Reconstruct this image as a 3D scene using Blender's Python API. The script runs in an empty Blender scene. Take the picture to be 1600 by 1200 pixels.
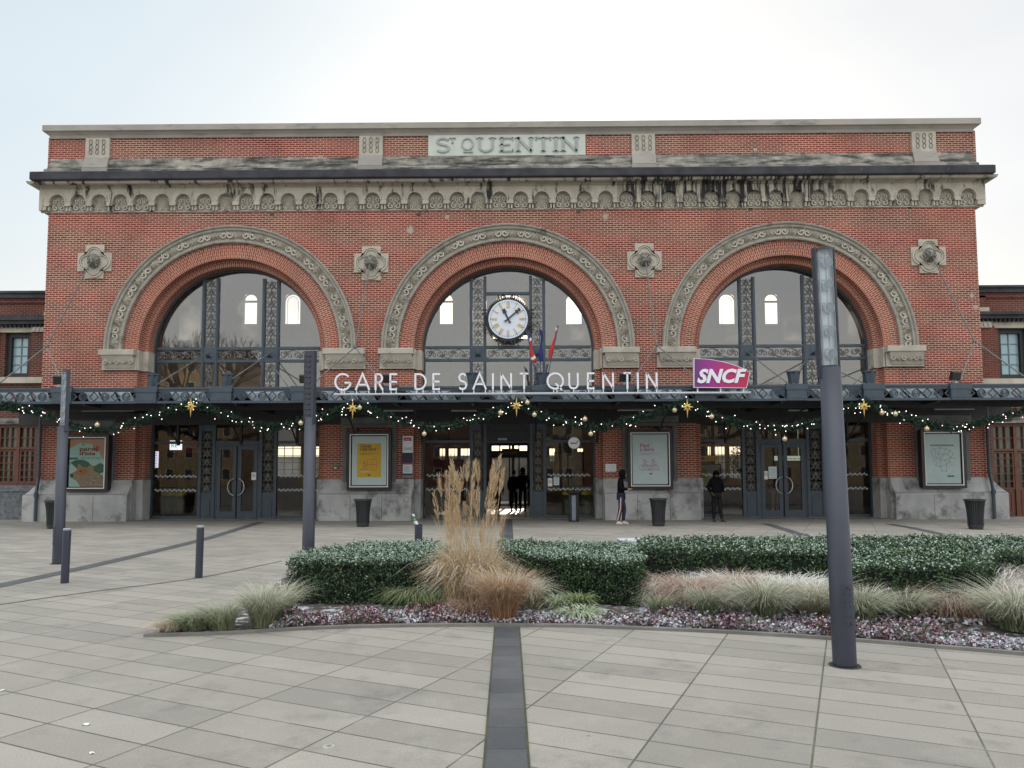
import bpy, math, random
import numpy as np
from mathutils import Vector, Matrix
from math import sin, cos, pi, radians
random.seed(7); rng = np.random.default_rng(11)
scn = bpy.context.scene

# ------------------------------------------------------------------ camera
CX, CD, CH = 0.327, 25.6655, 1.6
YAW, PITCH, ROLL, F, PY0 = -0.0094, 0.0666, -0.0033, 1130.0, 665.54
Fv = Vector((sin(YAW)*cos(PITCH), cos(YAW)*cos(PITCH), sin(PITCH)))
Rv = Vector((cos(YAW), -sin(YAW), 0)); Uv = Rv.cross(Fv)
Rv, Uv = cos(ROLL)*Rv+sin(ROLL)*Uv, -sin(ROLL)*Rv+cos(ROLL)*Uv
cam = bpy.data.cameras.new('camera'); camo = bpy.data.objects.new('camera', cam)
scn.collection.objects.link(camo); scn.camera = camo
cam.sensor_width = 36; cam.lens = F/1600*36; cam.shift_y = (PY0-600)/1600
cam.clip_start = .1; cam.clip_end = 2000
m = Matrix((Rv, Uv, -Fv)).transposed().to_4x4(); m.translation = (CX, -CD, CH); camo.matrix_world = m

# ------------------------------------------------------------------ sky and sun
SUN_EL, SUN_AZ = radians(15), radians(3)          # behind the building, a little to the right
w = bpy.data.worlds.new('World'); scn.world = w; w.use_nodes = True
nt = w.node_tree; nt.nodes.clear()
def N(t, **k):
    n = nt.nodes.new(t)
    for a, b in k.items(): setattr(n, a, b)
    return n
sky = N('ShaderNodeTexSky', sky_type='NISHITA'); sky.sun_disc = False
sky.sun_elevation = SUN_EL; sky.sun_rotation = SUN_AZ; sky.air_density = 1.0; sky.dust_density = 2.5
tc = N('ShaderNodeTexCoord'); mp = N('ShaderNodeMapping'); mp.inputs['Scale'].default_value = (1, 1, 2.6)
no = N('ShaderNodeTexNoise'); no.inputs['Scale'].default_value = 2.2; no.inputs['Detail'].default_value = 5; no.inputs['Roughness'].default_value = .5
cr = N('ShaderNodeValToRGB'); cr.color_ramp.elements[0].position = .25; cr.color_ramp.elements[1].position = .8
cr.color_ramp.elements[0].color = (6.55, 6.7, 6.8, 1); cr.color_ramp.elements[1].color = (7.9, 7.85, 7.7, 1)
veil = N('ShaderNodeMix', data_type='RGBA'); veil.inputs[0].default_value = .8
bg = N('ShaderNodeBackground'); bg.inputs[1].default_value = .1; wo = N('ShaderNodeOutputWorld')
L = nt.links.new
L(tc.outputs['Generated'], mp.inputs[0]); L(mp.outputs[0], no.inputs['Vector']); L(no.outputs[0], cr.inputs[0])
# overcast veil: brighter towards the zenith and in the half of the sky behind the camera
sz = N('ShaderNodeSeparateXYZ'); L(tc.outputs['Generated'], sz.inputs[0])
z1 = N('ShaderNodeMapRange', interpolation_type='SMOOTHSTEP'); z1.inputs['From Min'].default_value = .52; z1.inputs['From Max'].default_value = 1; z1.inputs['To Min'].default_value = 1; z1.inputs['To Max'].default_value = 2.2; L(sz.outputs[2], z1.inputs[0])
y1_ = N('ShaderNodeMapRange', interpolation_type='SMOOTHSTEP'); y1_.inputs['From Min'].default_value = .4; y1_.inputs['From Max'].default_value = -.7; y1_.inputs['To Min'].default_value = 1; y1_.inputs['To Max'].default_value = 1.85; L(sz.outputs[1], y1_.inputs[0])
mm1 = N('ShaderNodeMath', operation='MULTIPLY'); L(z1.outputs[0], mm1.inputs[0]); L(y1_.outputs[0], mm1.inputs[1])
vm = N('ShaderNodeVectorMath', operation='SCALE'); L(cr.outputs[0], vm.inputs[0]); L(mm1.outputs[0], vm.inputs['Scale'])
# thinner, bluer cloud high on the left; creamier low down
dt = N('ShaderNodeVectorMath', operation='DOT_PRODUCT'); dt.inputs[1].default_value = (-.62, .45, .64); L(tc.outputs['Generated'], dt.inputs[0])
wv = N('ShaderNodeMath', operation='MULTIPLY_ADD'); wv.inputs[1].default_value = .22; L(no.outputs[0], wv.inputs[0]); L(dt.outputs['Value'], wv.inputs[2])
db = N('ShaderNodeMapRange', interpolation_type='SMOOTHSTEP'); db.inputs['From Min'].default_value = .82; db.inputs['From Max'].default_value = 1.06; L(wv.outputs[0], db.inputs[0])
tb = N('ShaderNodeMix', data_type='RGBA', blend_type='MULTIPLY'); tb.inputs[7].default_value = (.80, .90, .96, 1); L(db.outputs[0], tb.inputs[0]); L(vm.outputs[0], tb.inputs[6])
lo = N('ShaderNodeMapRange', interpolation_type='SMOOTHSTEP'); lo.inputs['From Min'].default_value = .38; lo.inputs['From Max'].default_value = .0; L(sz.outputs[2], lo.inputs[0])
tb2 = N('ShaderNodeMix', data_type='RGBA', blend_type='MULTIPLY'); tb2.inputs[7].default_value = (1.0, .965, .89, 1); L(lo.outputs[0], tb2.inputs[0]); L(tb.outputs[2], tb2.inputs[6])
L(sky.outputs[0], veil.inputs[6]); L(tb2.outputs[2], veil.inputs[7]); L(veil.outputs[2], bg.inputs[0]); L(bg.outputs[0], wo.inputs[0])
sl = bpy.data.lights.new('sun', 'SUN'); sl.energy = 2.0; sl.angle = radians(.5); sl.color = (1, .9, .76)
so = bpy.data.objects.new('sun', sl); scn.collection.objects.link(so)
sd = Vector((sin(SUN_AZ)*cos(SUN_EL), cos(SUN_AZ)*cos(SUN_EL), sin(SUN_EL)))
so.rotation_euler = sd.to_track_quat('Z', 'Y').to_euler(); so.location = (0, 60, 40)
scn.view_settings.view_transform = 'Standard'; scn.view_settings.look = 'None'
scn.view_settings.exposure = 0.48; scn.view_settings.gamma = 1
scn.cycles.max_bounces = 8; scn.cycles.transparent_max_bounces = 16
try:
    scn.cycles.use_denoising = True
except Exception: pass

# ------------------------------------------------------------------ measuring helpers
def ray(px, py): return (Fv*F + Rv*(px-800) - Uv*(py-PY0)).normalized()
def at(px, py, Y):
    r = ray(px, py); t = (Y+CD)/r.y
    return CX+r.x*t, CH+r.z*t
def gx(px, Y, z=3.0):
    "x of the photo column px at depth Y, height z"
    a, b = at(px, 600, Y)
    lo, hi = 0., 1200.
    for _ in range(30):
        mid = (lo+hi)/2
        if at(px, mid, Y)[1] > z: lo = mid
        else: hi = mid
    return at(px, mid, Y)[0]
def zc(py, Y): return at(815, py, Y)[1]
def gr(px, py, z=0.):
    r = ray(px, py); t = (z-CH)/r.z
    return CX+r.x*t, -CD+r.y*t

# ------------------------------------------------------------------ mesh helpers
class MB:
    def __init__(s): s.v = []; s.f = []; s.uv = {}; s.mi = {}
    def n(s): return len(s.v)
    def face(s, idx, uv=None, mi=0):
        if uv: s.uv[len(s.f)] = uv
        if mi: s.mi[len(s.f)] = mi
        s.f.append(tuple(idx)); return s
    def quad(s, a, b, c, d, uv=None, mi=0):
        k = s.n(); s.v += [tuple(a), tuple(b), tuple(c), tuple(d)]; return s.face((k, k+1, k+2, k+3), uv, mi)
    def box(s, x0, x1, y0, y1, z0, z1, mi=0):
        k = s.n()
        s.v += [(x0,y0,z0),(x1,y0,z0),(x1,y1,z0),(x0,y1,z0),(x0,y0,z1),(x1,y0,z1),(x1,y1,z1),(x0,y1,z1)]
        for q in ((0,3,2,1),(4,5,6,7),(0,1,5,4),(1,2,6,5),(2,3,7,6),(3,0,4,7)): s.face([k+i for i in q], mi=mi)
        return s
    def bbox(s, x0, x1, y0, y1, z0, z1, c=.01, mi=0):
        "box with chamfered front edges"
        k = s.n()
        s.v += [(x0,y1,z0),(x1,y1,z0),(x1,y1,z1),(x0,y1,z1),(x0,y0+c,z0),(x1,y0+c,z0),(x1,y0+c,z1),(x0,y0+c,z1),
                (x0+c,y0,z0+c),(x1-c,y0,z0+c),(x1-c,y0,z1-c),(x0+c,y0,z1-c)]
        for q in ((0,3,2,1),(8,9,10,11),(4,5,9,8),(5,6,10,9),(6,7,11,10),(7,4,8,11),(0,1,5,4),(1,2,6,5),(2,3,7,6),(3,0,4,7)):
            s.face([k+i for i in q], mi=mi)
        return s
    def prism(s, pts, y0, y1, mi=0, caps=True):
        "outline in x,z (counterclockwise seen from -y), extruded y0..y1"
        k = s.n(); n = len(pts)
        s.v += [(x, y0, z) for x, z in pts]+[(x, y1, z) for x, z in pts]
        if caps:
            s.face([k+i for i in range(n)], mi=mi); s.face([k+n+i for i in reversed(range(n))], mi=mi)
        for i in range(n):
            j = (i+1) % n; s.face((k+j, k+i, k+n+i, k+n+j), mi=mi)
        return s
    def sweepx(s, prof, x0, x1, mi=0, ins=None):
        "profile in (y,z) swept along x; ins = per point inset factor so that ends return with the profile depth"
        k = s.n(); n = len(prof)
        for j, X in enumerate((x0, x1)):
            sg = 1 if j else -1
            s.v += [(X+sg*(-(p[0]) if ins else 0), p[0], p[1]) for p in prof]
        for i in range(n-1): s.face((k+i, k+n+i, k+n+i+1, k+i+1), mi=mi)
        if not ins:
            s.face([k+i for i in range(n)], mi=mi); s.face([k+n+i for i in reversed(range(n))], mi=mi)
            s.face((k+n-1, k+2*n-1, k+n, k), mi=mi)
        return s
    def tube(s, pts, r, n=8, caps=True, mi=0):
        pts = [Vector(p) for p in pts]; rs = r if isinstance(r, (list, tuple)) else [r]*len(pts)
        k = s.n(); prev = None
        for i, p in enumerate(pts):
            d = (pts[min(i+1, len(pts)-1)]-pts[max(i-1, 0)]).normalized()
            if prev is None:
                u = d.cross(Vector((0, 0, 1)) if abs(d.z) < .9 else Vector((1, 0, 0))).normalized()
            else: u = (prev-d*prev.dot(d)).normalized()
            prev = u; v = d.cross(u)
            s.v += [tuple(p+(u*cos(a)+v*sin(a))*rs[i]) for a in (2*pi*j/n for j in range(n))]
        for i in range(len(pts)-1):
            for j in range(n):
                a = k+i*n+j; b = k+i*n+(j+1) % n; s.face((a, b, b+n, a+n), mi=mi)
        if caps:
            s.face([k+j for j in reversed(range(n))], mi=mi); s.face([k+(len(pts)-1)*n+j for j in range(n)], mi=mi)
        return s
    def lathe(s, prof, cx=0, cy=0, cz=0, n=20, axis='z', mi=0):
        k = s.n()
        for r, h in prof:
            for j in range(n):
                a = 2*pi*j/n; u, v = r*cos(a), r*sin(a)
                s.v.append((cx+u, cy+v, cz+h) if axis == 'z' else (cx+u, cy-h, cz+v) if axis == 'y' else (cx+h, cy+u, cz+v))
        for i in range(len(prof)-1):
            for j in range(n):
                a = k+i*n+j; b = k+i*n+(j+1) % n; s.face((a, b, b+n, a+n), mi=mi)
        s.face([k+j for j in reversed(range(n))], mi=mi); s.face([k+(len(prof)-1)*n+j for j in range(n)], mi=mi)
        return s
    def ring(s, cx, cz, r0, r1, y0, y1, a0=0, a1=pi, n=64, inner=True, outer=True, front=True, back=False, ends=True, mi=0):
        for i in range(n):
            A = a0+(a1-a0)*i/n; B = a0+(a1-a0)*(i+1)/n
            P = lambda r, t, y: (cx+r*cos(t), y, cz+r*sin(t))
            if front:
                s.quad(P(r0,A,y0), P(r1,A,y0), P(r1,B,y0), P(r0,B,y0), uv=[(r0,A*r1),(r1,A*r1),(r1,B*r1),(r0,B*r1)], mi=mi)
            if back: s.quad(P(r0,B,y1), P(r1,B,y1), P(r1,A,y1), P(r0,A,y1), mi=mi)
            if inner:
                s.quad(P(r0,B,y0), P(r0,B,y1), P(r0,A,y1), P(r0,A,y0), uv=[(y0,B*r0),(y1,B*r0),(y1,A*r0),(y0,A*r0)], mi=mi)
            if outer:
                s.quad(P(r1,A,y0), P(r1,A,y1), P(r1,B,y1), P(r1,B,y0), uv=[(y0,A*r1),(y1,A*r1),(y1,B*r1),(y0,B*r1)], mi=mi)
        return s
    def arc_profile(s, cx, cz, prof, a0=0, a1=pi, n=64, mi=0):
        "profile of (r, y) swept round the arch"
        k = s.n(); m_ = len(prof)
        for i in range(n+1):
            t = a0+(a1-a0)*i/n
            s.v += [(cx+r*cos(t), y, cz+r*sin(t)) for r, y in prof]
        for i in range(n):
            for j in range(m_-1):
                a = k+i*m_+j; s.face((a, a+1, a+m_+1, a+m_), mi=mi)
        return s
    def stroke(s, pts, wd, y0, y1, closed=False, mi=0, back=False):
        "flat bar of width wd following pts (x,z), from y0 (front) to y1"
        P = [Vector((p[0], p[1])) for p in pts]; n = len(P); k = s.n()
        for i in range(n):
            a = P[i-1] if (closed or i) else P[i]; b = P[(i+1) % n] if (closed or i < n-1) else P[i]
            d1 = (P[i]-a); d2 = (b-P[i])
            d1 = d1.normalized() if d1.length > 1e-9 else d2.normalized(); d2 = d2.normalized() if d2.length > 1e-9 else d1
            t = d1+d2; t = t.normalized() if t.length > 1e-6 else d1
            nn = Vector((-t.y, t.x)); c = max(.45, nn.dot(Vector((-d1.y, d1.x)))); o = nn*(wd/2/c)
            for q in (P[i]+o, P[i]-o):
                s.v += [(q.x, y0, q.y), (q.x, y1, q.y)]
        for i in range(n if closed else n-1):
            a = k+4*i; b = k+4*((i+1) % n)
            s.face((a+2, b+2, b, a), mi=mi); s.face((a, b, b+1, a+1), mi=mi); s.face((a+3, b+3, b+2, a+2), mi=mi)
            if back: s.face((a+1, b+1, b+3, a+3), mi=mi)
        if not closed:
            s.face((k, k+1, k+3, k+2), mi=mi); e = k+4*(n-1); s.face((e+2, e+3, e+1, e), mi=mi)
        return s
    def petal(s, x, z, ang, ln, wd, y, d, mi=0):
        "raised leaf lying on plane y, pointing along ang"
        ca, sa = cos(ang), sin(ang); k = s.n()
        T = lambda u, v, h: (x+u*ca-v*sa, y-h, z+u*sa+v*ca)
        s.v += [T(0,0,0), T(ln*.35,-wd/2,0), T(ln*.8,-wd*.42,0), T(ln,0,d*.3), T(ln*.8,wd*.42,0), T(ln*.35,wd/2,0), T(ln*.4,0,d), T(ln*.78,0,d)]
        for q in ((0,1,6),(1,2,7,6),(2,3,7),(3,4,7),(4,5,6,7),(5,0,6)): s.face([k+i for i in q], mi=mi)
        return s
    def ball(s, c, r, n=8, m_=6, sc=(1,1,1), mi=0):
        k = s.n(); s.v.append((c[0], c[1], c[2]+r*sc[2]))
        for i in range(1, m_):
            t = pi*i/m_
            for j in range(n):
                a = 2*pi*j/n; s.v.append((c[0]+r*sc[0]*sin(t)*cos(a), c[1]+r*sc[1]*sin(t)*sin(a), c[2]+r*sc[2]*cos(t)))
        s.v.append((c[0], c[1], c[2]-r*sc[2])); e = s.n()-1
        for j in range(n):
            s.face((k, k+1+j, k+1+(j+1) % n), mi=mi); s.face((e, e-n+(j+1) % n, e-n+j), mi=mi)
            for i in range(m_-2):
                a = k+1+i*n+j; b = k+1+i*n+(j+1) % n; s.face((a, a+n, b+n, b), mi=mi)
        return s
    def bars(s, x0, x1, z0, z1, y0, y1, nx, nz, t, mi=0):
        for i in range(1, nx): X = x0+(x1-x0)*i/nx; s.box(X-t/2, X+t/2, y0, y1, z0, z1, mi=mi)
        for i in range(1, nz): Z = z0+(z1-z0)*i/nz; s.box(x0, x1, y0+.001, y1-.001, Z-t/2, Z+t/2, mi=mi)
        return s
    def frame(s, x0, x1, z0, z1, y0, y1, t, mi=0, bottom=True):
        s.box(x0, x0+t, y0, y1, z0, z1, mi=mi); s.box(x1-t, x1, y0, y1, z0, z1, mi=mi)
        s.box(x0+t, x1-t, y0, y1, z1-t, z1, mi=mi)
        if bottom: s.box(x0+t, x1-t, y0, y1, z0, z0+t, mi=mi)
        return s
    def build(s, name, mat, parent=None, smooth=False, local=False):
        me = bpy.data.meshes.new(name); me.from_pydata(s.v, [], s.f); 
        mats = mat if isinstance(mat, (list, tuple)) else [mat]
        for q in mats: me.materials.append(q)
        uvl = me.uv_layers.new(name='UVMap'); co = [Vector(v) for v in s.v]; out = np.zeros((len(me.loops), 2))
        for p in me.polygons:
            if p.index in s.mi: p.material_index = s.mi[p.index]
            u = s.uv.get(p.index); ls = p.loop_start
            if u:
                for i, q in enumerate(u): out[ls+i] = q
            else:
                nn = p.normal; ax = max(range(3), key=lambda a: abs(nn[a]))
                for i, vi in enumerate(p.vertices):
                    c = s.v[vi]
                    out[ls+i] = (c[1], c[2]) if ax == 0 else (c[0], c[2]) if ax == 1 else (c[0], c[1])
        uvl.data.foreach_set('uv', out.ravel())
        if smooth: me.polygons.foreach_set('use_smooth', [True]*len(me.polygons))
        return link(name, me, parent, local)

WL = {}
def link(name, me, parent=None, local=False):
    o = bpy.data.objects.new(name, me); scn.collection.objects.link(o)
    if parent is not None:
        o.parent = parent
        if local: WL[o.name] = WL[parent.name]
        else: o.location = -Vector(WL[parent.name]); WL[o.name] = (0, 0, 0)
    else: WL[o.name] = (0, 0, 0)
    return o
def tag(o, label, cat, group=None):
    if len(label.split()) > 16: print('LONG LABEL', label)
    o['label'] = label; o['category'] = cat
    if group: o['group'] = group
    return o
def thing(name, label, cat, loc=(0, 0, 0), rz=0, group=None):
    o = bpy.data.objects.new(name, None); scn.collection.objects.link(o); o.empty_display_size = .2
    o.location = loc; o.rotation_euler = (0, 0, rz); WL[o.name] = tuple(loc)
    return tag(o, label, cat, group)
def kind(o, k): o['kind'] = k; return o
def dup(root, loc=None, rz=None, label=None, group=None):
    def cp(o, par):
        c = o.copy(); scn.collection.objects.link(c); c.parent = par
        for ch in o.children: cp(ch, c)
        return c
    r = cp(root, None)
    if loc is not None: r.location = loc
    if rz is not None: r.rotation_euler = (0, 0, rz)
    if label: r['label'] = label
    if group: r['group'] = group
    return r
def raw_mesh(name, verts, faces4, mats, parent=None, local=False, mi=None, tris=False, smooth=False):
    me = bpy.data.meshes.new(name); nv = len(verts); nf = len(faces4); k = faces4.shape[1]
    me.vertices.add(nv); me.vertices.foreach_set('co', np.asarray(verts, np.float32).ravel())
    me.loops.add(nf*k); me.loops.foreach_set('vertex_index', np.asarray(faces4, np.int32).ravel())
    me.polygons.add(nf); me.polygons.foreach_set('loop_start', np.arange(nf, dtype=np.int32)*k)
    me.polygons.foreach_set('loop_total', np.full(nf, k, np.int32))
    for q in (mats if isinstance(mats, (list, tuple)) else [mats]): me.materials.append(q)
    if mi is not None: me.polygons.foreach_set('material_index', np.asarray(mi, np.int32))
    if smooth: me.polygons.foreach_set('use_smooth', np.ones(nf, bool))
    me.update(calc_edges=True); me.validate()
    return link(name, me, parent, local)
def text_mb(mb, body, x, y, z, size, depth=.005, align='LEFT', shear=0, bold=0, mi=0, sx=1, width=None):
    cu = bpy.data.curves.new('t', 'FONT'); cu.body = body; cu.size = size; cu.align_x = align; cu.shear = shear; cu.offset = bold
    cu.extrude = depth/2; cu.resolution_u = 3
    o = bpy.data.objects.new('t', cu); scn.collection.objects.link(o)
    dg = bpy.context.evaluated_depsgraph_get(); me = bpy.data.meshes.new_from_object(o.evaluated_get(dg))
    xs = [v.co.x for v in me.vertices] or [0]
    if width: sx = width/(max(xs)-min(xs))
    k = mb.n()
    mb.v += [(x+v.co.x*sx, y-v.co.z, z+v.co.y) for v in me.vertices]
    for p in me.polygons: mb.face([k+i for i in p.vertices], mi=mi)
    bpy.data.objects.remove(o); bpy.data.curves.remove(cu); bpy.data.meshes.remove(me)
    return mb

# ------------------------------------------------------------------ materials
def mk(name):
    m = bpy.data.materials.new(name); m.use_nodes = True; t = m.node_tree
    return m, t, t.nodes['Principled BSDF']
def nd(t, typ, **k):
    n = t.nodes.new(typ)
    for a, b in k.items():
        if a.startswith('i_'): n.inputs[a[2:].replace('_', ' ')].default_value = b
        else: setattr(n, a, b)
    return n
def mixc(t, fac, a, b):
    n = t.nodes.new('ShaderNodeMix'); n.data_type = 'RGBA'
    for i, q in ((0, fac), (6, a), (7, b)):
        if isinstance(q, bpy.types.NodeSocket): t.links.new(q, n.inputs[i])
        elif q is not None: n.inputs[i].default_value = q if i == 0 else (*q, 1)[:4]
    return n.outputs[2]
def coord(t, which='Object', scale=(1, 1, 1), rot=(0, 0, 0), loc=(0, 0, 0)):
    tc = t.nodes.new('ShaderNodeTexCoord'); mp = t.nodes.new('ShaderNodeMapping')
    mp.inputs['Scale'].default_value = scale; mp.inputs['Rotation'].default_value = rot; mp.inputs['Location'].default_value = loc
    t.links.new(tc.outputs[which], mp.inputs[0]); return mp.outputs[0]
def noise(t, vec, scale, detail=4, rough=.55, lo=.35, hi=.65):
    n = nd(t, 'ShaderNodeTexNoise', i_Scale=scale, i_Detail=detail, i_Roughness=rough); t.links.new(vec, n.inputs['Vector'])
    r = nd(t, 'ShaderNodeMapRange'); r.inputs['From Min'].default_value = lo; r.inputs['From Max'].default_value = hi
    t.links.new(n.outputs[0], r.inputs[0]); return r.outputs[0]
def bump(t, b, h, st=.3, dist=.01):
    n = nd(t, 'ShaderNodeBump', i_Strength=st, i_Distance=dist); t.links.new(h, n.inputs['Height']); t.links.new(n.outputs[0], b.inputs['Normal'])
def pm(name, c1, c2=None, scale=4, rough=.7, metal=0, bmp=0, bscale=40, stain=None, sscale=2, slo=.55, shi=.7, stretch=(1, 1, 1), spec=.5):
    m, t, b = mk(name); c2 = c2 or tuple(x*.8 for x in c1)
    v = coord(t); col = mixc(t, noise(t, v, scale), c1, c2)
    if stain:
        v2 = coord(t, scale=stretch); col = mixc(t, noise(t, v2, sscale, 6, .65, slo, shi), col, stain)
    t.links.new(col, b.inputs['Base Color']); b.inputs['Roughness'].default_value = rough; b.inputs['Metallic'].default_value = metal
    b.inputs['Specular IOR Level'].default_value = spec
    if bmp: bump(t, b, noise(t, v, bscale, 3, .6, .2, .8), bmp, .01)
    return m
def vmul(t, a, k):
    n = nd(t, 'ShaderNodeMath', operation='MULTIPLY'); t.links.new(a, n.inputs[0]); n.inputs[1].default_value = k; return n.outputs[0]
def brick_mat(name, c1, c2, mor, bw=.23, rh=.078, ms=.0125, off=.5, rot=0, dark=.5):
    m, t, b = mk(name); v = coord(t, 'UV', rot=(0, 0, rot))
    br = nd(t, 'ShaderNodeTexBrick', offset=off, i_Scale=1, i_Mortar_Size=ms, i_Mortar_Smooth=.15, i_Brick_Width=bw, i_Row_Height=rh, i_Bias=-.1)
    br.inputs['Color1'].default_value = (*c1, 1); br.inputs['Color2'].default_value = (*c2, 1); br.inputs['Mortar'].default_value = (*mor, 1)
    t.links.new(v, br.inputs['Vector'])
    # a second random tint per brick, so that single dark headers show
    b2 = nd(t, 'ShaderNodeTexBrick', offset=off, i_Scale=1, i_Mortar_Size=0, i_Brick_Width=bw, i_Row_Height=rh, i_Bias=-.72)
    b2.inputs['Color1'].default_value = (1, 1, 1, 1); b2.inputs['Color2'].default_value = (.38, .42, .5, 1)
    mp = nd(t, 'ShaderNodeMapping'); mp.inputs['Location'].default_value = (bw*37*2, rh*52*2, 0); t.links.new(v, mp.inputs[0]); t.links.new(mp.outputs[0], b2.inputs['Vector'])
    mul = nd(t, 'ShaderNodeMix', data_type='RGBA', blend_type='MULTIPLY'); inv = nd(t, 'ShaderNodeMath', operation='SUBTRACT'); inv.inputs[0].default_value = 1
    t.links.new(br.outputs['Fac'], inv.inputs[1]); t.links.new(inv.outputs[0], mul.inputs[0]); t.links.new(br.outputs[0], mul.inputs[6]); t.links.new(b2.outputs[0], mul.inputs[7])
    o = coord(t); f1 = noise(t, o, .55, 5, .6, .35, .75)
    dk = nd(t, 'ShaderNodeMix', data_type='RGBA', blend_type='MULTIPLY'); t.links.new(mul.outputs[2], dk.inputs[6]); dk.inputs[7].default_value = (dark, dark*.95, dark*1.0, 1)
    mm = nd(t, 'ShaderNodeMath', operation='MULTIPLY'); mm.inputs[1].default_value = .75; t.links.new(f1, mm.inputs[0]); t.links.new(mm.outputs[0], dk.inputs[0])
    col = mixc(t, noise(t, coord(t, loc=(9, 3, 5)), 1.1, 6, .7, .64, .82), dk.outputs[2], tuple(min(1, q*.8) for q in mor))
    col = mixc(t, vmul(t, noise(t, coord(t, loc=(5, 8, 2)), .42, 3, .5, .45, .7), .22), col, (.44, .13, .085))
    fine = noise(t, o, 60, 2, .5, .1, .9); f3 = nd(t, 'ShaderNodeMix', data_type='RGBA', blend_type='MULTIPLY'); f3.inputs[0].default_value = .35
    t.links.new(col, f3.inputs[6]); t.links.new(fine, f3.inputs[7])
    t.links.new(f3.outputs[2], b.inputs['Base Color']); b.inputs['Roughness'].default_value = .9; b.inputs['Specular IOR Level'].default_value = .2
    bump(t, b, inv.outputs[0], .5, .008); return m
BR1, BR2, MOR = (.345, .072, .048), (.185, .038, .029), (.62, .47, .38)
M = {}
M['brick'] = brick_mat('red_brick', BR1, BR2, MOR)
M['brick_arch'] = brick_mat('arch_brick', (.40, .105, .06), (.30, .068, .04), MOR, bw=.23, rh=.078, off=.5)
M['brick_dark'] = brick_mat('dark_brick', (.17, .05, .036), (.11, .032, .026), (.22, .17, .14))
M['stone'] = pm('carved_stone', (.47, .435, .37), (.38, .35, .295), 3, .9, bmp=.35, bscale=25, stain=(.16, .155, .14), sscale=1.6, slo=.56, shi=.78)
M['stone_clean'] = pm('pale_stone', (.44, .41, .35), (.35, .325, .28), 2, .9, bmp=.25, stain=(.17, .165, .155), sscale=3, slo=.58, shi=.8)
M['stone_streak'] = pm('streaked_stone', (.43, .41, .37), (.34, .33, .29), 2.5, .9, bmp=.25, stain=(.02, .02, .022), sscale=1.5, slo=.57, shi=.63, stretch=(1.4, 1, .35))
M['stone_grey'] = pm('weathered_stone', (.34, .32, .28), (.13, .13, .12), 2.2, .95, bmp=.6, bscale=18, stain=(.035, .036, .036), sscale=3.2, slo=.44, shi=.62, stretch=(.35, 1, 2.2))
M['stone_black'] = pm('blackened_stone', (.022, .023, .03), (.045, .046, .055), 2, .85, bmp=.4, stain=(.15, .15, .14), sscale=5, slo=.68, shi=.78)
M['coping'] = pm('coping_stone', (.33, .31, .285), (.25, .24, .22), .8, .9, bmp=.3, stain=(.13, .125, .115), sscale=2, slo=.58, shi=.75, stretch=(.5, 1, 2))
M['plinth'] = pm('plinth_stone', (.43, .44, .44), (.30, .31, .315), 1.3, .88, bmp=.4, bscale=14, stain=(.075, .075, .072), sscale=1.5, slo=.50, shi=.70)
M['paint'] = pm('greyblue_paint', (.042, .064, .088), (.032, .050, .070), 5, .45)
M['iron'] = pm('lattice_iron', (.10, .11, .115), (.15, .15, .14), 9, .6)
M['dark'] = pm('dark_paint', (.018, .021, .025), (.012, .014, .017), 5, .55)
M['soffit'] = pm('soffit_board', (.03, .033, .036), (.02, .022, .024), 3, .8)
M['zinc'] = pm('zinc_sheet', (.30, .34, .36), (.22, .25, .27), 1.5, .5, .2)
M['white'] = pm('white_enamel', (.75, .77, .80), (.70, .72, .75), 3, .4)
M['paper'] = pm('paper', (.58, .68, .68), (.54, .64, .65), 2, .6)
M['black'] = pm('black_gloss', (.012, .012, .014), (.01, .01, .012), 3, .35)
M['gold'] = pm('gold_leaf', (.62, .45, .14), (.55, .38, .10), 6, .4, .3)
M['steel'] = pm('brushed_steel', (.55, .56, .57), (.45, .46, .47), 8, .3, .9)
M['wood'] = pm('varnished_wood', (.125, .043, .021), (.085, .028, .014), 5, .5, stretch=(1, 1, .2))
M['plaster'] = pm('hall_plaster', (.80, .75, .74), (.72, .68, .67), 1, .9)
M['hall_floor'] = pm('hall_floor_tile', (.46, .42, .34), (.38, .345, .28), 1, .35)
M['pole'] = pm('pole_paint', (.036, .042, .062), (.027, .033, .050), 2, .42, bmp=.03, bscale=60)
def glass_mat(name, tint, rough=.01, ior=1.5, fac=None, dust=0):
    m = bpy.data.materials.new(name); m.use_nodes = True; t = m.node_tree; t.nodes.clear()
    tr = nd(t, 'ShaderNodeBsdfTransparent'); tr.inputs[0].default_value = (*tint, 1)
    gl = nd(t, 'ShaderNodeBsdfGlossy', i_Roughness=rough); fr = nd(t, 'ShaderNodeFresnel', i_IOR=ior); mx = nd(t, 'ShaderNodeMixShader'); o = nd(t, 'ShaderNodeOutputMaterial')
    t.links.new(fr.outputs[0], mx.inputs[0]); t.links.new(gl.outputs[0], mx.inputs[2])
    if dust:
        du = nd(t, 'ShaderNodeBsdfTranslucent'); du.inputs[0].default_value = (.8, .78, .70, 1); m2 = nd(t, 'ShaderNodeMixShader'); t.links.new(vmul(t, noise(t, coord(t, loc=(3, 0, 7)), .55, 7, .62, .42, .75), dust), m2.inputs[0])
        t.links.new(tr.outputs[0], m2.inputs[1]); t.links.new(du.outputs[0], m2.inputs[2]); t.links.new(m2.outputs[0], mx.inputs[1])
    else: t.links.new(tr.outputs[0], mx.inputs[1])
    t.links.new(mx.outputs[0], o.inputs[0])
    return m
M['glass'] = glass_mat('window_glass', (.94, .94, .95), ior=2.5, dust=.42)
M['glass_low'] = glass_mat('door_glass', (.86, .88, .86), ior=1.6, dust=.05)
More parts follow.
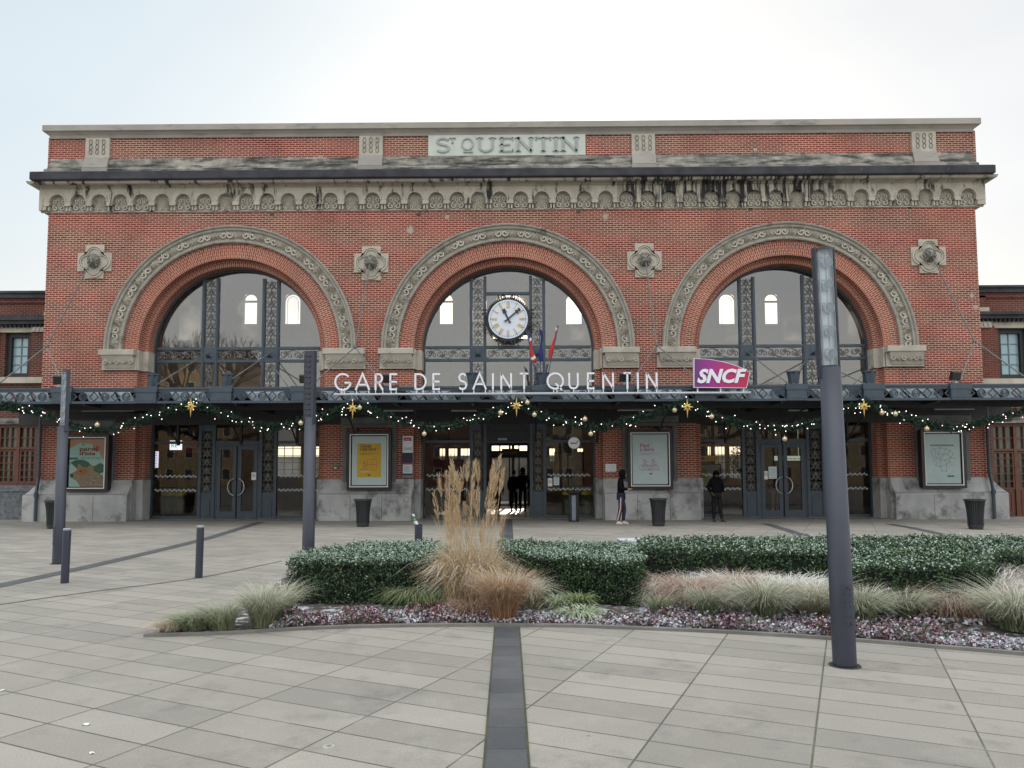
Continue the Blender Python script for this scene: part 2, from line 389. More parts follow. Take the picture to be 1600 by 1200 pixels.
M['glass_case'] = glass_mat('case_glass', (.93, .96, .96), ior=1.35)
def flat(name, c, rough=.6): return pm(name, c, tuple(q*.93 for q in c), 6, rough)
def glow(name, c, st):
    m, t, b = mk(name); b.inputs['Base Color'].default_value = (*c, 1); b.inputs['Emission Color'].default_value = (*c, 1); b.inputs['Emission Strength'].default_value = st
    return m
def translucent(name, c):
    m = bpy.data.materials.new(name); m.use_nodes = True; t = m.node_tree; t.nodes.clear()
    tr = nd(t, 'ShaderNodeBsdfTransparent'); tr.inputs[0].default_value = (*c, 1); tl = nd(t, 'ShaderNodeBsdfTranslucent'); tl.inputs[0].default_value = (*c, 1); mx = nd(t, 'ShaderNodeMixShader'); mx.inputs[0].default_value = .75; o = nd(t, 'ShaderNodeOutputMaterial')
    t.links.new(tr.outputs[0], mx.inputs[1]); t.links.new(tl.outputs[0], mx.inputs[2]); t.links.new(mx.outputs[0], o.inputs[0]); return m

def streak_mat():
    m, t, b = mk('streaked_stone'); v = coord(t); c = mixc(t, noise(t, v, 2.5), (.46, .43, .37), (.37, .345, .29))
    v2 = coord(t, scale=(1.4, 1, .35)); c = mixc(t, noise(t, v2, 1.5, 6, .65, .57, .64), c, (.02, .02, .022))
    sx = nd(t, 'ShaderNodeSeparateXYZ'); t.links.new(v, sx.inputs[0])
    def ramp(a, b_, q):
        r = nd(t, 'ShaderNodeMapRange', interpolation_type='SMOOTHSTEP'); r.inputs['From Min'].default_value = a; r.inputs['From Max'].default_value = b_; t.links.new(sx.outputs[q], r.inputs[0]); return r.outputs[0]
    def mul(a, b_): n = nd(t, 'ShaderNodeMath', operation='MULTIPLY'); t.links.new(a, n.inputs[0]); t.links.new(b_, n.inputs[1]); return n.outputs[0]
    k = mul(mul(ramp(3.4, 4.6, 0), ramp(13, 10.5, 0)), ramp(11.0, 11.6, 2))        # the gutter leaked along here
    dr = noise(t, coord(t, scale=(4.2, 1, .25)), 2.2, 4, .6, .44, .55); c = mixc(t, mul(k, dr), c, (.022, .022, .025))
    k2 = mul(ramp(11.5, 11.9, 2), noise(t, coord(t, scale=(2.2, 1, .5)), 1.8, 5, .6, .57, .66)); c = mixc(t, k2, c, (.03, .03, .032))
    t.links.new(c, b.inputs['Base Color']); b.inputs['Roughness'].default_value = .9; bump(t, b, noise(t, v, 25, 3, .6, .2, .8), .3, .01); return m
M['stone_streak'] = streak_mat()

# ================================================================== THE STATION
ST = thing('station_building', 'red brick railway station with three giant arched windows and carved stone bands', 'station', (0, 0, 0))
M['archivolt'] = pm('archivolt_stone', (.36, .345, .30), (.28, .27, .235), 4, .9, bmp=.3, stain=(.10, .10, .09), sscale=1.8, slo=.55, shi=.75)  # ground darker than the leaves: grime and recess shade put into the colour
YW, YG = 0.0, 0.75                                    # wall face, glazing plane
XL, XR = gx(67, 0, 6)-.0, gx(1534, 0, 6)
XTL, XTR = gx(74, 0, 13), gx(1526, 0, 13)
AC = [gx(361, 0, 6), gx(793.5, 0, 6), gx(1233, 0, 6)]
AZ = 6.08; RO, RM, RI, RG = 4.52, 3.92, 3.36, 3.14    # arch radii: stone outer, stone inner, brick inner, second order
z_top, z_cop, z_brk, z_slope = zc(190, -.2), zc(208, -.1), zc(243.5, 0), zc(260, -.4)
z_s1, z_s0, z_zig, z_fr0 = zc(262.5, -.62), zc(275.5, -.62), zc(288, -.16), zc(326, -.12)
DEP = 14.0
def wall_with_arches(mb, x0, x1, y, z0, z1, arcs, R, flip=False):
    xs = x0
    for c in arcs:
        mb.quad((xs, y, z0), (c-R, y, z0), (c-R, y, z1), (xs, y, z1))
        n = 48
        for i in range(n):
            a = pi-pi*i/n; b = pi-pi*(i+1)/n
            p = (c+R*cos(a), AZ+R*sin(a)); q = (c+R*cos(b), AZ+R*sin(b))
            mb.quad((p[0], y, p[1]), (q[0], y, q[1]), (q[0], y, z1), (p[0], y, z1))
        xs = c+R
    mb.quad((xs, y, z0), (x1, y, z0), (x1, y, z1), (xs, y, z1))
wl = MB()
wall_with_arches(wl, XL, XR, YW, 0, z_fr0, AC, RM-.05)
for X, s in ((XL, 1), (XR, -1)):
    a, b = (DEP, 0) if s > 0 else (0, DEP)
    wl.quad((X, a, 0), (X, b, 0), (X, b, z_cop), (X, a, z_cop))
wl.build('wall', M['brick'], ST)
# parapet wall
pw = MB(); pw.box(XTL, XTR, 0.02, .45, z_fr0+.2, z_cop+.02); pw.build('parapet', M['brick'], ST)
# brick rings (voussoirs) and the second order down to the floor
for ai, c in enumerate(AC):
    r = MB()
    r.ring(c, AZ, RI, RM, YW-.0+.003, YW+.35, n=72, outer=False)
    r.ring(c, AZ, RG, RI+.02, YW+.30, YG+.12, n=72, outer=False)
    for s in (-1, 1):
        for (ra, rb, y0, y1) in ((RI, RM, .003, .35), (RG, RI+.02, .30, YG+.12)):
            xa, xb = sorted((c+s*ra, c+s*rb))
            r.quad((xa, y0, 0), (xb, y0, 0), (xb, y0, AZ), (xa, y0, AZ), uv=None)
            e = c+s*ra
            q = [(e, y0, 0), (e, y1, 0), (e, y1, AZ), (e, y0, AZ)]
            r.quad(*(q if s < 0 else q[::-1]))
    # ring bricks stand on edge: uv was laid as (r, arc)
    r.build('arch_ring', M['brick_arch'], ST)

# ---------------- carved archivolts
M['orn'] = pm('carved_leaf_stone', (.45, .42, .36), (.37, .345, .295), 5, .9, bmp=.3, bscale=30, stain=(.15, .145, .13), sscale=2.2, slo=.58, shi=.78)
def scroll(mb, x, z, ang, s, y, d, wd, turns=1.3, hand=1):
    pts = []
    for i in range(15):
        t = i/14; rr = s*(1-.82*t); a = ang+hand*t*turns*2*pi
        pts.append((x+rr*cos(a), z+rr*sin(a)))
    mb.stroke(pts, wd, y-d, y)
for c in AC:
    a = MB()
    prof = [(RM, .02), (RM, -.10), (RM+.03, -.12), (RM+.07, -.12), (RM+.09, -.075), (RM+.13, -.07), (RM+.42, -.07), (RM+.44, -.14),
            (RM+.48, -.16), (RM+.52, -.14), (RM+.54, -.20), (RO-.02, -.22), (RO, -.20), (RO, .0)]
    a.arc_profile(c, AZ, prof, n=96)
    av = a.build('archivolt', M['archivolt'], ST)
    o = MB(); rm = RM+.275; nU = 32
    for i in range(nU):
        t = pi*(i+.5)/nU; x, z = c+rm*cos(t), AZ+rm*sin(t)
        if i % 2:
            for k in range(-3, 4):
                o.petal(x-.14*cos(t), z-.14*sin(t), t+k*.36, .30-.02*abs(k), .095, -.07, .10)
        else:
            for h in (-1, 1):
                tt = t+h*.026; scroll(o, c+(rm)*cos(tt), AZ+(rm)*sin(tt), t+pi/2*h, .125, -.07, .075, .048, 1.1, h)
            o.petal(x-.15*cos(t), z-.15*sin(t), t, .32, .11, -.07, .10)
    for i in range(130):                              # bead row
        t = pi*(i+.5)/130; x, z = c+(RM+.052)*cos(t), AZ+(RM+.052)*sin(t)
        o.petal(x-.018*cos(t), z-.018*sin(t), t, .045, .045, -.12, .02)
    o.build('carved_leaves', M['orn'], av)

# ---------------- imposts
for i, (p0, p1) in enumerate(((153, 233), (503, 569), (590, 657), (928, 1000), (1027, 1086), (1372, 1448))):
    s = -1 if i % 2 == 0 else 1                        # which side of its arch
    c = AC[i//2]; z1 = AZ; z0 = zc(576, 0); zm_ = zc(554, 0)
    xo = gx(p0 if s < 0 else p1, -.3, 6); xi = c+s*RI
    xa, xb = sorted((xo, xi))
    b = MB(); b.bbox(xa, xb, -.30, .0, zm_, z1, .02)
    xo2 = c+s*(RM+.42); 
    b.bbox(min(xa+.03, xb-.1), xb-.0, -.10, .01, z0, zm_, .01)
    # bed carved cushion sloping out under the slab
    xa2, xb2 = xa+.08, xb-.05
    k = b.n(); b.v += [(xa2+.1, -.12, z0+.07), (xb2-.0, -.12, z0+.07), (xb2, -.27, zm_), (xa2, -.27, zm_), (xa2+.1, -.0, z0+.07), (xb2, -.0, z0+.07), (xb2, 0, zm_), (xa2, 0, zm_)]
    for q in ((0,1,2,3),(1,5,6,2),(4,0,3,7),(0,4,5,1)): b.face([k+j for j in q])
    # the part returning into the reveal
    r0, r1 = sorted((xi, c+s*(RG-.03))); b.box(r0-(0 if s>0 else .0), r1, .02 if False else .24, YG+.1, z0, z1)
    r0, r1 = sorted((xi, xi-s*.06)); b.box(r0, r1, -.05, .3, z0, z1)
    im = b.build('impost', M['stone_clean'], ST)
    o = MB(); nn = max(4, int((xb2-xa2)/.2))
    for j in range(nn):
        x = xa2+.12+(xb2-xa2-.22)*j/(nn-1); zz = (z0+.07+zm_)/2; yy = -.195
        if j % 2: 
            for k in range(-2, 3): o.petal(x, zz-.1, pi/2+k*.45, .2, .05, yy+.03, .05)
        else: scroll(o, x, zz, pi/2, .10, yy+.01, .05, .03, 1.2, 1 if j % 4 else -1)
    o.build('carved_leaves', M['stone'], im)

# ---------------- frieze of little niches
XF0, XF1 = gx(60, -.14, 11), gx(1541, -.14, 11)
NN = 44; fr = MB(); xa = gx(72, -.14, 11); xb = gx(1531, -.14, 11); sp = (xb-xa)/NN; nr = .27
zspring = z_fr0+.36; zb = z_fr0+.03; YF = -.14
prev = XF0
for i in range(NN):
    cx = xa+sp*(i+.5)
    fr.quad((prev, YF, z_fr0+.22), (cx-nr, YF, z_fr0+.22), (cx-nr, YF, z_zig), (prev, YF, z_zig))
    for k in range(12):
        a, b = pi-pi*k/12, pi-pi*(k+1)/12
        p = (cx+nr*cos(a), zspring+nr*sin(a)); q = (cx+nr*cos(b), zspring+nr*sin(b))
        fr.quad((p[0], YF, p[1]), (q[0], YF, q[1]), (q[0], YF, z_zig), (p[0], YF, z_zig))
        fr.quad((p[0], YF, p[1]), (p[0], 0.03, p[1]), (q[0], 0.03, q[1]), (q[0], YF, q[1]))
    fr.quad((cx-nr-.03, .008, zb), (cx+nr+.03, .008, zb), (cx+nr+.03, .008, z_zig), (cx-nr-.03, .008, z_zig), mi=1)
    fr.quad((cx-nr, YF, zb), (cx-nr, .02, zb), (cx-nr, .02, zspring), (cx-nr, YF, zspring))
    fr.quad((cx+nr, .02, zb), (cx+nr, YF, zb), (cx+nr, YF, zspring), (cx+nr, .02, zspring))
    fr.ring(cx, zspring, nr+.0, nr+.055, YF-.02, YF, n=10)
    prev = cx+nr
fr.quad((prev, YF, z_fr0+.22), (XF1, YF, z_fr0+.22), (XF1, YF, z_zig), (prev, YF, z_zig))
for X, s in ((XF0, -1), (XF1, 1)):
    q = [(X, 3, z_fr0+.22), (X, YF, z_fr0+.22), (X, YF, z_zig), (X, 3, z_zig)]
    fr.quad(*(q if s < 0 else q[::-1]))
    x0, x1 = sorted((X, XL-.01 if s < 0 else XR+.01)); fr.box(x0, x1, YF+.002, 3, z_fr0+.05, z_fr0+.22)
fr.box(XF0+.02, XF1-.02, -.05, .02, z_fr0-.0, z_fr0+.03)
for i in range(NN+1):                                  # little paired brackets between the niches
    cx = xa+sp*i; 
    for d in (-.055, .055):
        fr.prism([(cx+d-.035, z_fr0+.03), (cx+d+.035, z_fr0+.03), (cx+d+.035, z_fr0+.22), (cx+d-.035, z_fr0+.22)], -.10, .02)
    fr.box(cx-sp/2+nr, cx+sp/2-nr, YF-.015, .0, z_fr0+.20, z_fr0+.25)
frieze = fr.build('frieze', [M['stone_streak'], M['archivolt']], ST)  # niche backs take the darker ground stone, recess shade in its colour
def niche_orn(t):
    o = MB()
    if t == 0:
        for k in range(-4, 5): o.petal(0, .05, pi/2+k*.36, .40-.025*abs(k), .085, 0, .07)
        for h in (-1, 1): scroll(o, h*.12, .07, pi/2, .08, 0, .05, .03, 1.1, -h)
    else:
        o.petal(0, .02, pi/2, .5, .10, 0, .08)
        for h in (-1, 1):
            scroll(o, h*.12, .12, pi/2, .11, 0, .06, .04, 1.1, -h)
            scroll(o, h*.13, .36, -pi/2, .085, 0, .05, .035, 1.1, h if t == 1 else -h)
            o.petal(0, .22, pi/2+h*.9, .22, .07, 0, .06); o.petal(0, .3, pi/2+h*(1.9-.4*t), .15, .06, 0, .05)
        o.petal(0, .36, pi/2+.5, .14, .08, 0, .07); o.petal(0, .36, pi/2-.5, .14, .08, 0, .07)
    me = o.build('tmp', M['stone'], None); d = me.data; bpy.data.objects.remove(me); return d
OR = [niche_orn(0), niche_orn(1), niche_orn(2)]
for i in range(NN):
    o = bpy.data.objects.new('carved_shell' if (i+1) % 3 == 0 else 'carved_acanthus', OR[[1, 2, 0][i % 3]]); scn.collection.objects.link(o)
    o.parent = frieze; o.location = Vector((xa+sp*(i+.5), .005, zb+.01)); WL[o.name] = (0, 0, 0)

# ---------------- cornice: zigzag bed mould, black drip slab, weathered slope, parapet course, coping
XS0, XS1 = gx(45, -.62, 11.5), gx(1557, -.62, 11.5)
def course(name, prof, x0, x1, mat, seg=1, y_end=2.5):
    "prof: (y,z) from the bottom up; corners returned so that the course also shows its side"
    mb = MB(); k = mb.n(); n = len(prof); ymin = min(p[0] for p in prof)
    for sx, X in ((-1, x0), (1, x1)):
        for y, z in prof: mb.v.append((X-sx*(y-ymin), y, z))
    for sx, X in ((-1, x0), (1, x1)):
        for y, z in prof: mb.v.append((X-sx*(y-ymin), y_end, z))
    for i in range(n-1):
        mb.face((k+i, k+n+i, k+n+i+1, k+i+1))
        mb.face((k+2*n+i, k+i, k+i+1, k+2*n+i+1)); mb.face((k+n+i, k+3*n+i, k+3*n+i+1, k+n+i+1))
    return mb.build(name, mat, ST)
bed = course('zigzag_moulding', [(-.14, z_zig-.03), (-.19, z_zig-.03), (-.19, z_zig+.04), (-.22, z_zig+.05), (-.40, z_s0-.09), (-.47, z_s0-.07), (-.50, z_s0+.01), (-.1, z_s0+.01)], XF0-.26, XF1+.26, M['stone_streak'])
zz = MB(); zA, zB = z_zig+.06, z_s0-.10; yA, yB = -.235, -.395; nz_ = 118
P3 = lambda x, t: (x, yA+(yB-yA)*t-.012, zA+(zB-zA)*t)
for i in range(nz_):
    xa_, xb_ = XF0+.05+(XF1-XF0-.1)*i/nz_, XF0+.05+(XF1-XF0-.1)*(i+1)/nz_; xm = (xa_+xb_)/2; t = .045
    for (p, q) in (((xa_, .05), (xm, .95)), ((xm, .95), (xb_, .05))):
        a = P3(p[0]-t, p[1]); b = P3(p[0]+t, p[1]); c_ = P3(q[0]+t, q[1]); d = P3(q[0]-t, q[1]); zz.quad(a, b, c_, d)
zz.build('zigzag_carving', pm('zigzag_stone', (.20, .18, .155), (.15, .135, .12), 3, .9), bed)
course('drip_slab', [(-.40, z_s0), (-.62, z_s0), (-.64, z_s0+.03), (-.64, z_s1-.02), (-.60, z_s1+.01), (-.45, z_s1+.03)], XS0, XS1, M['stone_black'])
XW0, XW1 = gx(61, -.4, 12), gx(1537, -.4, 12)
course('weathered_slope', [(-.20, z_s1-.02), (-.20, z_slope+.10), (-.18, z_slope+.13), (-.14, z_slope+.15), (-.12, z_slope+.19), (-.05, z_brk-.01), (.03, z_brk)], XW0, XW1, M['stone_grey'], y_end=1)
XC0, XC1 = gx(66, -.2, 14), gx(1533, -.2, 14)
course('parapet_coping', [(.05, z_cop-.04), (-.03, z_cop-.04), (-.06, z_cop+.06), (-.14, z_cop+.14), (-.2, z_cop+.17), (-.22, z_cop+.17), (-.22, z_top), (-.18, z_top+.02), (.5, z_top+.03)], XC0, XC1, M['coping'], y_end=.5)
# parapet stone panels with three chains of lozenges
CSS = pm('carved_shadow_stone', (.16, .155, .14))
for p0, p1 in ((133, 171), (561, 598), (987, 1024), (1425, 1463)):
    x0, x1 = gx(p0, -.05, 13.3), gx(p1, -.05, 13.3); b = MB(); b.bbox(x0, x1, -.07, .03, z_brk-.02, z_cop-.03, .015)
    b.bbox(x0-.02, x1+.02, -.225, -.0, z_slope-.14, z_slope+.16, .02, mi=1)
    k = b.n(); b.v += [(x0, -.22, z_slope+.16), (x1, -.22, z_slope+.16), (x1, -.08, z_brk+.02), (x0, -.08, z_brk+.02), (x0, 0, z_slope), (x1, 0, z_slope)]
    b.face((k, k+1, k+2, k+3), mi=1); b.face((k, k+3, k+4), mi=1); b.face((k+1, k+5, k+2), mi=1)
    pn = b.build('parapet_panel', [M['stone_clean'], M['coping']], ST)
    for j in (-1, 0, 1):
        o = MB(); cx = (x0+x1)/2+j*.235; zt, zl = z_cop-.11, z_brk+.14; h = (zt-zl)/3
        for q in range(3):
            zc_ = zl+h*(q+.5); pts = [(cx+.055*cos(a), zc_+h*.5*sin(a)) for a in (2*pi*u/10 for u in range(10))]
            o.stroke(pts, .022, -.085, -.07, closed=True)
        o.build('lozenge_chain', CSS, pn)
# name panel with carved serif letters
x0, x1 = gx(669, -.05, 13.3), gx(915, -.05, 13.3); zt, zb_ = z_cop-.03, z_brk-.01
b = MB(); b.bbox(x0, x1, -.06, .02, zb_, zt, .01); np_ = b.build('name_panel', pm('pale_green_stone', (.50, .54, .49), (.45, .49, .45), 2, .85), ST)
def serif(ch, x, z, h, wd):
    "strokes and serifs of one capital; returns list of (pts, width)"
    t = h*.17; th = h*.08; L_ = []
    def V(u, a=0, b_=1): L_.append(([(x+u*wd, z+a*h), (x+u*wd, z+b_*h)], t))
    def S(u, v, s=.16): L_.append(([(x+(u-s)*wd, z+v*h), (x+(u+s)*wd, z+v*h)], th))
    if ch == 'S': L_.append(([(x+wd*(.5+.40*cos(a)), z+h*(.75+.22*sin(a))) for a in np.linspace(.35, pi*1.5, 9)]+[(x+wd*(.5+.42*cos(a)), z+h*(.27+.25*sin(a))) for a in np.linspace(pi/2, -pi*.86, 10)], t*.8))
    if ch == 'T': V(.5); L_.append(([(x, z+h*.96), (x+wd, z+h*.96)], th*1.2)); S(.5, .03); L_ += [([(x+.03*wd, z+h*.78), (x+.03*wd, z+h)], th), ([(x+.97*wd, z+h*.78), (x+.97*wd, z+h)], th)]
    if ch == 'O': 
        L_.append(([(x+wd*(.5+.40*cos(a)), z+h*(.56+.40*sin(a))) for a in np.linspace(0, 2*pi, 19)], t*.55)); L_.append(([(x+.2*wd, z+.02*h), (x+.9*wd, z+.0*h)], t*.6))
    if ch == 'U': L_.append(([(x+.15*wd, z+h), (x+.15*wd, z+.4*h)]+[(x+wd*(.5-.35*cos(a)), z+h*(.36-.32*sin(a))) for a in np.linspace(.2, pi-.2, 8)]+[(x+.85*wd, z+.4*h), (x+.85*wd, z+h)], t*.85)); S(.15, .97, .2); S(.85, .97, .2)
    if ch == 'E':
        V(.22); 
        for v in (.04, .5, .96): L_.append(([(x+.05*wd, z+v*h), (x+(.95 if v != .5 else .75)*wd, z+v*h)], th*1.3))
        L_ += [([(x+.93*wd, z), (x+.93*wd, z+.24*h)], th), ([(x+.93*wd, z+.78*h), (x+.93*wd, z+h)], th)]
    if ch == 'N': V(.14); V(.88); L_.append(([(x+.1*wd, z+h), (x+.9*wd, z)], t)); S(.14, .03); S(.10, .97); S(.88, .97)
    if ch == 'I': V(.5); S(.5, .03, .45); S(.5, .97, .45)
    return L_
lt = MB(); hgt = (zt-zb_)*.68; zb2 = zb_+(zt-zb_)*.17
def pxx(p): return gx(p, -.06, 13.3)
for ch, a, b_ in (('S', 681, 703), ('O', 720, 741), ('U', 745, 774), ('E', 779, 803), ('N', 806, 833), ('T', 837, 861), ('I', 863, 874), ('N', 876, 904)):
    for pts, wdt in serif(ch, pxx(a), zb2, hgt, pxx(b_)-pxx(a)): lt.stroke(pts, wdt, -.10, -.06)
for pts, wdt in serif('T', pxx(702), zb2+hgt*.62, hgt*.38, pxx(708)-pxx(702)+.1): lt.stroke(pts, wdt, -.10, -.06)
lt.build('lettering', pm('letter_stone', (.33, .36, .37), (.27, .30, .31), 6, .8), np_)
# small vents under the frieze
for p, q in ((182, 331), (425, 335), (654, 335), (904, 331), (1173, 327), (1421, 324)):
    x, z = at(p, q, 0); b = MB(); b.box(x-.07, x+.07, -.006, .02, z-.06, z+.05); b.build('vent_hole', M['black'], ST)

for p, q, rr in ((641, 360, .17), (699, 339, .10), (946, 338, .13), (1524, 480, .12), (1519, 462, .10), (500, 246, .12), (1180, 234, .10)):
    x, z = at(p, q, 0); rg = random.Random(p); b = MB(); b.v = [(x+rr*rg.uniform(.6, 1.1)*cos(a), -.004, z+rr*rg.uniform(.6, 1.1)*sin(a)) for a in (2*pi*k/12 for k in range(12))]; b.face(range(12)); b.build('mortar_repair', pm('repair_mortar', (.40, .34, .29), (.30, .24, .2), 8, .95), ST)
# ---------------- medallions with lion heads
def lion(mb):
    mb.ball((0, -.12, 0), .17, 12, 9, (1, .9, 1.15)); mb.ball((0, -.25, -.06), .085, 10, 7, (1, 1.1, .8)); mb.ball((0, -.33, -.02), .035, 8, 5)
    for s in (-1, 1):
        mb.ball((s*.065, -.24, .065), .035, 8, 5, (1.2, 1, .7)); mb.ball((s*.14, -.12, .17), .045, 8, 5); mb.ball((s*.055, -.285, -.085), .045, 8, 6)
    for k in range(20):
        a = 2*pi*k/20; mb.ball((.17*cos(a), -.07-.03*(k % 2), .02+.20*sin(a)), .062, 6, 5, (1, 1, 1.2))
        mb.ball((.12*cos(a+.1), -.13, .04+.155*sin(a+.1)), .045, 6, 5)
    mb.ball((0, -.27, -.145), .05, 8, 6, (1, .9, .5))
MED = []
for p, q, d in ((147.5, 409, 0), (580, 411, 0), (1007, 407, 1), (1451, 400, 1)):
    x, z = at(p, q, -.05); MED.append((x, z)); h, a = .62, .34
    mb = MB(); mb.prism([(x-a, z-h), (x+a, z-h), (x+a, z-a), (x+h, z-a), (x+h, z+a), (x+a, z+a), (x+a, z+h), (x-a, z+h), (x-a, z+a), (x-h, z+a), (x-h, z-a), (x-a, z-a)], -.05, .02)
    me_ = mb.build('medallion', M['stone_clean'], ST)
    o = MB(); 
    for rr, w_ in ((.30, .05), (.22, .025)):
        for k in range(4):
            t = k*pi/2; cx, cz = x+.27*cos(t), z+.27*sin(t)
            o.stroke([(cx+rr*cos(t+u), cz+rr*sin(t+u)) for u in np.linspace(-1.75, 1.75, 13)], w_, -.09, -.05)
            t2 = t+pi/4; e = .36; o.stroke([(x+e*cos(t2)+.09*cos(t2+u), z+e*sin(t2)+.09*sin(t2+u)) for u in (-.9, 0, .9)], .045, -.09, -.05)
    if d: o.stroke([(x-.3, z), (x, z-.3), (x+.3, z), (x, z+.3)], .035, -.10, -.05, closed=True)
    for k in range(16):
        t = 2*pi*k/16; o.petal(x+.12*cos(t), z+.12*sin(t), t, .16, .05, -.05, .03)
    o.build('quatrefoil_moulding', M['stone'], me_)
    l = MB(); lion(l); l.v = [(v[0]+x, v[1]-.03, v[2]+z) for v in l.v]
    l.build('lion_head', pm('sooty_stone', (.26, .25, .22), (.08, .08, .075), 14, .9), me_, smooth=True)

# ---------------- roof and the hall inside
rf = MB(); rf.quad((XTL, .4, 12.9), (XTR, .4, 12.9), (XTR, DEP, 12.9), (XTL, DEP, 12.9)); rf.quad((XTL, .4, 12.8), (XTL, DEP, 12.8), (XTR, DEP, 12.8), (XTR, .4, 12.8)); rf.build('roof', M['soffit'], ST)
YR = 11.0
iw = MB()                                               # rear wall with openings, as a grid of panels
xs = [XL]; 
ops = []                                               # x0,x1,z0,z1,arch
for p, wpx, ar in ((390, 23, 1), (456, 27, 1), (521, 27, 1), (697, 23, 1), (797, 58, 1), (897, 27, 1), (1072, 27, 1), (1137, 27, 1), (1207, 23, 1)):
    x = gx(p, YR, 9); hw = wpx/2/31; z0 = at(p, 507, YR)[1]; z1 = at(p, 458, YR)[1]
    if p == 797: z0 = at(p, 530, YR)[1]
    ops.append((x-hw, x+hw, z0, z1))
low = []
for p0, p1, q0, q1 in ((300, 316, 0, 0), (430, 470, 690, 745), (477, 500, 690, 745), (686, 696, 700, 722), (699, 715, 700, 722), (719, 736, 700, 748), (766, 826, 690, 806), (858, 868, 700, 722), (902, 912, 700, 712),
                       (1106, 1113, 697, 722), (1117, 1135, 697, 748), (1140, 1160, 697, 748)):
    if q0 == 0: continue
    z1 = at(p0, q0, YR)[1]; z0 = max(0, at(p0, q1, YR)[1])
    if p0 == 766: z0 = 0
    low.append((gx(p0, YR, 2), gx(p1, YR, 2), z0, z1))
def wall_grid(mb, x0, x1, y, z0, z1, holes, th=.3):
    X = sorted({x0, x1, *[h[0] for h in holes], *[h[1] for h in holes]})
    Z = sorted({z0, z1, *[h[2] for h in holes], *[h[3] for h in holes]})
    for i in range(len(X)-1):
        for j in range(len(Z)-1):
            cx, cz = (X[i]+X[i+1])/2, (Z[j]+Z[j+1])/2
            if any(h[0] < cx < h[1] and h[2] < cz < h[3] for h in holes): continue
            mb.quad((X[i], y, Z[j]), (X[i+1], y, Z[j]), (X[i+1], y, Z[j+1]), (X[i], y, Z[j+1]))
    for h in holes:
        a, b, c_, d = h
        mb.quad((a, y, c_), (a, y+th, c_), (a, y+th, d), (a, y, d)); mb.quad((b, y+th, c_), (b, y, c_), (b, y, d), (b, y+th, d))
        mb.quad((a, y, d), (a, y+th, d), (b, y+th, d), (b, y, d)); mb.quad((a, y+th, c_), (a, y, c_), (b, y, c_), (b, y+th, c_))
wall_grid(iw, XL+.3, XR-.3, YR, 4.4, 12.7, ops)
for a, b, c_, d in ops:                                # round heads: fill the corners above each semicircle
    r = (b-a)/2; cx = (a+b)/2
    for k in range(12):
        t0, t1 = pi-pi*k/12, pi-pi*(k+1)/12
        iw.quad((cx+r*cos(t0), YR+.01, d-r+r*sin(t0)), (cx+r*cos(t1), YR+.01, d-r+r*sin(t1)), (cx+r*cos(t1), YR+.01, d), (cx+r*cos(t0), YR+.01, d))
hb = MB()
for s, X in ((1, XL+.3), (-1, XR-.3)):
    q = [(X, .4, 4.4), (X, YR, 4.4), (X, YR, 12.7), (X, .4, 12.7)]; iw.quad(*(q if s > 0 else q[::-1]))
iw.quad((XL+.3, .5, 12.7), (XL+.3, YR, 12.7), (XR-.3, YR, 12.7), (XR-.3, .5, 12.7))
# string course and pilaster strips on the rear wall
iw.box(XL+.3, XR-.3, YR-.08, YR, zc(524, YR), zc(519, YR)); iw.box(XL+.3, XR-.3, YR-.12, YR, 5.2, 5.4)
for c in (AC[0], AC[1], AC[2]):
    for d in (-4.6, 4.6): iw.box(c+d-.25, c+d+.25, YR-.1, YR, 4.4, 12.2)
iw.build('hall_upper_wall', M['plaster'], ST)
wall_grid(hb, XL+.3, XR-.3, YR, 0, 4.4, low)
for s, X in ((1, XL+.3), (-1, XR-.3)):
    q = [(X, .4, 0), (X, YR, 0), (X, YR, 4.4), (X, .4, 4.4)]; hb.quad(*(q if s > 0 else q[::-1]))
hb.build('hall_lower_wall', pm('hall_panelling', (.20, .15, .105), (.14, .10, .07), 1.5, .6), ST)
for a, b, c_, d in ops:
    wf = MB(); r = (b-a)/2; cx = (a+b)/2
    wf.ring(cx, d-r, r-.05, r+.01, YR+.1, YR+.14, n=14); wf.box(a, a+.05, YR+.1, YR+.14, c_, d-r); wf.box(b-.05, b, YR+.1, YR+.14, c_, d-r); wf.box(a, b, YR+.1, YR+.15, c_, c_+.05)
    if r < .4 or r > .7: wf.box(a, b, YR+.09, YR+.15, d-r-.1, d-r)
    else: wf.ring(cx, d-r, r-.17, r-.15, YR+.11, YR+.13, n=14); wf.box(a+.15, a+.17, YR+.11, YR+.13, c_, d-r); wf.box(b-.17, b-.15, YR+.11, YR+.13, c_, d-r)
    wf.build('rear_window_frame', M['dark'], ST)
for a, b, c_, d in low:
    wf = MB()
    if d-c_ > 2.5:
        wf.frame(a, b, c_, d, YR+.05, YR+.12, .08); wf.bars(a, b, c_, d, YR+.05, YR+.1, 4, 1, .07); wf.box(a, b, YR+.04, YR+.12, zc(712, YR)-.1, zc(704, YR))
    else: wf.frame(a, b, c_, d, YR+.05, YR+.12, .03); wf.bars(a, b, c_, d, YR+.05, YR+.1, 3 if b-a > .4 else 2, max(2, int((d-c_)/.35)), .025)
    wf.build('rear_glazing_bars', M['dark'], ST)
fl = MB(); fl.quad((XL+.3, .2, .012), (XR-.3, .2, .012), (XR-.3, YR+.4, .012), (XL+.3, YR+.4, .012)); fl.build('hall_floor', M['hall_floor'], ST)

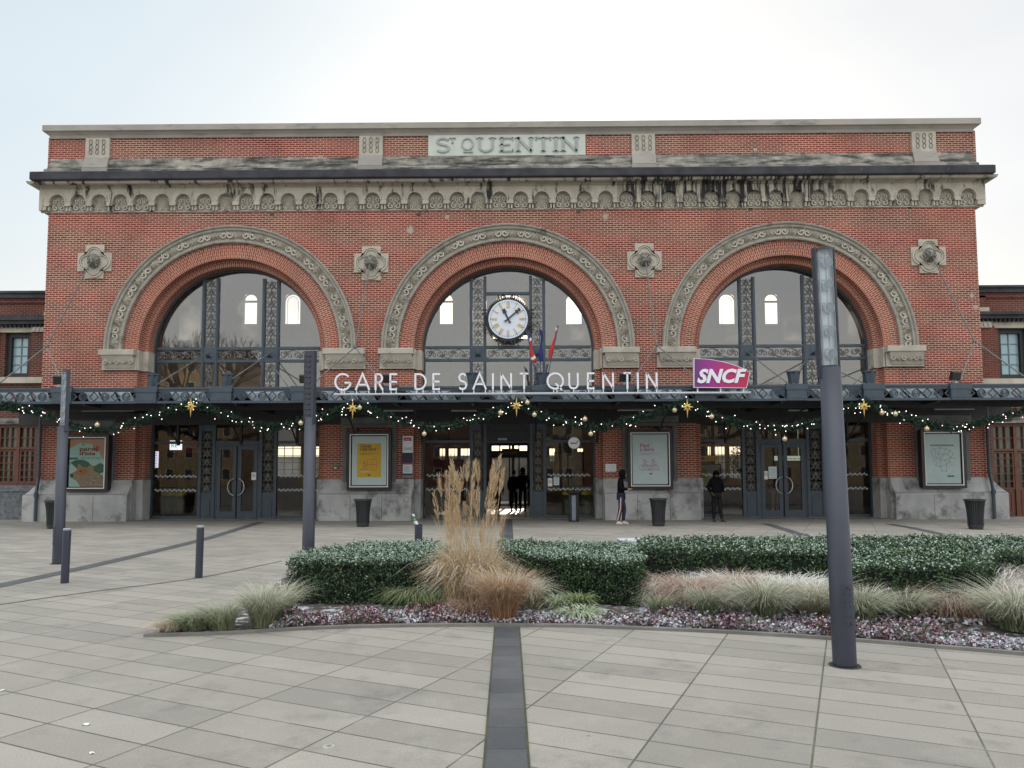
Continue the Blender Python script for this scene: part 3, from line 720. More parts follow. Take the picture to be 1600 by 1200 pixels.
# ---------------- glazed bays
def cscroll(mb, x, z, a0, r0, hand, y, w_=.02):
    mb.stroke([(x+r0*(1-.75*t)*cos(a0+hand*t*7.2), z+r0*(1-.75*t)*sin(a0+hand*t*7.2)) for t in np.linspace(0, 1, 13)], w_, y-.012, y+.012)
def vlattice(mb, x0, x1, z0, z1, y):
    "scroll ironwork running up between two steels: mirrored C-scrolls on a leafy stem"
    wd = x1-x0; n = max(1, round((z1-z0)/(wd*.82))); u = (z1-z0)/n; cx = (x0+x1)/2
    for i in range(n):
        zc_ = z0+u*i
        for h in (-1, 1):
            cscroll(mb, cx+h*wd*.26, zc_+u*.62, pi/2-h*pi/2, wd*.21, h, y); cscroll(mb, cx+h*wd*.30, zc_+u*.2, pi/2-h*pi/2, wd*.13, -h, y, .016)
            mb.stroke([(cx, zc_), (cx+h*wd*.12, zc_+u*.3), (cx+h*wd*.06, zc_+u*.62), (cx, zc_+u*.98)], .018, y-.012, y+.012)
            mb.petal(cx, zc_+u*.1, pi/2+h*.7, wd*.42, .05, y-.004, .015)
        mb.petal(cx, zc_+u*.35, pi/2, u*.6, .055, y-.006, .02)
def hlattice(mb, x0, x1, z0, z1, y):
    ht = z1-z0; n = max(1, round((x1-x0)/(ht*1.25))); u = (x1-x0)/n; cz = (z0+z1)/2
    for i in range(n):
        cx = x0+u*(i+.5); s_ = 1 if i % 2 else -1
        cscroll(mb, cx-u*.22, cz-s_*ht*.10, 0, ht*.34, s_, y); cscroll(mb, cx+u*.25, cz+s_*ht*.12, pi, ht*.30, s_, y)
        mb.stroke([(cx-u*.5, cz+s_*ht*.45), (cx-u*.1, cz+s_*ht*.25), (cx+u*.1, cz-s_*ht*.25), (cx+u*.5, cz-s_*ht*.45)], .022, y-.014, y+.012)
        for q in (-.6, 0, .6): mb.petal(cx, cz-s_*ht*.4, s_*pi/2+q, ht*.5, .05, y-.004, .015)
STRIP = flat('strip_white', (.42, .45, .46))
CAN = 4.72                                             # canopy meets the wall about here
STRIP = flat('strip_white', (.42, .45, .46))
mull = [((316, 342), (410, 437)), ((734, 760), (827, 852)), ((1154, 1180), (1253, 1281))]
zh1, zh0 = zc(540.5, YG), zc(564.5, YG); zha, zhb = zc(545.5, YG), zc(560, YG)
for bi, c in enumerate(AC):
    fr = MB(); LA = []; gl = MB(); R = RG; y0, y1 = YG-.04, YG+.08
    fr.ring(c, AZ, R-.07, R+.02, YG-.06, YG+.1, n=64, outer=False)
    for s in (-1, 1):
        xa_, xb_ = sorted((c+s*(R-.07), c+s*(R+.02))); fr.box(xa_, xb_, YG-.06, YG+.1, .02, AZ)
    Xm = []
    for p0, p1 in mull[bi]:
        x0, x1 = gx(p0, YG, 7), gx(p1, YG, 7); Xm.append((x0, x1)); t = .11
        ztop = AZ+math.sqrt(R*R-max(abs(x0-c), abs(x1-c))**2)-.02
        for a, b in ((x0, x0+t), (x1-t, x1)):
            fr.box(a, b, y0-.03, y1, 0.02, ztop+.05); fr.box(a+.03, b-.03, y0-.05, y0-.03, CAN, ztop)
        la = MB(); vlattice(la, x0+t, x1-t, zh1+.02, ztop, YG-.02); LA.append(la); la = MB(); vlattice(la, x0+t, x1-t, CAN-.1, zh0-.02, YG-.02); LA.append(la)
        zp = zc(768, YG); zg = zc(672, YG)
        la = MB(); vlattice(la, x0+t, x1-t, zp, zg, YG-.02); LA.append(la)
        fr.box(x0+t, x1-t, y0-.0, y1, .02, zp); fr.box(x0+t+.05, x1-t-.05, y0-.02, y0, .1, zc(780, YG)); fr.box(x0+t, x1-t, y0-.02, y1, zc(778, YG), zc(776, YG)); fr.box(x0-.02, x1+.02, y0-.05, y1, .0, .08)
        fr.box(x0+t, x1-t, y0-.02, y1, zg, CAN-.1)
        zq = (zha+zhb)/2; fr.box(x0+t, x1-t, y0-.02, y1, zh0, zh1)
        k = fr.n(); xc = (x0+x1)/2; fr.v += [(xc-.12, y0-.02, zq-.12), (xc+.12, y0-.02, zq-.12), (xc+.12, y0-.02, zq+.12), (xc-.12, y0-.02, zq+.12), (xc, y0-.12, zq)]
        for q in ((0,1,4),(1,2,4),(2,3,4),(3,0,4)): fr.face([k+j for j in q])
    spans = [(c-R+.1, Xm[0][0]), (Xm[0][1], Xm[1][0]), (Xm[1][1], c+R-.1)]
    for a, b in spans:
        for z0, z1 in ((zhb, zh1), (zh0, zha)) if False else ((zh1-.1, zh1), (zh0, zh0+.1)): fr.box(a, b, y0-.02, y1, z0, z1)
        la = MB(); hlattice(la, a, b, zh0+.1, zh1-.1, YG-.02); LA.append(la)
    if bi == 1: fr.box(Xm[0][1], Xm[1][0], y0-.01, y1, zc(461, YG), zc(456.5, YG))
    zb1, zb0 = zc(655, YG), zc(690, YG)               # beam behind the canopy, then transom over the doors
    for a, b in spans: fr.box(a, b, y0-.02, y1+.3, zb1, CAN-.05); fr.box(a, b, y0, y1, zb0-.04, zb0+.06); 
    n = 40; gl.v = [(c+(R-.05)*cos(pi*i/n), YG, AZ+(R-.05)*sin(pi*i/n)) for i in range(n+1)]+[(c-(R-.05), YG, CAN-.05), (c+(R-.05), YG, CAN-.05)]
    gl.face([n+2]+list(range(n+1))+[n+1])
    win = fr.build('arched_window', M['paint'], ST)
    [la.build('scroll_lattice', M['iron'], win) for la in LA]; gl.build('window_pane', M['glass'], win)
    # ground floor panes, safety strips, doors
    zt = zb1
    for j, (a, b) in enumerate(spans):
        pan = MB(); STL = []; door = (bi in (0, 2) and j == 1); auto = (bi == 1 and j == 1)
        if not door and not auto:
            pan.quad((a, YG, .1), (b, YG, .1), (b, YG, zt), (a, YG, zt)); fr2 = None
            for q in (742.5, 764.5):
                st = MB(); STL.append(st); zz_ = zc(q, YG); nn = int((b-a)/.17)
                for u in range(nn):
                    x = a+.05+(b-a-.1)*(u+.5)/nn; e = .05
                    for dx, dz in ((-.045, .02), (.035, -.02)):
                        st.quad((x+dx-e, YG-.012, zz_+dz-.03+.02), (x+dx, YG-.012, zz_+dz-.03-.01), (x+dx+e, YG-.012, zz_+dz+.01), (x+dx, YG-.012, zz_+dz+.04))
        elif door:
            pan.quad((a, YG, zb0), (b, YG, zb0), (b, YG, zt), (a, YG, zt))
        else:
            cv = MB(); cv.box(a, b, YG-.05, YG+.6, zc(690, YG), CAN-.1); cv.box(a+.02, b-.02, YG-.07, YG-.05, zc(672, YG), zc(668, YG)); cv.box(a+.02, b-.02, YG-.07, YG-.05, zc(684, YG), zc(681, YG))
            cv.box(a+.42, a+.75, YG-.10, YG-.05, zc(688, YG), zc(684.5, YG), mi=1)
            cv.build('door_header', [M['dark'], M['zinc']], ST)
        if pan.f:
            po = pan.build('shopfront_pane', M['glass_low'], ST)
            for st in STL: st.build('safety_strip', STRIP, po)
        if j != 1: sill = MB(); sill.box(a, b, y0, y1, .0, .12); sill.build('glazing_sill', M['paint'], ST)
    if bi in (0, 2):
        a, b = spans[1]; ztd = zb0-.04; mid = (a+b)/2
        jm = MB(); jm.box(a, a+.06, y0, y1, 0, ztd); jm.box(b-.06, b, y0, y1, 0, ztd); jm.box(a+.06, b-.06, y0, y1, ztd-.08, ztd)
        jm.box(mid-.02, mid+.02, y0+.04, y1, .02, ztd-.08, mi=1); jm.build('door_frame', [M['paint'], M['black']], ST)
        for s in (-1, 1):
            d0, d1 = (a+.07, mid-.03) if s < 0 else (mid+.03, b-.07)
            d = MB(); d.frame(d0, d1, .02, ztd-.09, YG-.05, YG+.02, .13); d.box(d0+.13, d1-.13, YG-.045, YG+.01, .15, .28)
            for hz in (.4, 1.4, 2.4): hx = d0-.02 if s < 0 else d1-.0; d.box(hx, hx+.03, YG-.075, YG-.05, hz, hz+.14)
            dd = d.build('door', M['paint'], ST)
            g = MB(); g.quad((d0+.13, YG-.01, .28), (d1-.13, YG-.01, .28), (d1-.13, YG-.01, ztd-.2), (d0+.13, YG-.01, ztd-.2)); g.build('door_pane', M['glass_low'], dd)
            h = MB(); hx = d1-.03 if s < 0 else d0+.03; zz_ = zc(759.5, YG)
            h.tube([(hx+s*.24*cos(t), YG-.13, zz_+.30*sin(t)) for t in np.linspace(-pi/2, pi/2, 14)], .016, 8)
            for e in (-.3, .3): h.tube([(hx, YG-.13, zz_+e), (hx, YG-.03, zz_+e)], .012, 6)
            h.build('handle', M['steel'], dd, smooth=True)

# ---------------- stone plinth with its rolled top
zpl = zc(748, -.2); zroll = zc(769, -.3); 
pl_px = ((35, 231), (495, 661), (933, 1098), (1372, 1576))
for i, (p0, p1) in enumerate(pl_px):
    x0, x1 = gx(p0, -.42, .5), gx(p1, -.42, .5)
    if i == 0: x1 = AC[0]-RI
    if i == 3: x0 = AC[2]+RI
    if i in (1,): x0, x1 = AC[0]+RI, AC[1]-RI
    if i in (2,): x0, x1 = AC[1]+RI, AC[2]-RI
    prof = [(-.45, 0), (-.45, zroll-.10), (-.43, zroll-.05), (-.38, zroll), (-.36, zroll+.02), (-.30, zroll+.10), (-.22, zroll+.22), (-.12, zpl-.08), (-.10, zpl), (.01, zpl)]
    mb = MB(); k = mb.n(); n = len(prof); e0, e1 = (0 if i != 0 else 1), (0 if i != 3 else 1)
    for y, z in prof: mb.v.append((x0+(y+.45 if e0 else 0), y, z))
    for y, z in prof: mb.v.append((x1-(y+.45 if e1 else 0), y, z))
    for j in range(n-1): mb.face((k+j, k+n+j, k+n+j+1, k+j+1))
    for X, s, e in ((0, -1, e0), (1, 1, e1)):
        b = k+(n if X else 0); q = list(range(b, b+n)); xx = mb.v[b][0]
        if not e:
            mb.v.append((xx, .01, 0)); ii = mb.n()-1; f = q+[ii]; mb.face(f if s > 0 else f[::-1])
        else:
            kk = mb.n()
            for v in [mb.v[t] for t in q]: mb.v.append((v[0], 1.4, v[2]))
            for j in range(n-1):
                f = (kk+j, q[j], q[j+1], kk+j+1); mb.face(f if s < 0 else f[::-1])
    # joints
    pl = mb.build('plinth', M['plinth'], ST)
    # returns into the reveal
    for s, c in ((-1, AC[i] if i < 3 else None), (1, AC[i-1] if i > 0 else None)):
        if c is None: continue
        rt = MB()
        xa_, xb_ = sorted((c+s*(RG-.02), c+s*RI)); rt.bbox(xa_, xb_, .12, YG-.02, 0, zpl, .03); xa_, xb_ = sorted((c+s*(RI-.03), c+s*(RI+.02))); rt.box(xa_, xb_, -.2, .15, 0, zpl-.01)
        rt.build('plinth_return', M['plinth'], pl)
    w_ = x1-x0
    for t in (.34, .68): jn = MB(); jn.box(x0+w_*t-.006, x0+w_*t+.006, -.452, -.44, 0, zroll-.1); jn.build('joint', M['black'], pl)
    jn = MB(); jn.box(x0+.05, x1-.05, -.441, -.43, zroll-.045, zroll-.035)
    jn.build('joint', M['black'], pl)

# ---------------- stone surrounds of the poster cases
PC = ((100, 169, 676, 766, 1), (542, 611, 673, 765, 0), (981, 1051, 672, 765, 0), (1440, 1509, 673, 765, 0))
for i, (p0, p1, q0, q1, _) in enumerate(PC):
    x0, x1 = gx(p0, -.2, 3), gx(p1, -.2, 3); zt = zc(q0-5, -.1); t = .17
    mb = MB(); mb.bbox(x0-t, x0-.0, -.14, .02, zroll, zt, .03); mb.bbox(x1+.0, x1+t, -.14, .02, zroll, zt, .03)
    mb.bbox(x0-t, x1+t, -.16, .02, zt, zt+.14, .02); mb.bbox(x0-t-.06, x1+t+.06, -.22, .02, zt+.14, zt+.42, .06)
    mb.build('stone_surround', M['stone_grey'] if False else pm('surround_stone', (.17, .18, .18), (.12, .125, .13), 2, .9), ST)

# ---------------- downpipes
for p, s in ((62, -1), (1544, 1)):
    x = gx(p, -.15, 3); x2 = gx(55 if s < 0 else 1554, -.55, .5); b = MB()
    b.tube([(x, -.12, 4.6), (x, -.12, zpl+.15), (x+(x2-x)*.5, -.3, zpl-.05), (x2, -.52, zroll+.05), (x2, -.53, .02)], .055, 10)
    for z in (3.4, zpl+.2, zroll, .9): xx = x if z > zpl else x2; yy = -.12 if z > zpl else -.53; b.lathe([(.072, -.04), (.072, .04)], xx, yy, z, 10)
    b.build('downpipe', M['paint'], ST)
# dark opening between station and right/left wing: none

# ================================================================== CANOPY (part of the station, sub-parts below)
YC = -3.6
cz1, cz0 = zc(604.5, YC), zc(628, YC); xc0, xc1 = gx(-90, YC, 4), gx(1700, YC, 4)
cn = MB()
cn.box(xc0, xc1, YC, YC+.08, cz1-.10, cz1); cn.box(xc0, xc1, YC-.03, YC+.10, cz1-.03, cz1+.03); cn.box(xc0, xc1, YC-.02, YC+.08, cz0, cz0+.075)
piers = [(82, 112), (213, 245), (330, 362), (456, 488), (594, 622), (720, 750), (832, 860), (960, 990), (1086, 1118), (1229, 1260), (1349, 1380), (1485, 1516)]
PX = [(gx(a, YC, 4), gx(b, YC, 4)) for a, b in piers]
for a, b in PX:
    cn.box(a, b, YC-.05, YC+.12, cz0+.01, cz1-.02); cn.box(a-.03, b+.03, YC-.07, YC+.13, cz1-.12, cz1+.05)
    cn.box(a+.03, b-.03, YC-.06, YC-.05, cz0+.08, cz0+.10)
    for x in (a+.04, b-.04):
        for z in (cz0+.05, cz0+.2, cz1-.16): cn.box(x-.012, x+.012, YC-.06, YC-.05, z-.012, z+.012)
canopy = cn.build('canopy', M['paint'], ST)
edges = [xc0]+[v for ab in PX for v in ab]+[xc1]; zl, zu = cz0+.075, cz1-.10; hh = zu-zl; cz = (zl+zu)/2
for i in range(0, len(edges), 2):
    la = MB(); a, b = edges[i], edges[i+1]; n = max(1, round((b-a)/(hh*2.3))); u = (b-a)/n
    for j in range(n):
        cx = a+u*(j+.5)
        pts = [(cx+hh*.40*(1-t*.8)*cos(t*4.2*pi), cz+hh*.40*(1-t*.8)*sin(t*4.2*pi)) for t in np.linspace(0, 1, 22)]
        la.stroke(pts, .017, YC+.02, YC+.05); 
        la.stroke([(cx+hh*.42*cos(t), cz+hh*.42*sin(t)) for t in np.linspace(0, 2*pi, 13)][:-1], .02, YC+.02, YC+.05, closed=True)
        la.stroke([(a+u*j, zu), (a+u*j+u*.20, cz+.0), (a+u*j, zl)], .03, YC+.02, YC+.05); la.stroke([(a+u*(j+1), zu), (a+u*(j+1)-u*.20, cz), (a+u*(j+1), zl)], .03, YC+.02, YC+.05)
    la.build('fascia_scrollwork', M['paint'], canopy)
FG = pm('glass_glow_board', (.33, .39, .42), (.20, .25, .28), 5, .3)
for i in range(0, len(edges), 2):                      # pale boards behind the scrolls; glow of lit roof glass put into their colour
    pn = MB(); a, b = edges[i], edges[i+1]; n = max(1, int((b-a)/.62)); u = (b-a)/n
    n = max(2, n+1); u = (b-a)/n
    for j in range(1, n): pn.quad((a+u*j-.02, YC+.17, zl-.04), (a+u*(j+1)-.10, YC+.17, zl-.04), (a+u*(j+1)-.38, YC+.30, zu+.05), (a+u*j-.32, YC+.30, zu+.05))
    pn.build('pale_backing_board', FG, canopy)
sf = MB(); sf.quad((xc0, YC+1.1, cz0+.1), (xc0, 0.0, CAN-.35), (xc1, 0.0, CAN-.35), (xc1, YC+1.1, cz0+.1)); sf.quad((xc0, YC+1.05, cz1-.0), (xc1, YC+1.05, cz1-.0), (xc1, 0, CAN+.02), (xc0, 0, CAN+.02))
sf.quad((xc0, YC+.1, zl-.02), (xc0, YC+1.12, cz0+.1), (xc1, YC+1.12, cz0+.1), (xc1, YC+.1, zl-.02))
sf.build('soffit', M['soffit'], canopy)
bm_ = MB(); bm_.box(xc0, xc1, YC+.9, YC+1.1, cz0-.12, cz0+.12); bm_.box(xc0, xc1, -.16, -.005, cz0-.52+.1, cz0+.1)
for a, b in PX:
    x = (a+b)/2*.955+.0; bm_.box(x-.05, x+.05, YC+.1, -.01, cz0-.05, cz0+.1)
bm_.build('beam', M['dark'], canopy)
for i in (1, 2, 3, 5, 6, 7, 9, 10, 11, 0, 4, 8):       # curved brackets at the mullions and piers
    x = (PX[i][0]+PX[i][1])/2*.86+.04; bk = MB(); 
    pts = [(YC+1.0, cz0-.05), (YC+1.7, cz0-.14), (YC+2.5, cz0-.42), (-.7, cz0-.62), (-.15, cz0-1.05)]
    for q in range(len(pts)-1):
        p_, r_ = Vector(pts[q]), Vector(pts[q+1]); bk.tube([(x, p_.x, p_.y), (x, r_.x, r_.y)], .03, 6)
    bk.box(x-.035, x+.035, -.14, 0 if i in (0, 4, 8) else -.02, cz0-1.15, cz0-.1)
    bk.build('bracket', M['dark'], canopy)
# tie rods
for i, s in ((0, -1), (1, -1), (2, 1), (3, 1)):
    x, z = MED[i]; b = MB(); j = [(73, 541), (555, 542), (1026, 539), (1523, 533)][i]; ends = [((0, 590), (97, 590)), ((486, 594), (597, 592)), ((984, 592), (1096, 590)), ((1600, 580), (1500, 588))][i]
    nx_, nz_2 = at(j[0], j[1], -1.7); b.tube([(x, -.3, z-.12), (nx_, -1.7, nz_2)], .022, 6); b.ball((nx_, -1.7, nz_2), .07, 8, 6)
    for e in ends: ex, ez = at(e[0], e[1]+8, YC+.1); b.tube([(nx_, -1.7, nz_2), (ex, YC+.1, ez)], .020, 6)
    b.build('tie_rod', M['iron'], canopy)
for i, ((a0, a1), (b0, b1)) in enumerate((((325, 551), (245, 601)), ((423, 551), (363, 592)), ((423, 568), (452, 606)), ((342, 571), (363, 604)), ((1166, 549), (1232, 600)), ((1268, 560), (1352, 600)), ((1258, 565), (1225, 604)), ((1365, 570), (1330, 604)))):
    b = MB(); p = at(a0, a1, YG-.1); q = at(b0, b1, YC+.1); b.tube([(p[0], YG-.1, p[1]), (q[0], YC+.1, q[1])], .018, 6); b.build('tie_rod', M['iron'], canopy)

# planters standing on the canopy edge
def planter():
    t = thing('ribbed_planter', '', 'planter'); b = MB()
    n = 24; prof = [(.14, 0), (.145, .03), (.15, .06), (.195, .36), (.20, .40), (.18, .40), (.16, .34)]
    for r, h in prof:
        for j in range(n):
            a = 2*pi*j/n; rr = r*(1-.16*(j % 4 in (0, 1)) *(0.03 < h < .37)); b.v.append((rr*cos(a), rr*sin(a), h))
    for i in range(len(prof)-1):
        for j in range(n): a = i*n+j; c_ = i*n+(j+1) % n; b.face((a, c_, c_+n, a+n))
    b.face([(len(prof)-1)*n+j for j in range(n)]); b.face(list(reversed(range(n)))); b.build('pot', M['paint'], t, local=True)
    l = MB(); l.lathe([(.20, .385), (.212, .395), (.212, .43), (.19, .435), (.17, .40)], n=12); l.build('rim', M['paint'], t, local=True)
    return t
pl0 = planter(); labs = ['grey ribbed planter on the canopy edge at the left foot of the left arch', 'grey ribbed planter on the canopy edge in front of the middle of the left arch',
  'grey ribbed planter on the canopy behind the letters AI of the station sign', 'grey ribbed planter behind the flagpoles on the canopy edge', 'grey ribbed planter on the canopy between the purple sign and the tall lamp post', 'grey ribbed planter on the canopy just right of the tall lamp post']
for i, pi_ in enumerate((1, 2, 5, 6, 9, 10)):
    a, b_ = PX[pi_]; p_ = pl0 if i == 0 else dup(pl0); p_.location = ((a+b_)/2+.05, YC+.12+.2, cz1+.05); p_['label'] = labs[i]; p_['group'] = 'planters along the canopy edge'
    if i == 0: WL[p_.name] = tuple(p_.location)

# ================================================================== WINGS
def wing(side):
    s = side; YW2 = .9
    label = 'low dark brick wing with a tall window, set back to the left of the station' if s < 0 else 'low dark brick wing with panelled wooden doors, set back to the right of the station'
    t = thing('station_wing', label, 'building', (XL-3 if s < 0 else XR+3, YW2, 0))
    x0, x1 = (gx(-140, YW2, 3), XL) if s < 0 else (XR, gx(1740, YW2, 3))
    Q = (458, 467, 497, 507, 520, 590) if s < 0 else (449, 458, 490, 498, 513, 592)
    Z = [at(20 if s < 0 else 1580, q, YW2)[1] for q in Q]
    wx0, wx1 = (gx(7, YW2, 6), gx(46, YW2, 6)) if s < 0 else (gx(1561, YW2, 6), gx(1605, YW2, 6))
    if s < 0: lx0, lx1, lz1, lz0 = gx(-8, YW2, 2), gx(57, YW2, 2), at(20, 663, YW2)[1], at(20, 757, YW2)[1]
    else: lx0, lx1, lz1, lz0 = gx(1551, YW2, 2), gx(1668, YW2, 2), at(1580, 661, YW2)[1], .03
    wallm = MB(); wall_grid(wallm, x0, x1, YW2, .0, Z[0]-.05, [(wx0, wx1, Z[5]-.0, Z[4]), (lx0, lx1, lz0, lz1)], th=.35)
    wallm.quad((x0, 9, 0), (x0, YW2, 0), (x0, YW2, Z[0]), (x0, 9, Z[0])); wallm.quad((x1, YW2, 0), (x1, 9, 0), (x1, 9, Z[0]), (x1, YW2, Z[0]))
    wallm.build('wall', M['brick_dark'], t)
    pl = MB()                                           # brick pilasters beside the window, panel recess frame in the attic
    for a in (wx0-1.05, wx1+.02): pl.box(a+.1, a+.85, YW2-.12, YW2, Z[5], Z[3]-.28)
    pl.box(x0, x1, YW2-.06, YW2, Z[1]-.18, Z[1]+.02); 
    for k in range(-2, 3):
        xx = (wx0+wx1)/2+k*2.4+1.1
        if x0 < xx < x1-.5: pl.box(xx, xx+.35, YW2-.06, YW2, Z[2], Z[1]-.1)
    pl.build('pilaster', M['brick_dark'], t)
    c = MB(); c.box(x0, x1, YW2-.16, YW2+.4, Z[1], Z[0]+.05); c.box(x0, x1, YW2-.22, YW2+.4, Z[0]-.05, Z[0]+.03)
    c.box(x0, x1, YW2-.42, YW2, Z[3]+.08, Z[2]); c.box(x0, x1, YW2-.34, YW2, Z[3]-.05, Z[3]+.08)
    for k in range(int((x1-x0)/.16)): c.box(x0+k*.16, x0+k*.16+.08, YW2-.26, YW2, Z[3]-.14, Z[3]-.05)
    c.build('cornice', M['stone_black'], t)
    c = MB(); c.box(x0, x1, YW2-.10, YW2+.01, Z[4], Z[3]-.1); c.box(x0, x1, YW2-.14, YW2+.1, Z[5]-.22, Z[5]); 
    for a in (wx0-.62, wx1+.45):
        if x0 < a < x1: 
            c.box(a-.28, a+.28, YW2-.2, YW2, Z[4]+.0, Z[3]-.13)
            for u in (-.16, 0, .16): c.box(a+u-.03, a+u+.03, YW2-.235, YW2-.2, Z[4]+.05, Z[3]-.2)
    for k in range(-3, 3):
        xx = (wx0+wx1)/2+k*2.4+1.1
        if x0 < xx < x1-.4: c.box(xx-.1, xx+.45, YW2-.09, YW2, Z[2]+.0, Z[2]+.22)
    c.build('stone_band', M['stone'], t)
    f = MB(); f.frame(wx0, wx1, Z[5]+.02, Z[4], YW2+.12, YW2+.28, .16); wf_ = f.build('window', M['dark'], t)
    g = MB(); g.quad((wx0+.1, YW2+.25, Z[5]), (wx1-.1, YW2+.25, Z[5]), (wx1-.1, YW2+.25, Z[4]), (wx0+.1, YW2+.25, Z[4])); g.build('window_pane', pm('blind_glass', (.30, .42, .47), (.26, .38, .43), .5, .12), wf_)
    b = MB(); b.bars(wx0+.16, wx1-.16, Z[5]+.18, Z[4]-.16, YW2+.22, YW2+.25, 2, 4, .03); b.build('glazing_bar', pm('grey_bar', (.16, .23, .27)), wf_)
    # timber below
    d = MB(); nx = 2 if s < 0 else 3
    d.frame(lx0, lx1, lz0, lz1, YW2+.08, YW2+.22, .12, bottom=s < 0); w2 = (lx1-lx0)/nx
    zt = lz1-(.9 if s < 0 else 1.0)
    d.box(lx0+.1, lx1-.1, YW2+.09, YW2+.2, zt-.06, zt+.06)
    for k in range(1, nx): d.box(lx0+w2*k-.06, lx0+w2*k+.06, YW2+.07, YW2+.2, lz0, lz1)
    if s > 0:
        d.box(lx0+.1, lx1-.1, YW2+.12, YW2+.2, lz0, 1.0)
        for k in range(nx):
            a, b_ = lx0+w2*k+.16, lx0+w2*(k+1)-.16; d.frame(a, b_, .12, .92, YW2+.10, YW2+.13, .05); d.bbox(a+.08, b_-.08, YW2+.095, YW2+.13, .22, .82, .03)
    for k in range(nx):
        a, b_ = lx0+w2*k+.08, lx0+w2*(k+1)-.08; d.bars(a, b_, zt, lz1-.1, YW2+.1, YW2+.14, 3, 2, .035); d.bars(a, b_, lz0 if s < 0 else 1.0, zt, YW2+.1, YW2+.14, 3, 5 if s < 0 else 5, .035)
        d.frame(a-.02, b_+.02, lz0+.02 if s < 0 else .98, zt-.03, YW2+.09, YW2+.15, .07)
    dw = d.build('timber_window' if s < 0 else 'timber_door', M['wood'], t)
    g = MB(); g.quad((lx0, YW2+.17, max(lz0, .02)), (lx1, YW2+.17, max(lz0, .02)), (lx1, YW2+.17, lz1), (lx0, YW2+.17, lz1)); g.build('pane', pm('dim_glass', (.045, .045, .035), (.09, .085, .06), .9, .08), dw)
    p = MB()
    if s < 0: p.box(x0, x1+.0, YW2-.16, YW2, .0, lz0-.25); p.box(x0, x1, YW2-.2, YW2, lz0-.25, lz0-.02)
    else: p.box(lx1+.1, x1, YW2-.16, YW2, 0, .9); p.box(x0, lx0-.02, YW2-.16, YW2, 0, .9)
    p.build('plinth', pm('roughcast', (.17, .185, .20), (.09, .1, .115), 9, .95, bmp=.6, bscale=20), t)
    p = MB(); p.quad((x0, YW2, Z[0]-.1), (x1, YW2, Z[0]-.1), (x1, 9, Z[0]-.1), (x0, 9, Z[0]-.1)); p.build('roof', M['soffit'], t); p = MB(); p.box(lx0-.05, lx1+.05, YW2-.1, YW2+.0, lz1, lz1+.22); p.build('lintel', M['stone_grey'], t)
wing(-1); wing(1)

# ================================================================== GROUND
def vmath(t, op, a, b=None):
    n = nd(t, 'ShaderNodeMath', operation=op)
    for i, q in enumerate((a, b)):
        if q is None: continue
        if isinstance(q, bpy.types.NodeSocket): t.links.new(q, n.inputs[i])
        else: n.inputs[i].default_value = q
    return n.outputs[0]
gm, t, b = mk('paving')
ang = math.atan((1322-800)/F*cos(0))+YAW               # grid turned against the facade
p0 = gr(1278, 1113); SW, SL = .905, .325
tcn = t.nodes.new('ShaderNodeTexCoord'); mpn = t.nodes.new('ShaderNodeMapping'); mpn.vector_type = 'TEXTURE'
mpn.inputs['Location'].default_value = (p0[0], p0[1], 0); mpn.inputs['Rotation'].default_value = (0, 0, -ang)
t.links.new(tcn.outputs['Object'], mpn.inputs[0]); vv = mpn.outputs[0]
br = nd(t, 'ShaderNodeTexBrick', offset=0.0, i_Scale=1, i_Mortar_Size=.0075, i_Mortar_Smooth=.4, i_Brick_Width=SW, i_Row_Height=SL, i_Bias=0)
br.inputs['Color1'].default_value = (.41, .386, .34, 1); br.inputs['Color2'].default_value = (.305, .288, .256, 1); br.inputs['Mortar'].default_value = (.10, .098, .088, 1)
t.links.new(vv, br.inputs['Vector'])
ob = coord(t); big = noise(t, ob, .35, 5, .6, .3, .7); c0 = mixc(t, vmath(t, 'MULTIPLY', noise(t, coord(t, loc=(2, 9, 4)), 2.3, 7, .7, .5, .72), .5), br.outputs[0], (.46, .44, .39)); c1 = mixc(t, vmath(t, 'MULTIPLY', big, .40), c0, (.235, .222, .20))
st_ = noise(t, coord(t, loc=(4, 7, 1)), 1.7, 8, .7, .55, .78); c2 = mixc(t, vmath(t, 'MULTIPLY', st_, .65), c1, (.13, .127, .118))
gr_ = noise(t, ob, 75, 4, .8, .25, .75); mx = nd(t, 'ShaderNodeMix', data_type='RGBA', blend_type='MULTIPLY'); mx.inputs[0].default_value = .38
t.links.new(c2, mx.inputs[6]); t.links.new(gr_, mx.inputs[7])
# spots of gum and grit
vo = nd(t, 'ShaderNodeTexVoronoi', i_Scale=2.6); t.links.new(ob, vo.inputs['Vector']); sp_ = vmath(t, 'LESS_THAN', vo.outputs['Distance'], .035)
c3 = mixc(t, vmath(t, 'MULTIPLY', sp_, .55), mx.outputs[2], (.10, .10, .095))
# moss in some joints
mo = vmath(t, 'MULTIPLY', br.outputs['Fac'], noise(t, coord(t, loc=(1, 2, 3)), .8, 3, .5, .5, .62)); c4 = mixc(t, vmath(t, 'MULTIPLY', mo, .4), c3, (.09, .11, .03))
t.links.new(c4, b.inputs['Base Color']); b.inputs['Roughness'].default_value = .82; b.inputs['Specular IOR Level'].default_value = .35
hh_ = vmath(t, 'ADD', vmath(t, 'MULTIPLY', br.outputs['Fac'], -1.0), vmath(t, 'MULTIPLY', gr_, .25)); bump(t, b, hh_, .6, .006)
g = MB(); g.quad((-60, -60, 0), (60, -60, 0), (60, .95, 0), (-60, .95, 0)); o = g.build('plaza_paving', gm); kind(o, 'structure')
g = MB(); 
g.quad((-900, -900, -.02), (900, -900, -.02), (900, 1100, -.02), (-900, 1100, -.02)); o = g.build('ground', pm('far_ground', (.20, .195, .18), (.15, .15, .14), .1, .9)); kind(o, 'structure')
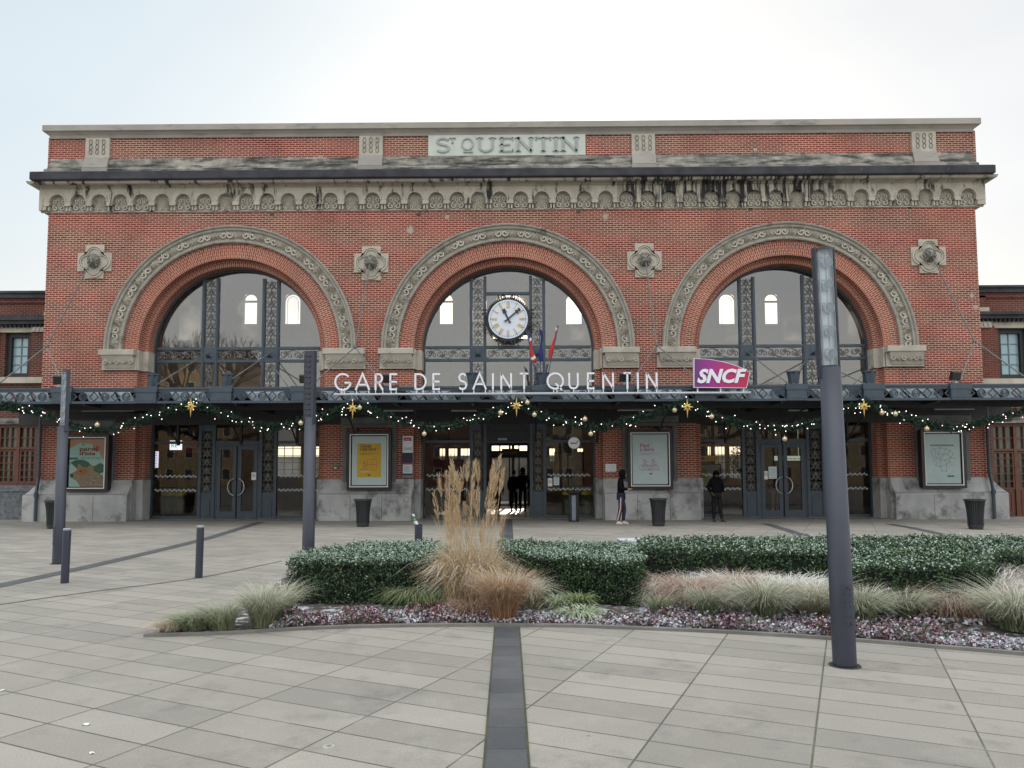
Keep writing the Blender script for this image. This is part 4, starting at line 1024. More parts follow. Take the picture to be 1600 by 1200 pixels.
g = MB(); g.quad((-40, YR+.4, .0), (40, YR+.4, .0), (40, YR+7, .0), (-40, YR+7, .0)); o = g.build('platform_paving', pm('platform_concrete', (.40, .38, .34), (.33, .31, .28), 1, .8)); kind(o, 'structure')
# dark bands laid in the paving
bandm, t, b = mk('dark_slab'); vb = coord(t); brb = nd(t, 'ShaderNodeTexBrick', offset=0, i_Scale=1, i_Mortar_Size=.004, i_Brick_Width=5, i_Row_Height=.36)
brb.inputs['Color1'].default_value = (.088, .092, .10, 1); brb.inputs['Color2'].default_value = (.062, .066, .074, 1); brb.inputs['Mortar'].default_value = (.025, .025, .025, 1)
mpb = nd(t, 'ShaderNodeMapping'); mpb.inputs['Location'].default_value = (2.5, .1, 0); t.links.new(vb, mpb.inputs[0]); t.links.new(mpb.outputs[0], brb.inputs['Vector'])
mxb = nd(t, 'ShaderNodeMix', data_type='RGBA', blend_type='MULTIPLY'); mxb.inputs[0].default_value = .35; t.links.new(brb.outputs[0], mxb.inputs[6]); t.links.new(noise(t, vb, 90, 2, .6, .2, .8), mxb.inputs[7])
cb = mixc(t, vmath(t, 'MULTIPLY', noise(t, vb, 1.1, 5, .6, .45, .7), .5), mxb.outputs[2], (.13, .13, .132)); t.links.new(cb, b.inputs['Base Color']); b.inputs['Roughness'].default_value = .75
g = MB(); A, B_ = gr(755, 1200), gr(835, 1200); A2, B2 = gr(772.5, 980), gr(817.5, 980)
def ext(p, q, y): k = (y-p[1])/(q[1]-p[1]); return (p[0]+(q[0]-p[0])*k, y)
x0a, x0b = ext(A, A2, -30), ext(B_, B2, -30); far = 0.6; wd = (B2[0]-A2[0]); xf = gx(793, far, 0.05)
g.quad((*x0a, .004), (*x0b, .004), (xf+wd/2, far, .004), (xf-wd/2, far, .004))
o = g.build('dark_paving_band', bandm); kind(o, 'structure')
g = MB(); k0 = g.n()
for e in (x0a, x0b): pass
for (p_, q_) in ((x0a, (xf-wd/2, far)), (x0b, (xf+wd/2, far))):
    d = .007; g.quad((p_[0]-d, p_[1], .006), (p_[0]+d, p_[1], .006), (q_[0]+d, q_[1], .006), (q_[0]-d, q_[1], .006))
o = g.build('mossy_joint', pm('moss', (.07, .085, .03), (.04, .04, .03), 3, .95)); kind(o, 'structure')
def band(pts, wd, name):
    P = [Vector(gr(*p)) for p in pts]; 
    # smooth
    Q = []
    for i in range(len(P)-1):
        a = P[max(0, i-1)]; b_, c_ = P[i], P[i+1]; d = P[min(len(P)-1, i+2)]
        for j in range(8):
            u = j/8; Q.append(.5*((2*b_)+(-a+c_)*u+(2*a-5*b_+4*c_-d)*u*u+(-a+3*b_-3*c_+d)*u**3))
    Q.append(P[-1]); g = MB()
    for i in range(len(Q)-1):
        t0 = (Q[min(i+1, len(Q)-1)]-Q[max(i-1, 0)]).normalized(); t1 = (Q[min(i+2, len(Q)-1)]-Q[i]).normalized()
        n0 = Vector((-t0.y, t0.x))*wd/2; n1 = Vector((-t1.y, t1.x))*wd/2
        g.quad((*(Q[i]-n0), .005), (*(Q[i+1]-n1), .005), (*(Q[i+1]+n1), .005), (*(Q[i]+n0), .005))
    o = g.build(name, pm(name+'_stone', (.085, .088, .095), (.06, .063, .07), 2, .75)); kind(o, 'structure')
band([(407, 816), (352, 833), (310, 845), (200, 871.5), (100, 894), (0, 915), (-160, 948)], .30, 'curved_paving_band')
band([(440, 877), (310, 903), (150, 924), (0, 945), (-160, 972)], .035, 'curved_paving_joint')
band([(1195, 818), (1225, 827), (1260, 838), (1330, 858)], .30, 'curved_paving_band')
band([(1390, 819), (1430, 826), (1480, 837), (1560, 855)], .30, 'curved_paving_band')

# ================================================================== BED, HEDGES, GRASSES
BEDF = [(228, 994), (300, 992.5), (370, 990), (420, 986.5), (480, 983), (550, 980.5), (620, 979), (700, 978), (770, 978), (840, 978.5), (900, 979), (1000, 983), (1080, 986), (1150, 989.5), (1230, 994), (1300, 999), (1380, 1005), (1450, 1011), (1530, 1017), (1610, 1024), (1750, 1038)]
fp = [gr(*p) for p in BEDF]
bk = [gr(1900, 845), gr(1000, 845), gr(560, 870), gr(440, 905), gr(400, 938), gr(345, 965), gr(262, 986)]
g = MB(); out = fp+bk; g.v = [(x, y, .012) for x, y in out]; g.face(range(len(out)))
# triangulated fan by blender from the n-gon
soilm = pm('bed_soil', (.045, .036, .028), (.10, .09, .08), 9, .95, bmp=.8, bscale=30, stain=(.42, .43, .47), sscale=6, slo=.52, shi=.6)
o = g.build('planting_bed', soilm); kind(o, 'structure')
g = MB(); kf = [(x, y) for x, y in fp]
for i in range(len(kf)-1):
    (xa_, ya_), (xb_, yb_) = kf[i], kf[i+1]; g.quad((xa_, ya_-.05, .0), (xb_, yb_-.05, .0), (xb_, yb_-.05, .03), (xa_, ya_-.05, .03)); g.quad((xa_, ya_-.05, .03), (xb_, yb_-.05, .03), (xb_, yb_+.01, .03), (xa_, ya_+.01, .03)); g.quad((xa_, ya_+.01, .03), (xb_, yb_+.01, .03), (xb_, yb_+.01, 0), (xa_, ya_+.01, 0))
o = g.build('bed_edging', pm('edging_stone', (.20, .195, .18), (.14, .135, .125), 3, .9)); kind(o, 'structure')

def leafmat(name, c1, c2, rough=.6, tr=.0):
    m, t, b = mk(name); gi = nd(t, 'ShaderNodeNewGeometry'); r = mixc(t, gi.outputs['Random Per Island'], c1, c2); t.links.new(r, b.inputs['Base Color'])
    b.inputs['Roughness'].default_value = rough; b.inputs['Specular IOR Level'].default_value = .3; return m
LM = {'green': leafmat('hedge_leaf', (.026, .060, .020), (.085, .145, .055), .55), 'deep': leafmat('hedge_leaf_deep', (.016, .036, .020), (.028, .055, .026), .6),
      'frost': leafmat('frosted_leaf', (.20, .30, .215), (.45, .54, .47), .8), 'red': leafmat('heuchera_leaf', (.16, .03, .05), (.07, .02, .03), .7),
      'lilac': leafmat('frosted_red_leaf', (.26, .19, .23), (.42, .37, .42), .85), 'white': leafmat('rime', (.42, .44, .50), (.62, .64, .70), .85)}
def leaves(C, Nrm, size, asp=.5, jit=.9):
    "one small folded leaf (quad) at each centre; C,Nrm: n,3"
    n = len(C); r = rng.normal(size=(n, 3)); d = r*jit+Nrm; d /= np.linalg.norm(d, axis=1)[:, None]
    q = rng.normal(size=(n, 3)); u = np.cross(d, q); u /= np.linalg.norm(u, axis=1)[:, None]+1e-9; v = np.cross(d, u)
    s = (size*(.45+1.0*rng.random(n)))[:, None]
    V = np.stack([C-u*s*.5, C+v*s*asp*.5+d*s*.12, C+u*s*.5, C-v*s*asp*.5+d*s*.12], 1).reshape(-1, 3)
    return V, np.arange(4*n).reshape(n, 4)
def vnoise(P, s, seed=0):
    "cheap smooth noise from a few sines"
    r = np.random.default_rng(seed); o = np.zeros(len(P))
    for k in range(6):
        a = r.normal(size=3); a /= np.linalg.norm(a); o += np.sin(P@a*s*(1+k*.45)+r.random()*6.28)/(1+k*.5)
    return o/2.2
def hedge(name, label, poly, h, dens=3300, size=.032, seed=0, mound=.06, frost_top=.75):
    "poly: ground outline (counterclockwise), clipped flat at height h"
    P = [Vector((*p, 0)) for p in poly]; cxy = sum((Vector(p) for p in poly), Vector((0, 0)))/len(poly)
    t = thing(name, label, 'hedge', (cxy.x, cxy.y, 0), group='clipped hedges in the planting bed'); off = np.array([cxy.x, cxy.y, 0])
    C = []; Nn = []
    for i in range(len(P)):
        a, b_ = P[i], P[(i+1) % len(P)]; L_ = (b_-a).length; n = int(L_*h*dens); u = rng.random(n); z = rng.random(n)**.85*h
        nrm = np.array([(b_-a).y, -(b_-a).x, 0])/L_
        pts = np.array(a)[None]*(1-u)[:, None]+np.array(b_)[None]*u[:, None]; pts[:, 2] = z
        bul = vnoise(pts, 9, seed)*.045+vnoise(pts, 26, seed+1)*.025+.02*np.sin(z/h*pi)-.025*np.clip((z-h*.9)/(h*.1), 0, 1)
        dp = rng.random(n)**2*.07
        C.append(pts+nrm[None]*(bul-dp)[:, None]); Nn.append(np.repeat(nrm[None], n, 0)+np.array([0, 0, .35]))
    # top
    xs_ = np.array([p[0] for p in poly]); ys_ = np.array([p[1] for p in poly]); area = abs(np.dot(xs_, np.roll(ys_, 1))-np.dot(ys_, np.roll(xs_, 1)))/2
    n = int(area*dens*1.0); box = (xs_.max()-xs_.min())*(ys_.max()-ys_.min()); k = int(n*box/area)
    q = np.column_stack([xs_.min()+rng.random(k)*(xs_.max()-xs_.min()), ys_.min()+rng.random(k)*(ys_.max()-ys_.min())])
    ins = np.zeros(k, bool); j = len(poly)-1
    for i in range(len(poly)):
        c_ = ((ys_[i] > q[:, 1]) != (ys_[j] > q[:, 1])) & (q[:, 0] < (xs_[j]-xs_[i])*(q[:, 1]-ys_[i])/(ys_[j]-ys_[i]+1e-12)+xs_[i]); ins ^= c_; j = i
    q = q[ins]; pts = np.column_stack([q, np.full(len(q), h)]); bul = vnoise(pts, 7, seed+2)*.03+vnoise(pts, 24, seed+3)*.022-rng.random(len(q))**2*.06
    pts[:, 2] += bul; C.append(pts); Nn.append(np.repeat([[0, 0, 1.]], len(q), 0))
    C = np.concatenate(C); Nn = np.concatenate(Nn)
    # most leaves sit on little upright sprigs growing out of the clipped face
    pick = rng.random(len(C)) < 1/16; A = C[pick]; An = Nn[pick]; up_ = np.array([0, 0, 1.])
    sd_ = An*.6+up_*1.0+rng.normal(size=A.shape)*.28; sd_ /= np.linalg.norm(sd_, axis=1)[:, None]; sl = (.07+.07*rng.random(len(A)))
    sl = np.where(A[:, 2] > h*.93, sl*.55, sl)
    k = 13; tt = np.tile(np.linspace(.1, 1, k), len(A)); A2 = np.repeat(A, k, 0); S2 = np.repeat(sd_, k, 0); rad = rng.normal(size=A2.shape); rad -= S2*(rad*S2).sum(1)[:, None]; rad /= np.linalg.norm(rad, axis=1)[:, None]
    P2 = A2+S2*(np.repeat(sl, k)*tt)[:, None]-np.repeat(An/np.linalg.norm(An, axis=1)[:, None], k, 0)*.03+rad*.014; N2 = rad*.9+S2*.6
    keep = rng.random(len(C)) < .35; base_n = keep.sum()
    tipness = np.concatenate([np.zeros(base_n), tt]); C = np.concatenate([C[keep], P2]); Nn = np.concatenate([Nn[keep]*.9, N2])
    C[:, 2] = np.maximum(C[:, 2], .01)
    V, Fc = leaves(C, Nn, size, .55, .45)
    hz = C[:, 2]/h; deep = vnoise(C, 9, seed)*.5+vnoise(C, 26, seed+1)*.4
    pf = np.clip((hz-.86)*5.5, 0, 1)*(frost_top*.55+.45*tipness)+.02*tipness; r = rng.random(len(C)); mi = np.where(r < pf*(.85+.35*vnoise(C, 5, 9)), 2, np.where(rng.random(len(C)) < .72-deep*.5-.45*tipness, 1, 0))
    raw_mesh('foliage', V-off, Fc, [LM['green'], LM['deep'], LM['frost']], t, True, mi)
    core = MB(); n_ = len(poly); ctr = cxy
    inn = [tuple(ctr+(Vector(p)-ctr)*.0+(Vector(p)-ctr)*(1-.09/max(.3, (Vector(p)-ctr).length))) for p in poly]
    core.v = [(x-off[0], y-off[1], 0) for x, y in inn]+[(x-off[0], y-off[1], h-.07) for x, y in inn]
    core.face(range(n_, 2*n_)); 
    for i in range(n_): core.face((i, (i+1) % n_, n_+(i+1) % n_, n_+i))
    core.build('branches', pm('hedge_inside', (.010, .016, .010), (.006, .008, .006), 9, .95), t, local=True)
    return t
HH = .56
def hp(px, py): return gr(px, py, HH)                   # a point of the clipped top seen at a pixel
def gp(px, py): return gr(px, py)
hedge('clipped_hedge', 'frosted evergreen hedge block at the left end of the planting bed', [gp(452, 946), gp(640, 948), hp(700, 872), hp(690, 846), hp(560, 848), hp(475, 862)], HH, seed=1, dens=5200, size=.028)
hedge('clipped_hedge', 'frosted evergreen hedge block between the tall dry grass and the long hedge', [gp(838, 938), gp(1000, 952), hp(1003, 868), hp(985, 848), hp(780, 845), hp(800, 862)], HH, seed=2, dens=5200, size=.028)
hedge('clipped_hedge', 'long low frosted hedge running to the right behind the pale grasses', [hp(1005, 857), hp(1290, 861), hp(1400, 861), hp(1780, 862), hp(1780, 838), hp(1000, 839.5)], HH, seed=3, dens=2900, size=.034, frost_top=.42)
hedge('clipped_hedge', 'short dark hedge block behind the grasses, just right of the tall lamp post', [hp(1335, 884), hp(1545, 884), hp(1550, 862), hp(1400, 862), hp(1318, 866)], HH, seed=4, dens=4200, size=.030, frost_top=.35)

HS = 1.18
def blades(n, R, H, droop, wd, seed, spread=.5, stiff=1.0, S=6, curl=.0, az0=None, lean=(0, 0)):
    r = np.random.default_rng(seed); az = r.random(n)*2*pi; rb = R*np.sqrt(r.random(n))
    bx, by = rb*np.cos(az)*.85, rb*np.sin(az)*.85; az2 = az+r.normal(size=n)*.5
    H = H*HS; h = H*(.45+.55*r.random(n)**.7); out = spread*(.15+.95*r.random(n)**.8)*h; dr = droop*(.4+.6*r.random(n))
    t = np.linspace(0, 1, S+1)[None]; rad = out[:, None]*t**1.5; z = h[:, None]*(t**.9-dr[:, None]*t**3); z = np.maximum(z, .015)
    rad += (dr[:, None]*h[:, None]*.55)*t**2.5; rad *= (1+.1*r.normal(size=(n, 1)))
    wob = curl*np.sin(t*5+r.random((n, 1))*6)*h[:, None]*.1
    x = bx[:, None]+rad*np.cos(az2)[:, None]-wob*np.sin(az2)[:, None]+lean[0]*t**1.3*h[:, None]; y = by[:, None]+rad*np.sin(az2)[:, None]+wob*np.cos(az2)[:, None]+lean[1]*t**1.3*h[:, None]
    Cn = np.stack([x, y, z], 2); fa = r.random(n)*pi
    side = np.stack([np.cos(fa), np.sin(fa), 0*fa], 1)[:, None]; w_ = (wd*(.7+.6*r.random(n)))[:, None, None]*(1-.75*t**2)[..., None]/2
    V = np.stack([Cn-side*w_, Cn+side*w_], 2).reshape(-1, 3); base = (np.arange(n)*(2*(S+1)))[:, None]; k = np.arange(S)[None]*2
    Fc = np.stack([base+k, base+k+1, base+k+3, base+k+2], 2).reshape(-1, 4)
    tips = Cn[:, -1]; return V, Fc, Cn
def bladem(name, c1, c2, tip=None, H=.5):
    m, t, b = mk(name); gi = nd(t, 'ShaderNodeNewGeometry'); col = mixc(t, gi.outputs['Random Per Island'], c1, c2)
    if tip:
        tc_ = t.nodes.new('ShaderNodeTexCoord'); sx = nd(t, 'ShaderNodeSeparateXYZ'); t.links.new(tc_.outputs['Object'], sx.inputs[0])
        mr = nd(t, 'ShaderNodeMapRange'); mr.inputs['From Min'].default_value = H*.2; mr.inputs['From Max'].default_value = H; t.links.new(sx.outputs[2], mr.inputs[0]); col = mixc(t, mr.outputs[0], col, tip)
    t.links.new(col, b.inputs['Base Color']); b.inputs['Roughness'].default_value = .75; b.inputs['Specular IOR Level'].default_value = .2; return m
GM = {'feather': bladem('feather_grass', (.13, .165, .09), (.29, .32, .20), (.54, .53, .44), .5), 'brown': bladem('copper_sedge', (.24, .125, .065), (.40, .25, .15), (.50, .38, .27), .5),
      'carex': bladem('green_sedge', (.10, .15, .05), (.24, .28, .13), (.42, .44, .30), .4), 'pink': bladem('frosted_copper_sedge', (.26, .17, .135), (.43, .32, .27), (.60, .52, .48), .45),
      'rime': bladem('rimed_grass', (.34, .40, .33), (.54, .58, .53), (.86, .88, .88), .35), 'variegated': bladem('variegated_sedge', (.16, .24, .10), (.50, .55, .42), (.56, .60, .50), .3),
      'straw': bladem('straw_grass', (.30, .21, .10), (.52, .39, .22), (.56, .44, .28), 1.3), 'plume': bladem('dry_plume', (.38, .27, .16), (.55, .42, .27)), 'dryfine': bladem('tan_grass', (.38, .29, .21), (.56, .46, .36), (.66, .60, .53), .45)}
def tuft(label, px, py, H, R, mat, n=900, droop=.5, spread=.6, wd=.005, name='grass_tuft', curl=.0, lean=(0, 0), group='grass tufts in the planting bed', mat2=None):
    x, y = gr(px, py); t = tag(bpy.data.objects.new(name, None), label, 'grass', group); scn.collection.objects.link(t); t.location = (x, y, .01); WL[t.name] = (x, y, .01)
    V, Fc, _ = blades(n, R, H, droop, wd, px*7+int(py), spread, curl=curl, lean=lean)
    mi = None; ms = [GM[mat]]
    if mat2: ms.append(GM[mat2]); mi = np.repeat((np.random.default_rng(px).random(n) < .4).astype(int), 6)
    raw_mesh('blades', V, Fc, ms, t, True, mi)
    return t
T_ = tuft
T_('low tan wisp of grass at the pointed left tip of the bed', 268, 988, .17, .12, 'dryfine', 500, .8, .9, lean=(-.5, 0))
T_('small feathery green tuft next to the tan wisp at the left tip', 305, 986, .25, .16, 'feather', 900, .7, .6, lean=(-.35, 0))
T_('feathery green tuft second from the left hedge block', 348, 986, .36, .14, 'feather', 900, .6, .6, wd=.004, lean=(-.35, 0))
T_('large feathery pale green tuft against the left hedge block', 410, 983, .52, .12, 'feather', 1500, .5, .55, wd=.004)
T_('feathery green tuft leaning behind the large pale one at the left hedge block', 440, 968, .52, .12, 'feather', 600, .55, .6, wd=.004)
T_('arching green sedge in front of the left hedge block', 655, 945, .38, .24, 'carex', 1200, .95, .8, .008, curl=.4)
T_('green sedge clump between the left hedge block and the copper tuft', 700, 942, .44, .26, 'carex', 1300, .9, .75, .008, curl=.4, mat2='variegated')
T_('dense copper brown tuft beside the top of the dark paving band', 786, 972, .64, .15, 'brown', 2200, .45, .48, .005)
T_('wispy brown sedge leaning left of the dense copper tuft', 742, 966, .34, .2, 'brown', 500, .95, .8, .005, curl=.5, mat2='pink')
T_('white rimed grass behind the dense copper tuft', 808, 938, .46, .2, 'rime', 900, .8, .7, .007, curl=.3, mat2='feather')
T_('pale green feathery grass right behind the dense copper tuft', 828, 950, .42, .15, 'feather', 700, .7, .6, .005, mat2='dryfine')
T_('small striped green sedge under the middle hedge block', 872, 948, .20, .14, 'variegated', 350, 1.0, .9, .010, curl=.3)
T_('bright green striped sedge at the foot of the middle hedge block', 905, 950, .24, .13, 'carex', 260, .8, .7, .012, curl=.2)
T_('low arching striped sedge in front of the middle hedge block', 908, 966, .18, .18, 'variegated', 420, 1.1, 1.2, .011, curl=.2)
T_('small fox brown cushion of fine grass at the corner of the middle hedge block', 1034, 920, .40, .16, 'pink', 900, .95, .7, .005)
T_('frosted striped sedge right of the middle hedge block', 1020, 940, .36, .18, 'variegated', 600, 1.0, .8, .009, mat2='rime')
T_('narrow feather grass at the right corner of the middle hedge block', 1030, 962, .30, .08, 'feather', 400, .6, .7, .005)
HS = 1.36
T_('wide copper pink sedge clump right of the middle hedge block', 1078, 948, .46, .26, 'pink', 1800, .9, .8, .005, mat2='brown')
T_('compact green feather tuft in front of the copper pink clump', 1105, 966, .38, .10, 'feather', 800, .6, .7, .005)
T_('copper sedge between two green feather tufts', 1150, 940, .46, .22, 'pink', 1000, .85, .75, .005, mat2='brown')
T_('broad green feather tuft, the largest left of the tall lamp post', 1195, 970, .50, .14, 'feather', 1600, .6, .85, .005)
T_('sandy feather tuft partly behind the tall lamp post', 1275, 966, .50, .16, 'dryfine', 1000, .6, .75, .005, mat2='feather')
T_('green feather tuft just right of the tall lamp post foot', 1345, 976, .42, .13, 'feather', 1300, .6, .85, .005)
T_('second green feather tuft right of the tall lamp post', 1412, 970, .40, .12, 'feather', 1000, .6, .9, .005)
T_('drooping mauve brown sedge in front of the short hedge block', 1490, 964, .46, .24, 'pink', 1700, 1.05, .75, .006, curl=.6, mat2='brown')
T_('large green feather tuft cut by the right edge of the bed view', 1592, 988, .50, .18, 'feather', 1700, .6, .95, .005)
for i, (px, py, nm) in enumerate(((1120, 952, 'rimed straw grass filling the gap behind the compact green tuft'), (1240, 955, 'rimed straw grass between the broad green tuft and the tall lamp post'), (1455, 940, 'rimed straw grass behind the mauve brown sedge'), (1550, 968, 'rimed straw grass in front of the right end of the bed'), (1090, 916, 'first white rimed grass drift right of the middle hedge block'), (1165, 914, 'white rimed grass drift behind the broad green feather tuft'), (1235, 914, 'white rimed grass drift close left of the tall lamp post'), (1375, 925, 'white rimed grass drift close right of the tall lamp post'), (1150, 930, 'low white rimed grass between copper sedge and long hedge'), (1230, 932, 'low white rimed grass nearest the tall lamp post'))):
    T_(nm, px, py, .24 if i < 4 else .36, .28 if i < 4 else .42, 'rime', 700 if i < 4 else 1400, .95, .8, .010, curl=.3, mat2='dryfine' if i < 4 else 'variegated' if i == 7 else None)
for px, py, nm, mt in ((1580, 925, 'tan frosted grass mound right of the short hedge block', 'dryfine'), (1640, 930, 'tan frosted grass mound at the far right of the bed', 'dryfine'), (1545, 950, 'tan grass between mauve sedge and the right end of the short hedge', 'dryfine'), (1440, 900, 'small tan grass in the gap above the short hedge block', 'dryfine')):
    T_(nm, px, py, .5, .30, mt, 1300, .75, .8, .005, mat2='rime')
# pampas like clump
x, y = gr(733, 952); tp = thing('tall_dry_grass', 'tall clump of dry golden grass with feathery plumes in front of the entrance', 'ornamental grass', (x, y, .01))
HS = 1.0; V1, F1, _ = blades(2000, .28, 1.15, .70, .006, 5, .20, curl=.7); raw_mesh('leaf_blades', V1, F1, [GM['straw'], GM['dryfine']], tp, True, np.repeat((rng.random(2600) < .35).astype(int), 6))
HS = 1.0; V2, F2, C2 = blades(44, .40, 1.64, .03, .008, 8, .09, S=6, curl=.2); raw_mesh('stems', V2, F2, [GM['straw']], tp, True)
V4, F4, _ = blades(230, .36, 1.35, .12, .006, 9, .14, curl=.4); raw_mesh('bare_stems', V4, F4, [GM['straw']], tp, True)
CC = []; DD = []; r = np.random.default_rng(3)
for i in range(44):
    c0, c1 = C2[i, -2], C2[i, -1]
    if c1[2] < .85: continue
    d = (c1-c0)/np.linalg.norm(c1-c0); Lp = .24+.12*r.random(); n = 85; u = r.random(n)
    p = c1[None]-d[None]*(Lp*.4)+d[None]*(Lp*u)[:, None]; wdt = .015*np.sin(np.clip(u, .03, .97)*pi)**.6*(1-.3*u); a = r.random(n)*6.28
    p = p+np.stack([np.cos(a)*wdt, np.sin(a)*wdt, 0*a], 1); CC.append(p); DD.append(np.repeat(d[None], n, 0)+.35*np.stack([np.cos(a), np.sin(a), 0*a], 1))
CC = np.concatenate(CC); DD = np.concatenate(DD); DD /= np.linalg.norm(DD, axis=1)[:, None]; q = rng.normal(size=CC.shape); sd_ = np.cross(DD, q); sd_ /= np.linalg.norm(sd_, axis=1)[:, None]
ln = (.045+.03*rng.random(len(CC)))[:, None]; V3 = np.stack([CC-sd_*.003, CC+sd_*.003, CC+DD*ln+sd_*.0015, CC+DD*ln-sd_*.0015], 1).reshape(-1, 3)
raw_mesh('plumes', V3, np.arange(len(V3)).reshape(-1, 4), [GM['plume']], tp, True)
# frosted ground cover along the front edge
pts = []; front = [Vector(p) for p in fp]
for k in range(22000):
    i = rng.integers(3, len(front)-1); u = rng.random(); p = front[i].lerp(front[i+1], u); dpt = rng.random()**1.2*.50
    pts.append((p.x+rng.normal()*.01, p.y+.02+dpt, .02+rng.random()*.04))
pts = np.array(pts); cl = vnoise(pts*[1, 1, 0], 4.2, 20)+.6*vnoise(pts*[1, 1, 0], 12, 22); hgt = np.clip(cl+.35, 0, 1.1)*.11; pts[:, 2] += hgt*rng.random(len(pts))
V, Fc = leaves(pts, np.array([[0, -.3, 1.]]).repeat(len(pts), 0), .032, .6, 1.0)
r = rng.random(len(pts)); pr = np.clip(.10+.42*cl, .02, .6); mi = np.where(r < pr+.08, 0, np.where(r < pr+.46, 1, np.where(r < .82, 2, 3)))
o = raw_mesh('ground_cover', V, Fc, [LM['red'], LM['lilac'], LM['white'], LM['green']], None, mi=mi); kind(o, 'stuff'); o['label'] = 'low red leaved ground cover white with frost along the front of the bed'
o['category'] = 'ground cover'
pts = []
for k in range(9000):
    px = rng.uniform(1000, 1640); py = rng.uniform(880, 985); p = gr(px, py); pts.append((p[0], p[1], .02+rng.random()*.08))
pts = np.array(pts); V, Fc = leaves(pts, np.array([[0, -.2, 1.]]).repeat(len(pts), 0), .04, .6, .9); r = rng.random(len(pts)); mi = np.where(r < .5, 0, np.where(r < .8, 1, 2))
o = raw_mesh('leaf_litter', V, Fc, [LM['lilac'], LM['white'], LM['green']], None, mi=mi); kind(o, 'stuff'); o['label'] = 'frosted fallen leaves under the grasses'; o['category'] = 'leaf litter'
# pale kerb behind the long hedge
g = MB(); ka = gr(968, 843.5, .14); kb = gr(1440, 843.5, .14); g.bbox(ka[0], kb[0], ka[1]+.02, ka[1]+.5, 0, .14, .02); o = g.build('stone_kerb', pm('frosted_kerb', (.50, .53, .58), (.44, .47, .52), 2, .8)); tag(o, 'pale frosted stone kerb behind the long hedge', 'kerb')

# ================================================================== CLOCK
x, z = at(794, 499, YG-.35); r = (826-762)/2/44*.985
t = thing('station_clock', 'round white clock with gold numerals and black hands hung in the middle arched window', 'clock', (x, YG-.35, z))
b = MB(); b.lathe([(r*1.0, .0), (r*1.09, .02), (r*1.12, -.06), (r*1.06, -.10), (r*1.0, -.08)], n=48, axis='y')
for k in range(64): a = 2*pi*k/64; b.ball((r*1.13*cos(a), .0, r*1.13*sin(a)), .035, 6, 4)
for k in range(4):                                       # scrolled brackets at the corners and sides
    a = pi/2*k
    for h in (-1, 1):
        cx, cz = 1.16*r*cos(a)-h*.16*sin(a), 1.16*r*sin(a)+h*.16*cos(a)
        b.stroke([(cx+.11*(1-.7*u)*cos(a+h*u*7), cz+.11*(1-.7*u)*sin(a+h*u*7)) for u in np.linspace(0, 1, 14)], .035, -.03, .06)
    b.stroke([(1.08*r*cos(a)-.36*sin(a), 1.08*r*sin(a)+.36*cos(a)), (1.3*r*cos(a)-.36*sin(a), 1.3*r*sin(a)+.36*cos(a))], .04, -.02, .06)
    b.stroke([(1.08*r*cos(a)+.36*sin(a), 1.08*r*sin(a)-.36*cos(a)), (1.3*r*cos(a)+.36*sin(a), 1.3*r*sin(a)-.36*cos(a))], .04, -.02, .06)
b.build('rim', M['dark'], t, local=True)
b = MB(); b.lathe([(r*1.0, -.02), (r*1.0, .05)], n=48, axis='y'); b.build('dial', pm('dial_white', (.62, .68, .78), (.60, .66, .76), 3, .4), t, local=True)
b = MB()
for k in range(60):
    a = 2*pi*k/60; q = k % 5 == 0; r0, r1 = (.865*r, .93*r) if not q else (.85*r, .935*r); b.stroke([(r0*cos(a), r0*sin(a)), (r1*cos(a), r1*sin(a))], .03 if q else .014, -.058, -.052)
b.build('minute_mark', M['black'], t, local=True)
rom = ['XII', 'I', 'II', 'III', 'IIII', 'V', 'VI', 'VII', 'VIII', 'IX', 'X', 'XI']
for k, s_ in enumerate(rom):
    b = MB(); a = pi/2-2*pi*k/12; R_ = .70*r; ur = (cos(a), sin(a)); ut = (sin(a), -cos(a)); wch = .052; W_ = sum({'I': .6, 'V': 1.2, 'X': 1.2}[c] for c in s_)*wch; u = -W_/2
    P = lambda a_, b_: (R_*ur[0]+ur[0]*b_+ut[0]*a_, R_*ur[1]+ur[1]*b_+ut[1]*a_)
    h = .085
    for c in s_:
        w_ = {'I': .6, 'V': 1.2, 'X': 1.2}[c]*wch
        if c == 'I': b.stroke([P(u+w_/2, -h), P(u+w_/2, h)], .022, -.062, -.052)
        if c == 'V': b.stroke([P(u, h), P(u+w_/2, -h), P(u+w_, h)], .020, -.062, -.052)
        if c == 'X': b.stroke([P(u, h), P(u+w_, -h)], .020, -.062, -.052); b.stroke([P(u, -h), P(u+w_, h)], .018, -.063, -.052)
        u += w_
    b.stroke([P(-W_/2, h), P(W_/2, h)], .010, -.062, -.052); b.stroke([P(-W_/2, -h), P(W_/2, -h)], .010, -.062, -.052)
    b.build('numeral', M['gold'], t, local=True)
for nm, a, ln, wd in (('hour_hand', pi/2+2*pi*(52.2/60-1)*-1, .55, .06), ('minute_hand', pi/2-2*pi*8.2/60, .80, .05)):
    if nm == 'hour_hand': a = pi/2+2*pi*(12-11.14)/12
    b = MB(); ux, uz = cos(a), sin(a); yy = -.08 if nm == 'hour_hand' else -.10
    b.stroke([(-.2*r*ux, -.2*r*uz), (ln*r*ux, ln*r*uz)], wd, yy, yy+.012)
    for f, q in ((.72, .07), (.92, .06)): b.stroke([(ln*r*f*ux-q*uz, ln*r*f*uz+q*ux), (ln*r*f*ux+q*uz, ln*r*f*uz-q*ux)], .07, yy-.004, yy+.008)
    b.stroke([(-.2*r*ux-.05*uz, -.2*r*uz+.05*ux), (-.2*r*ux+.05*uz, -.2*r*uz-.05*ux)], .03, yy-.004, yy+.008)
    b.build(nm, M['black'], t, local=True)

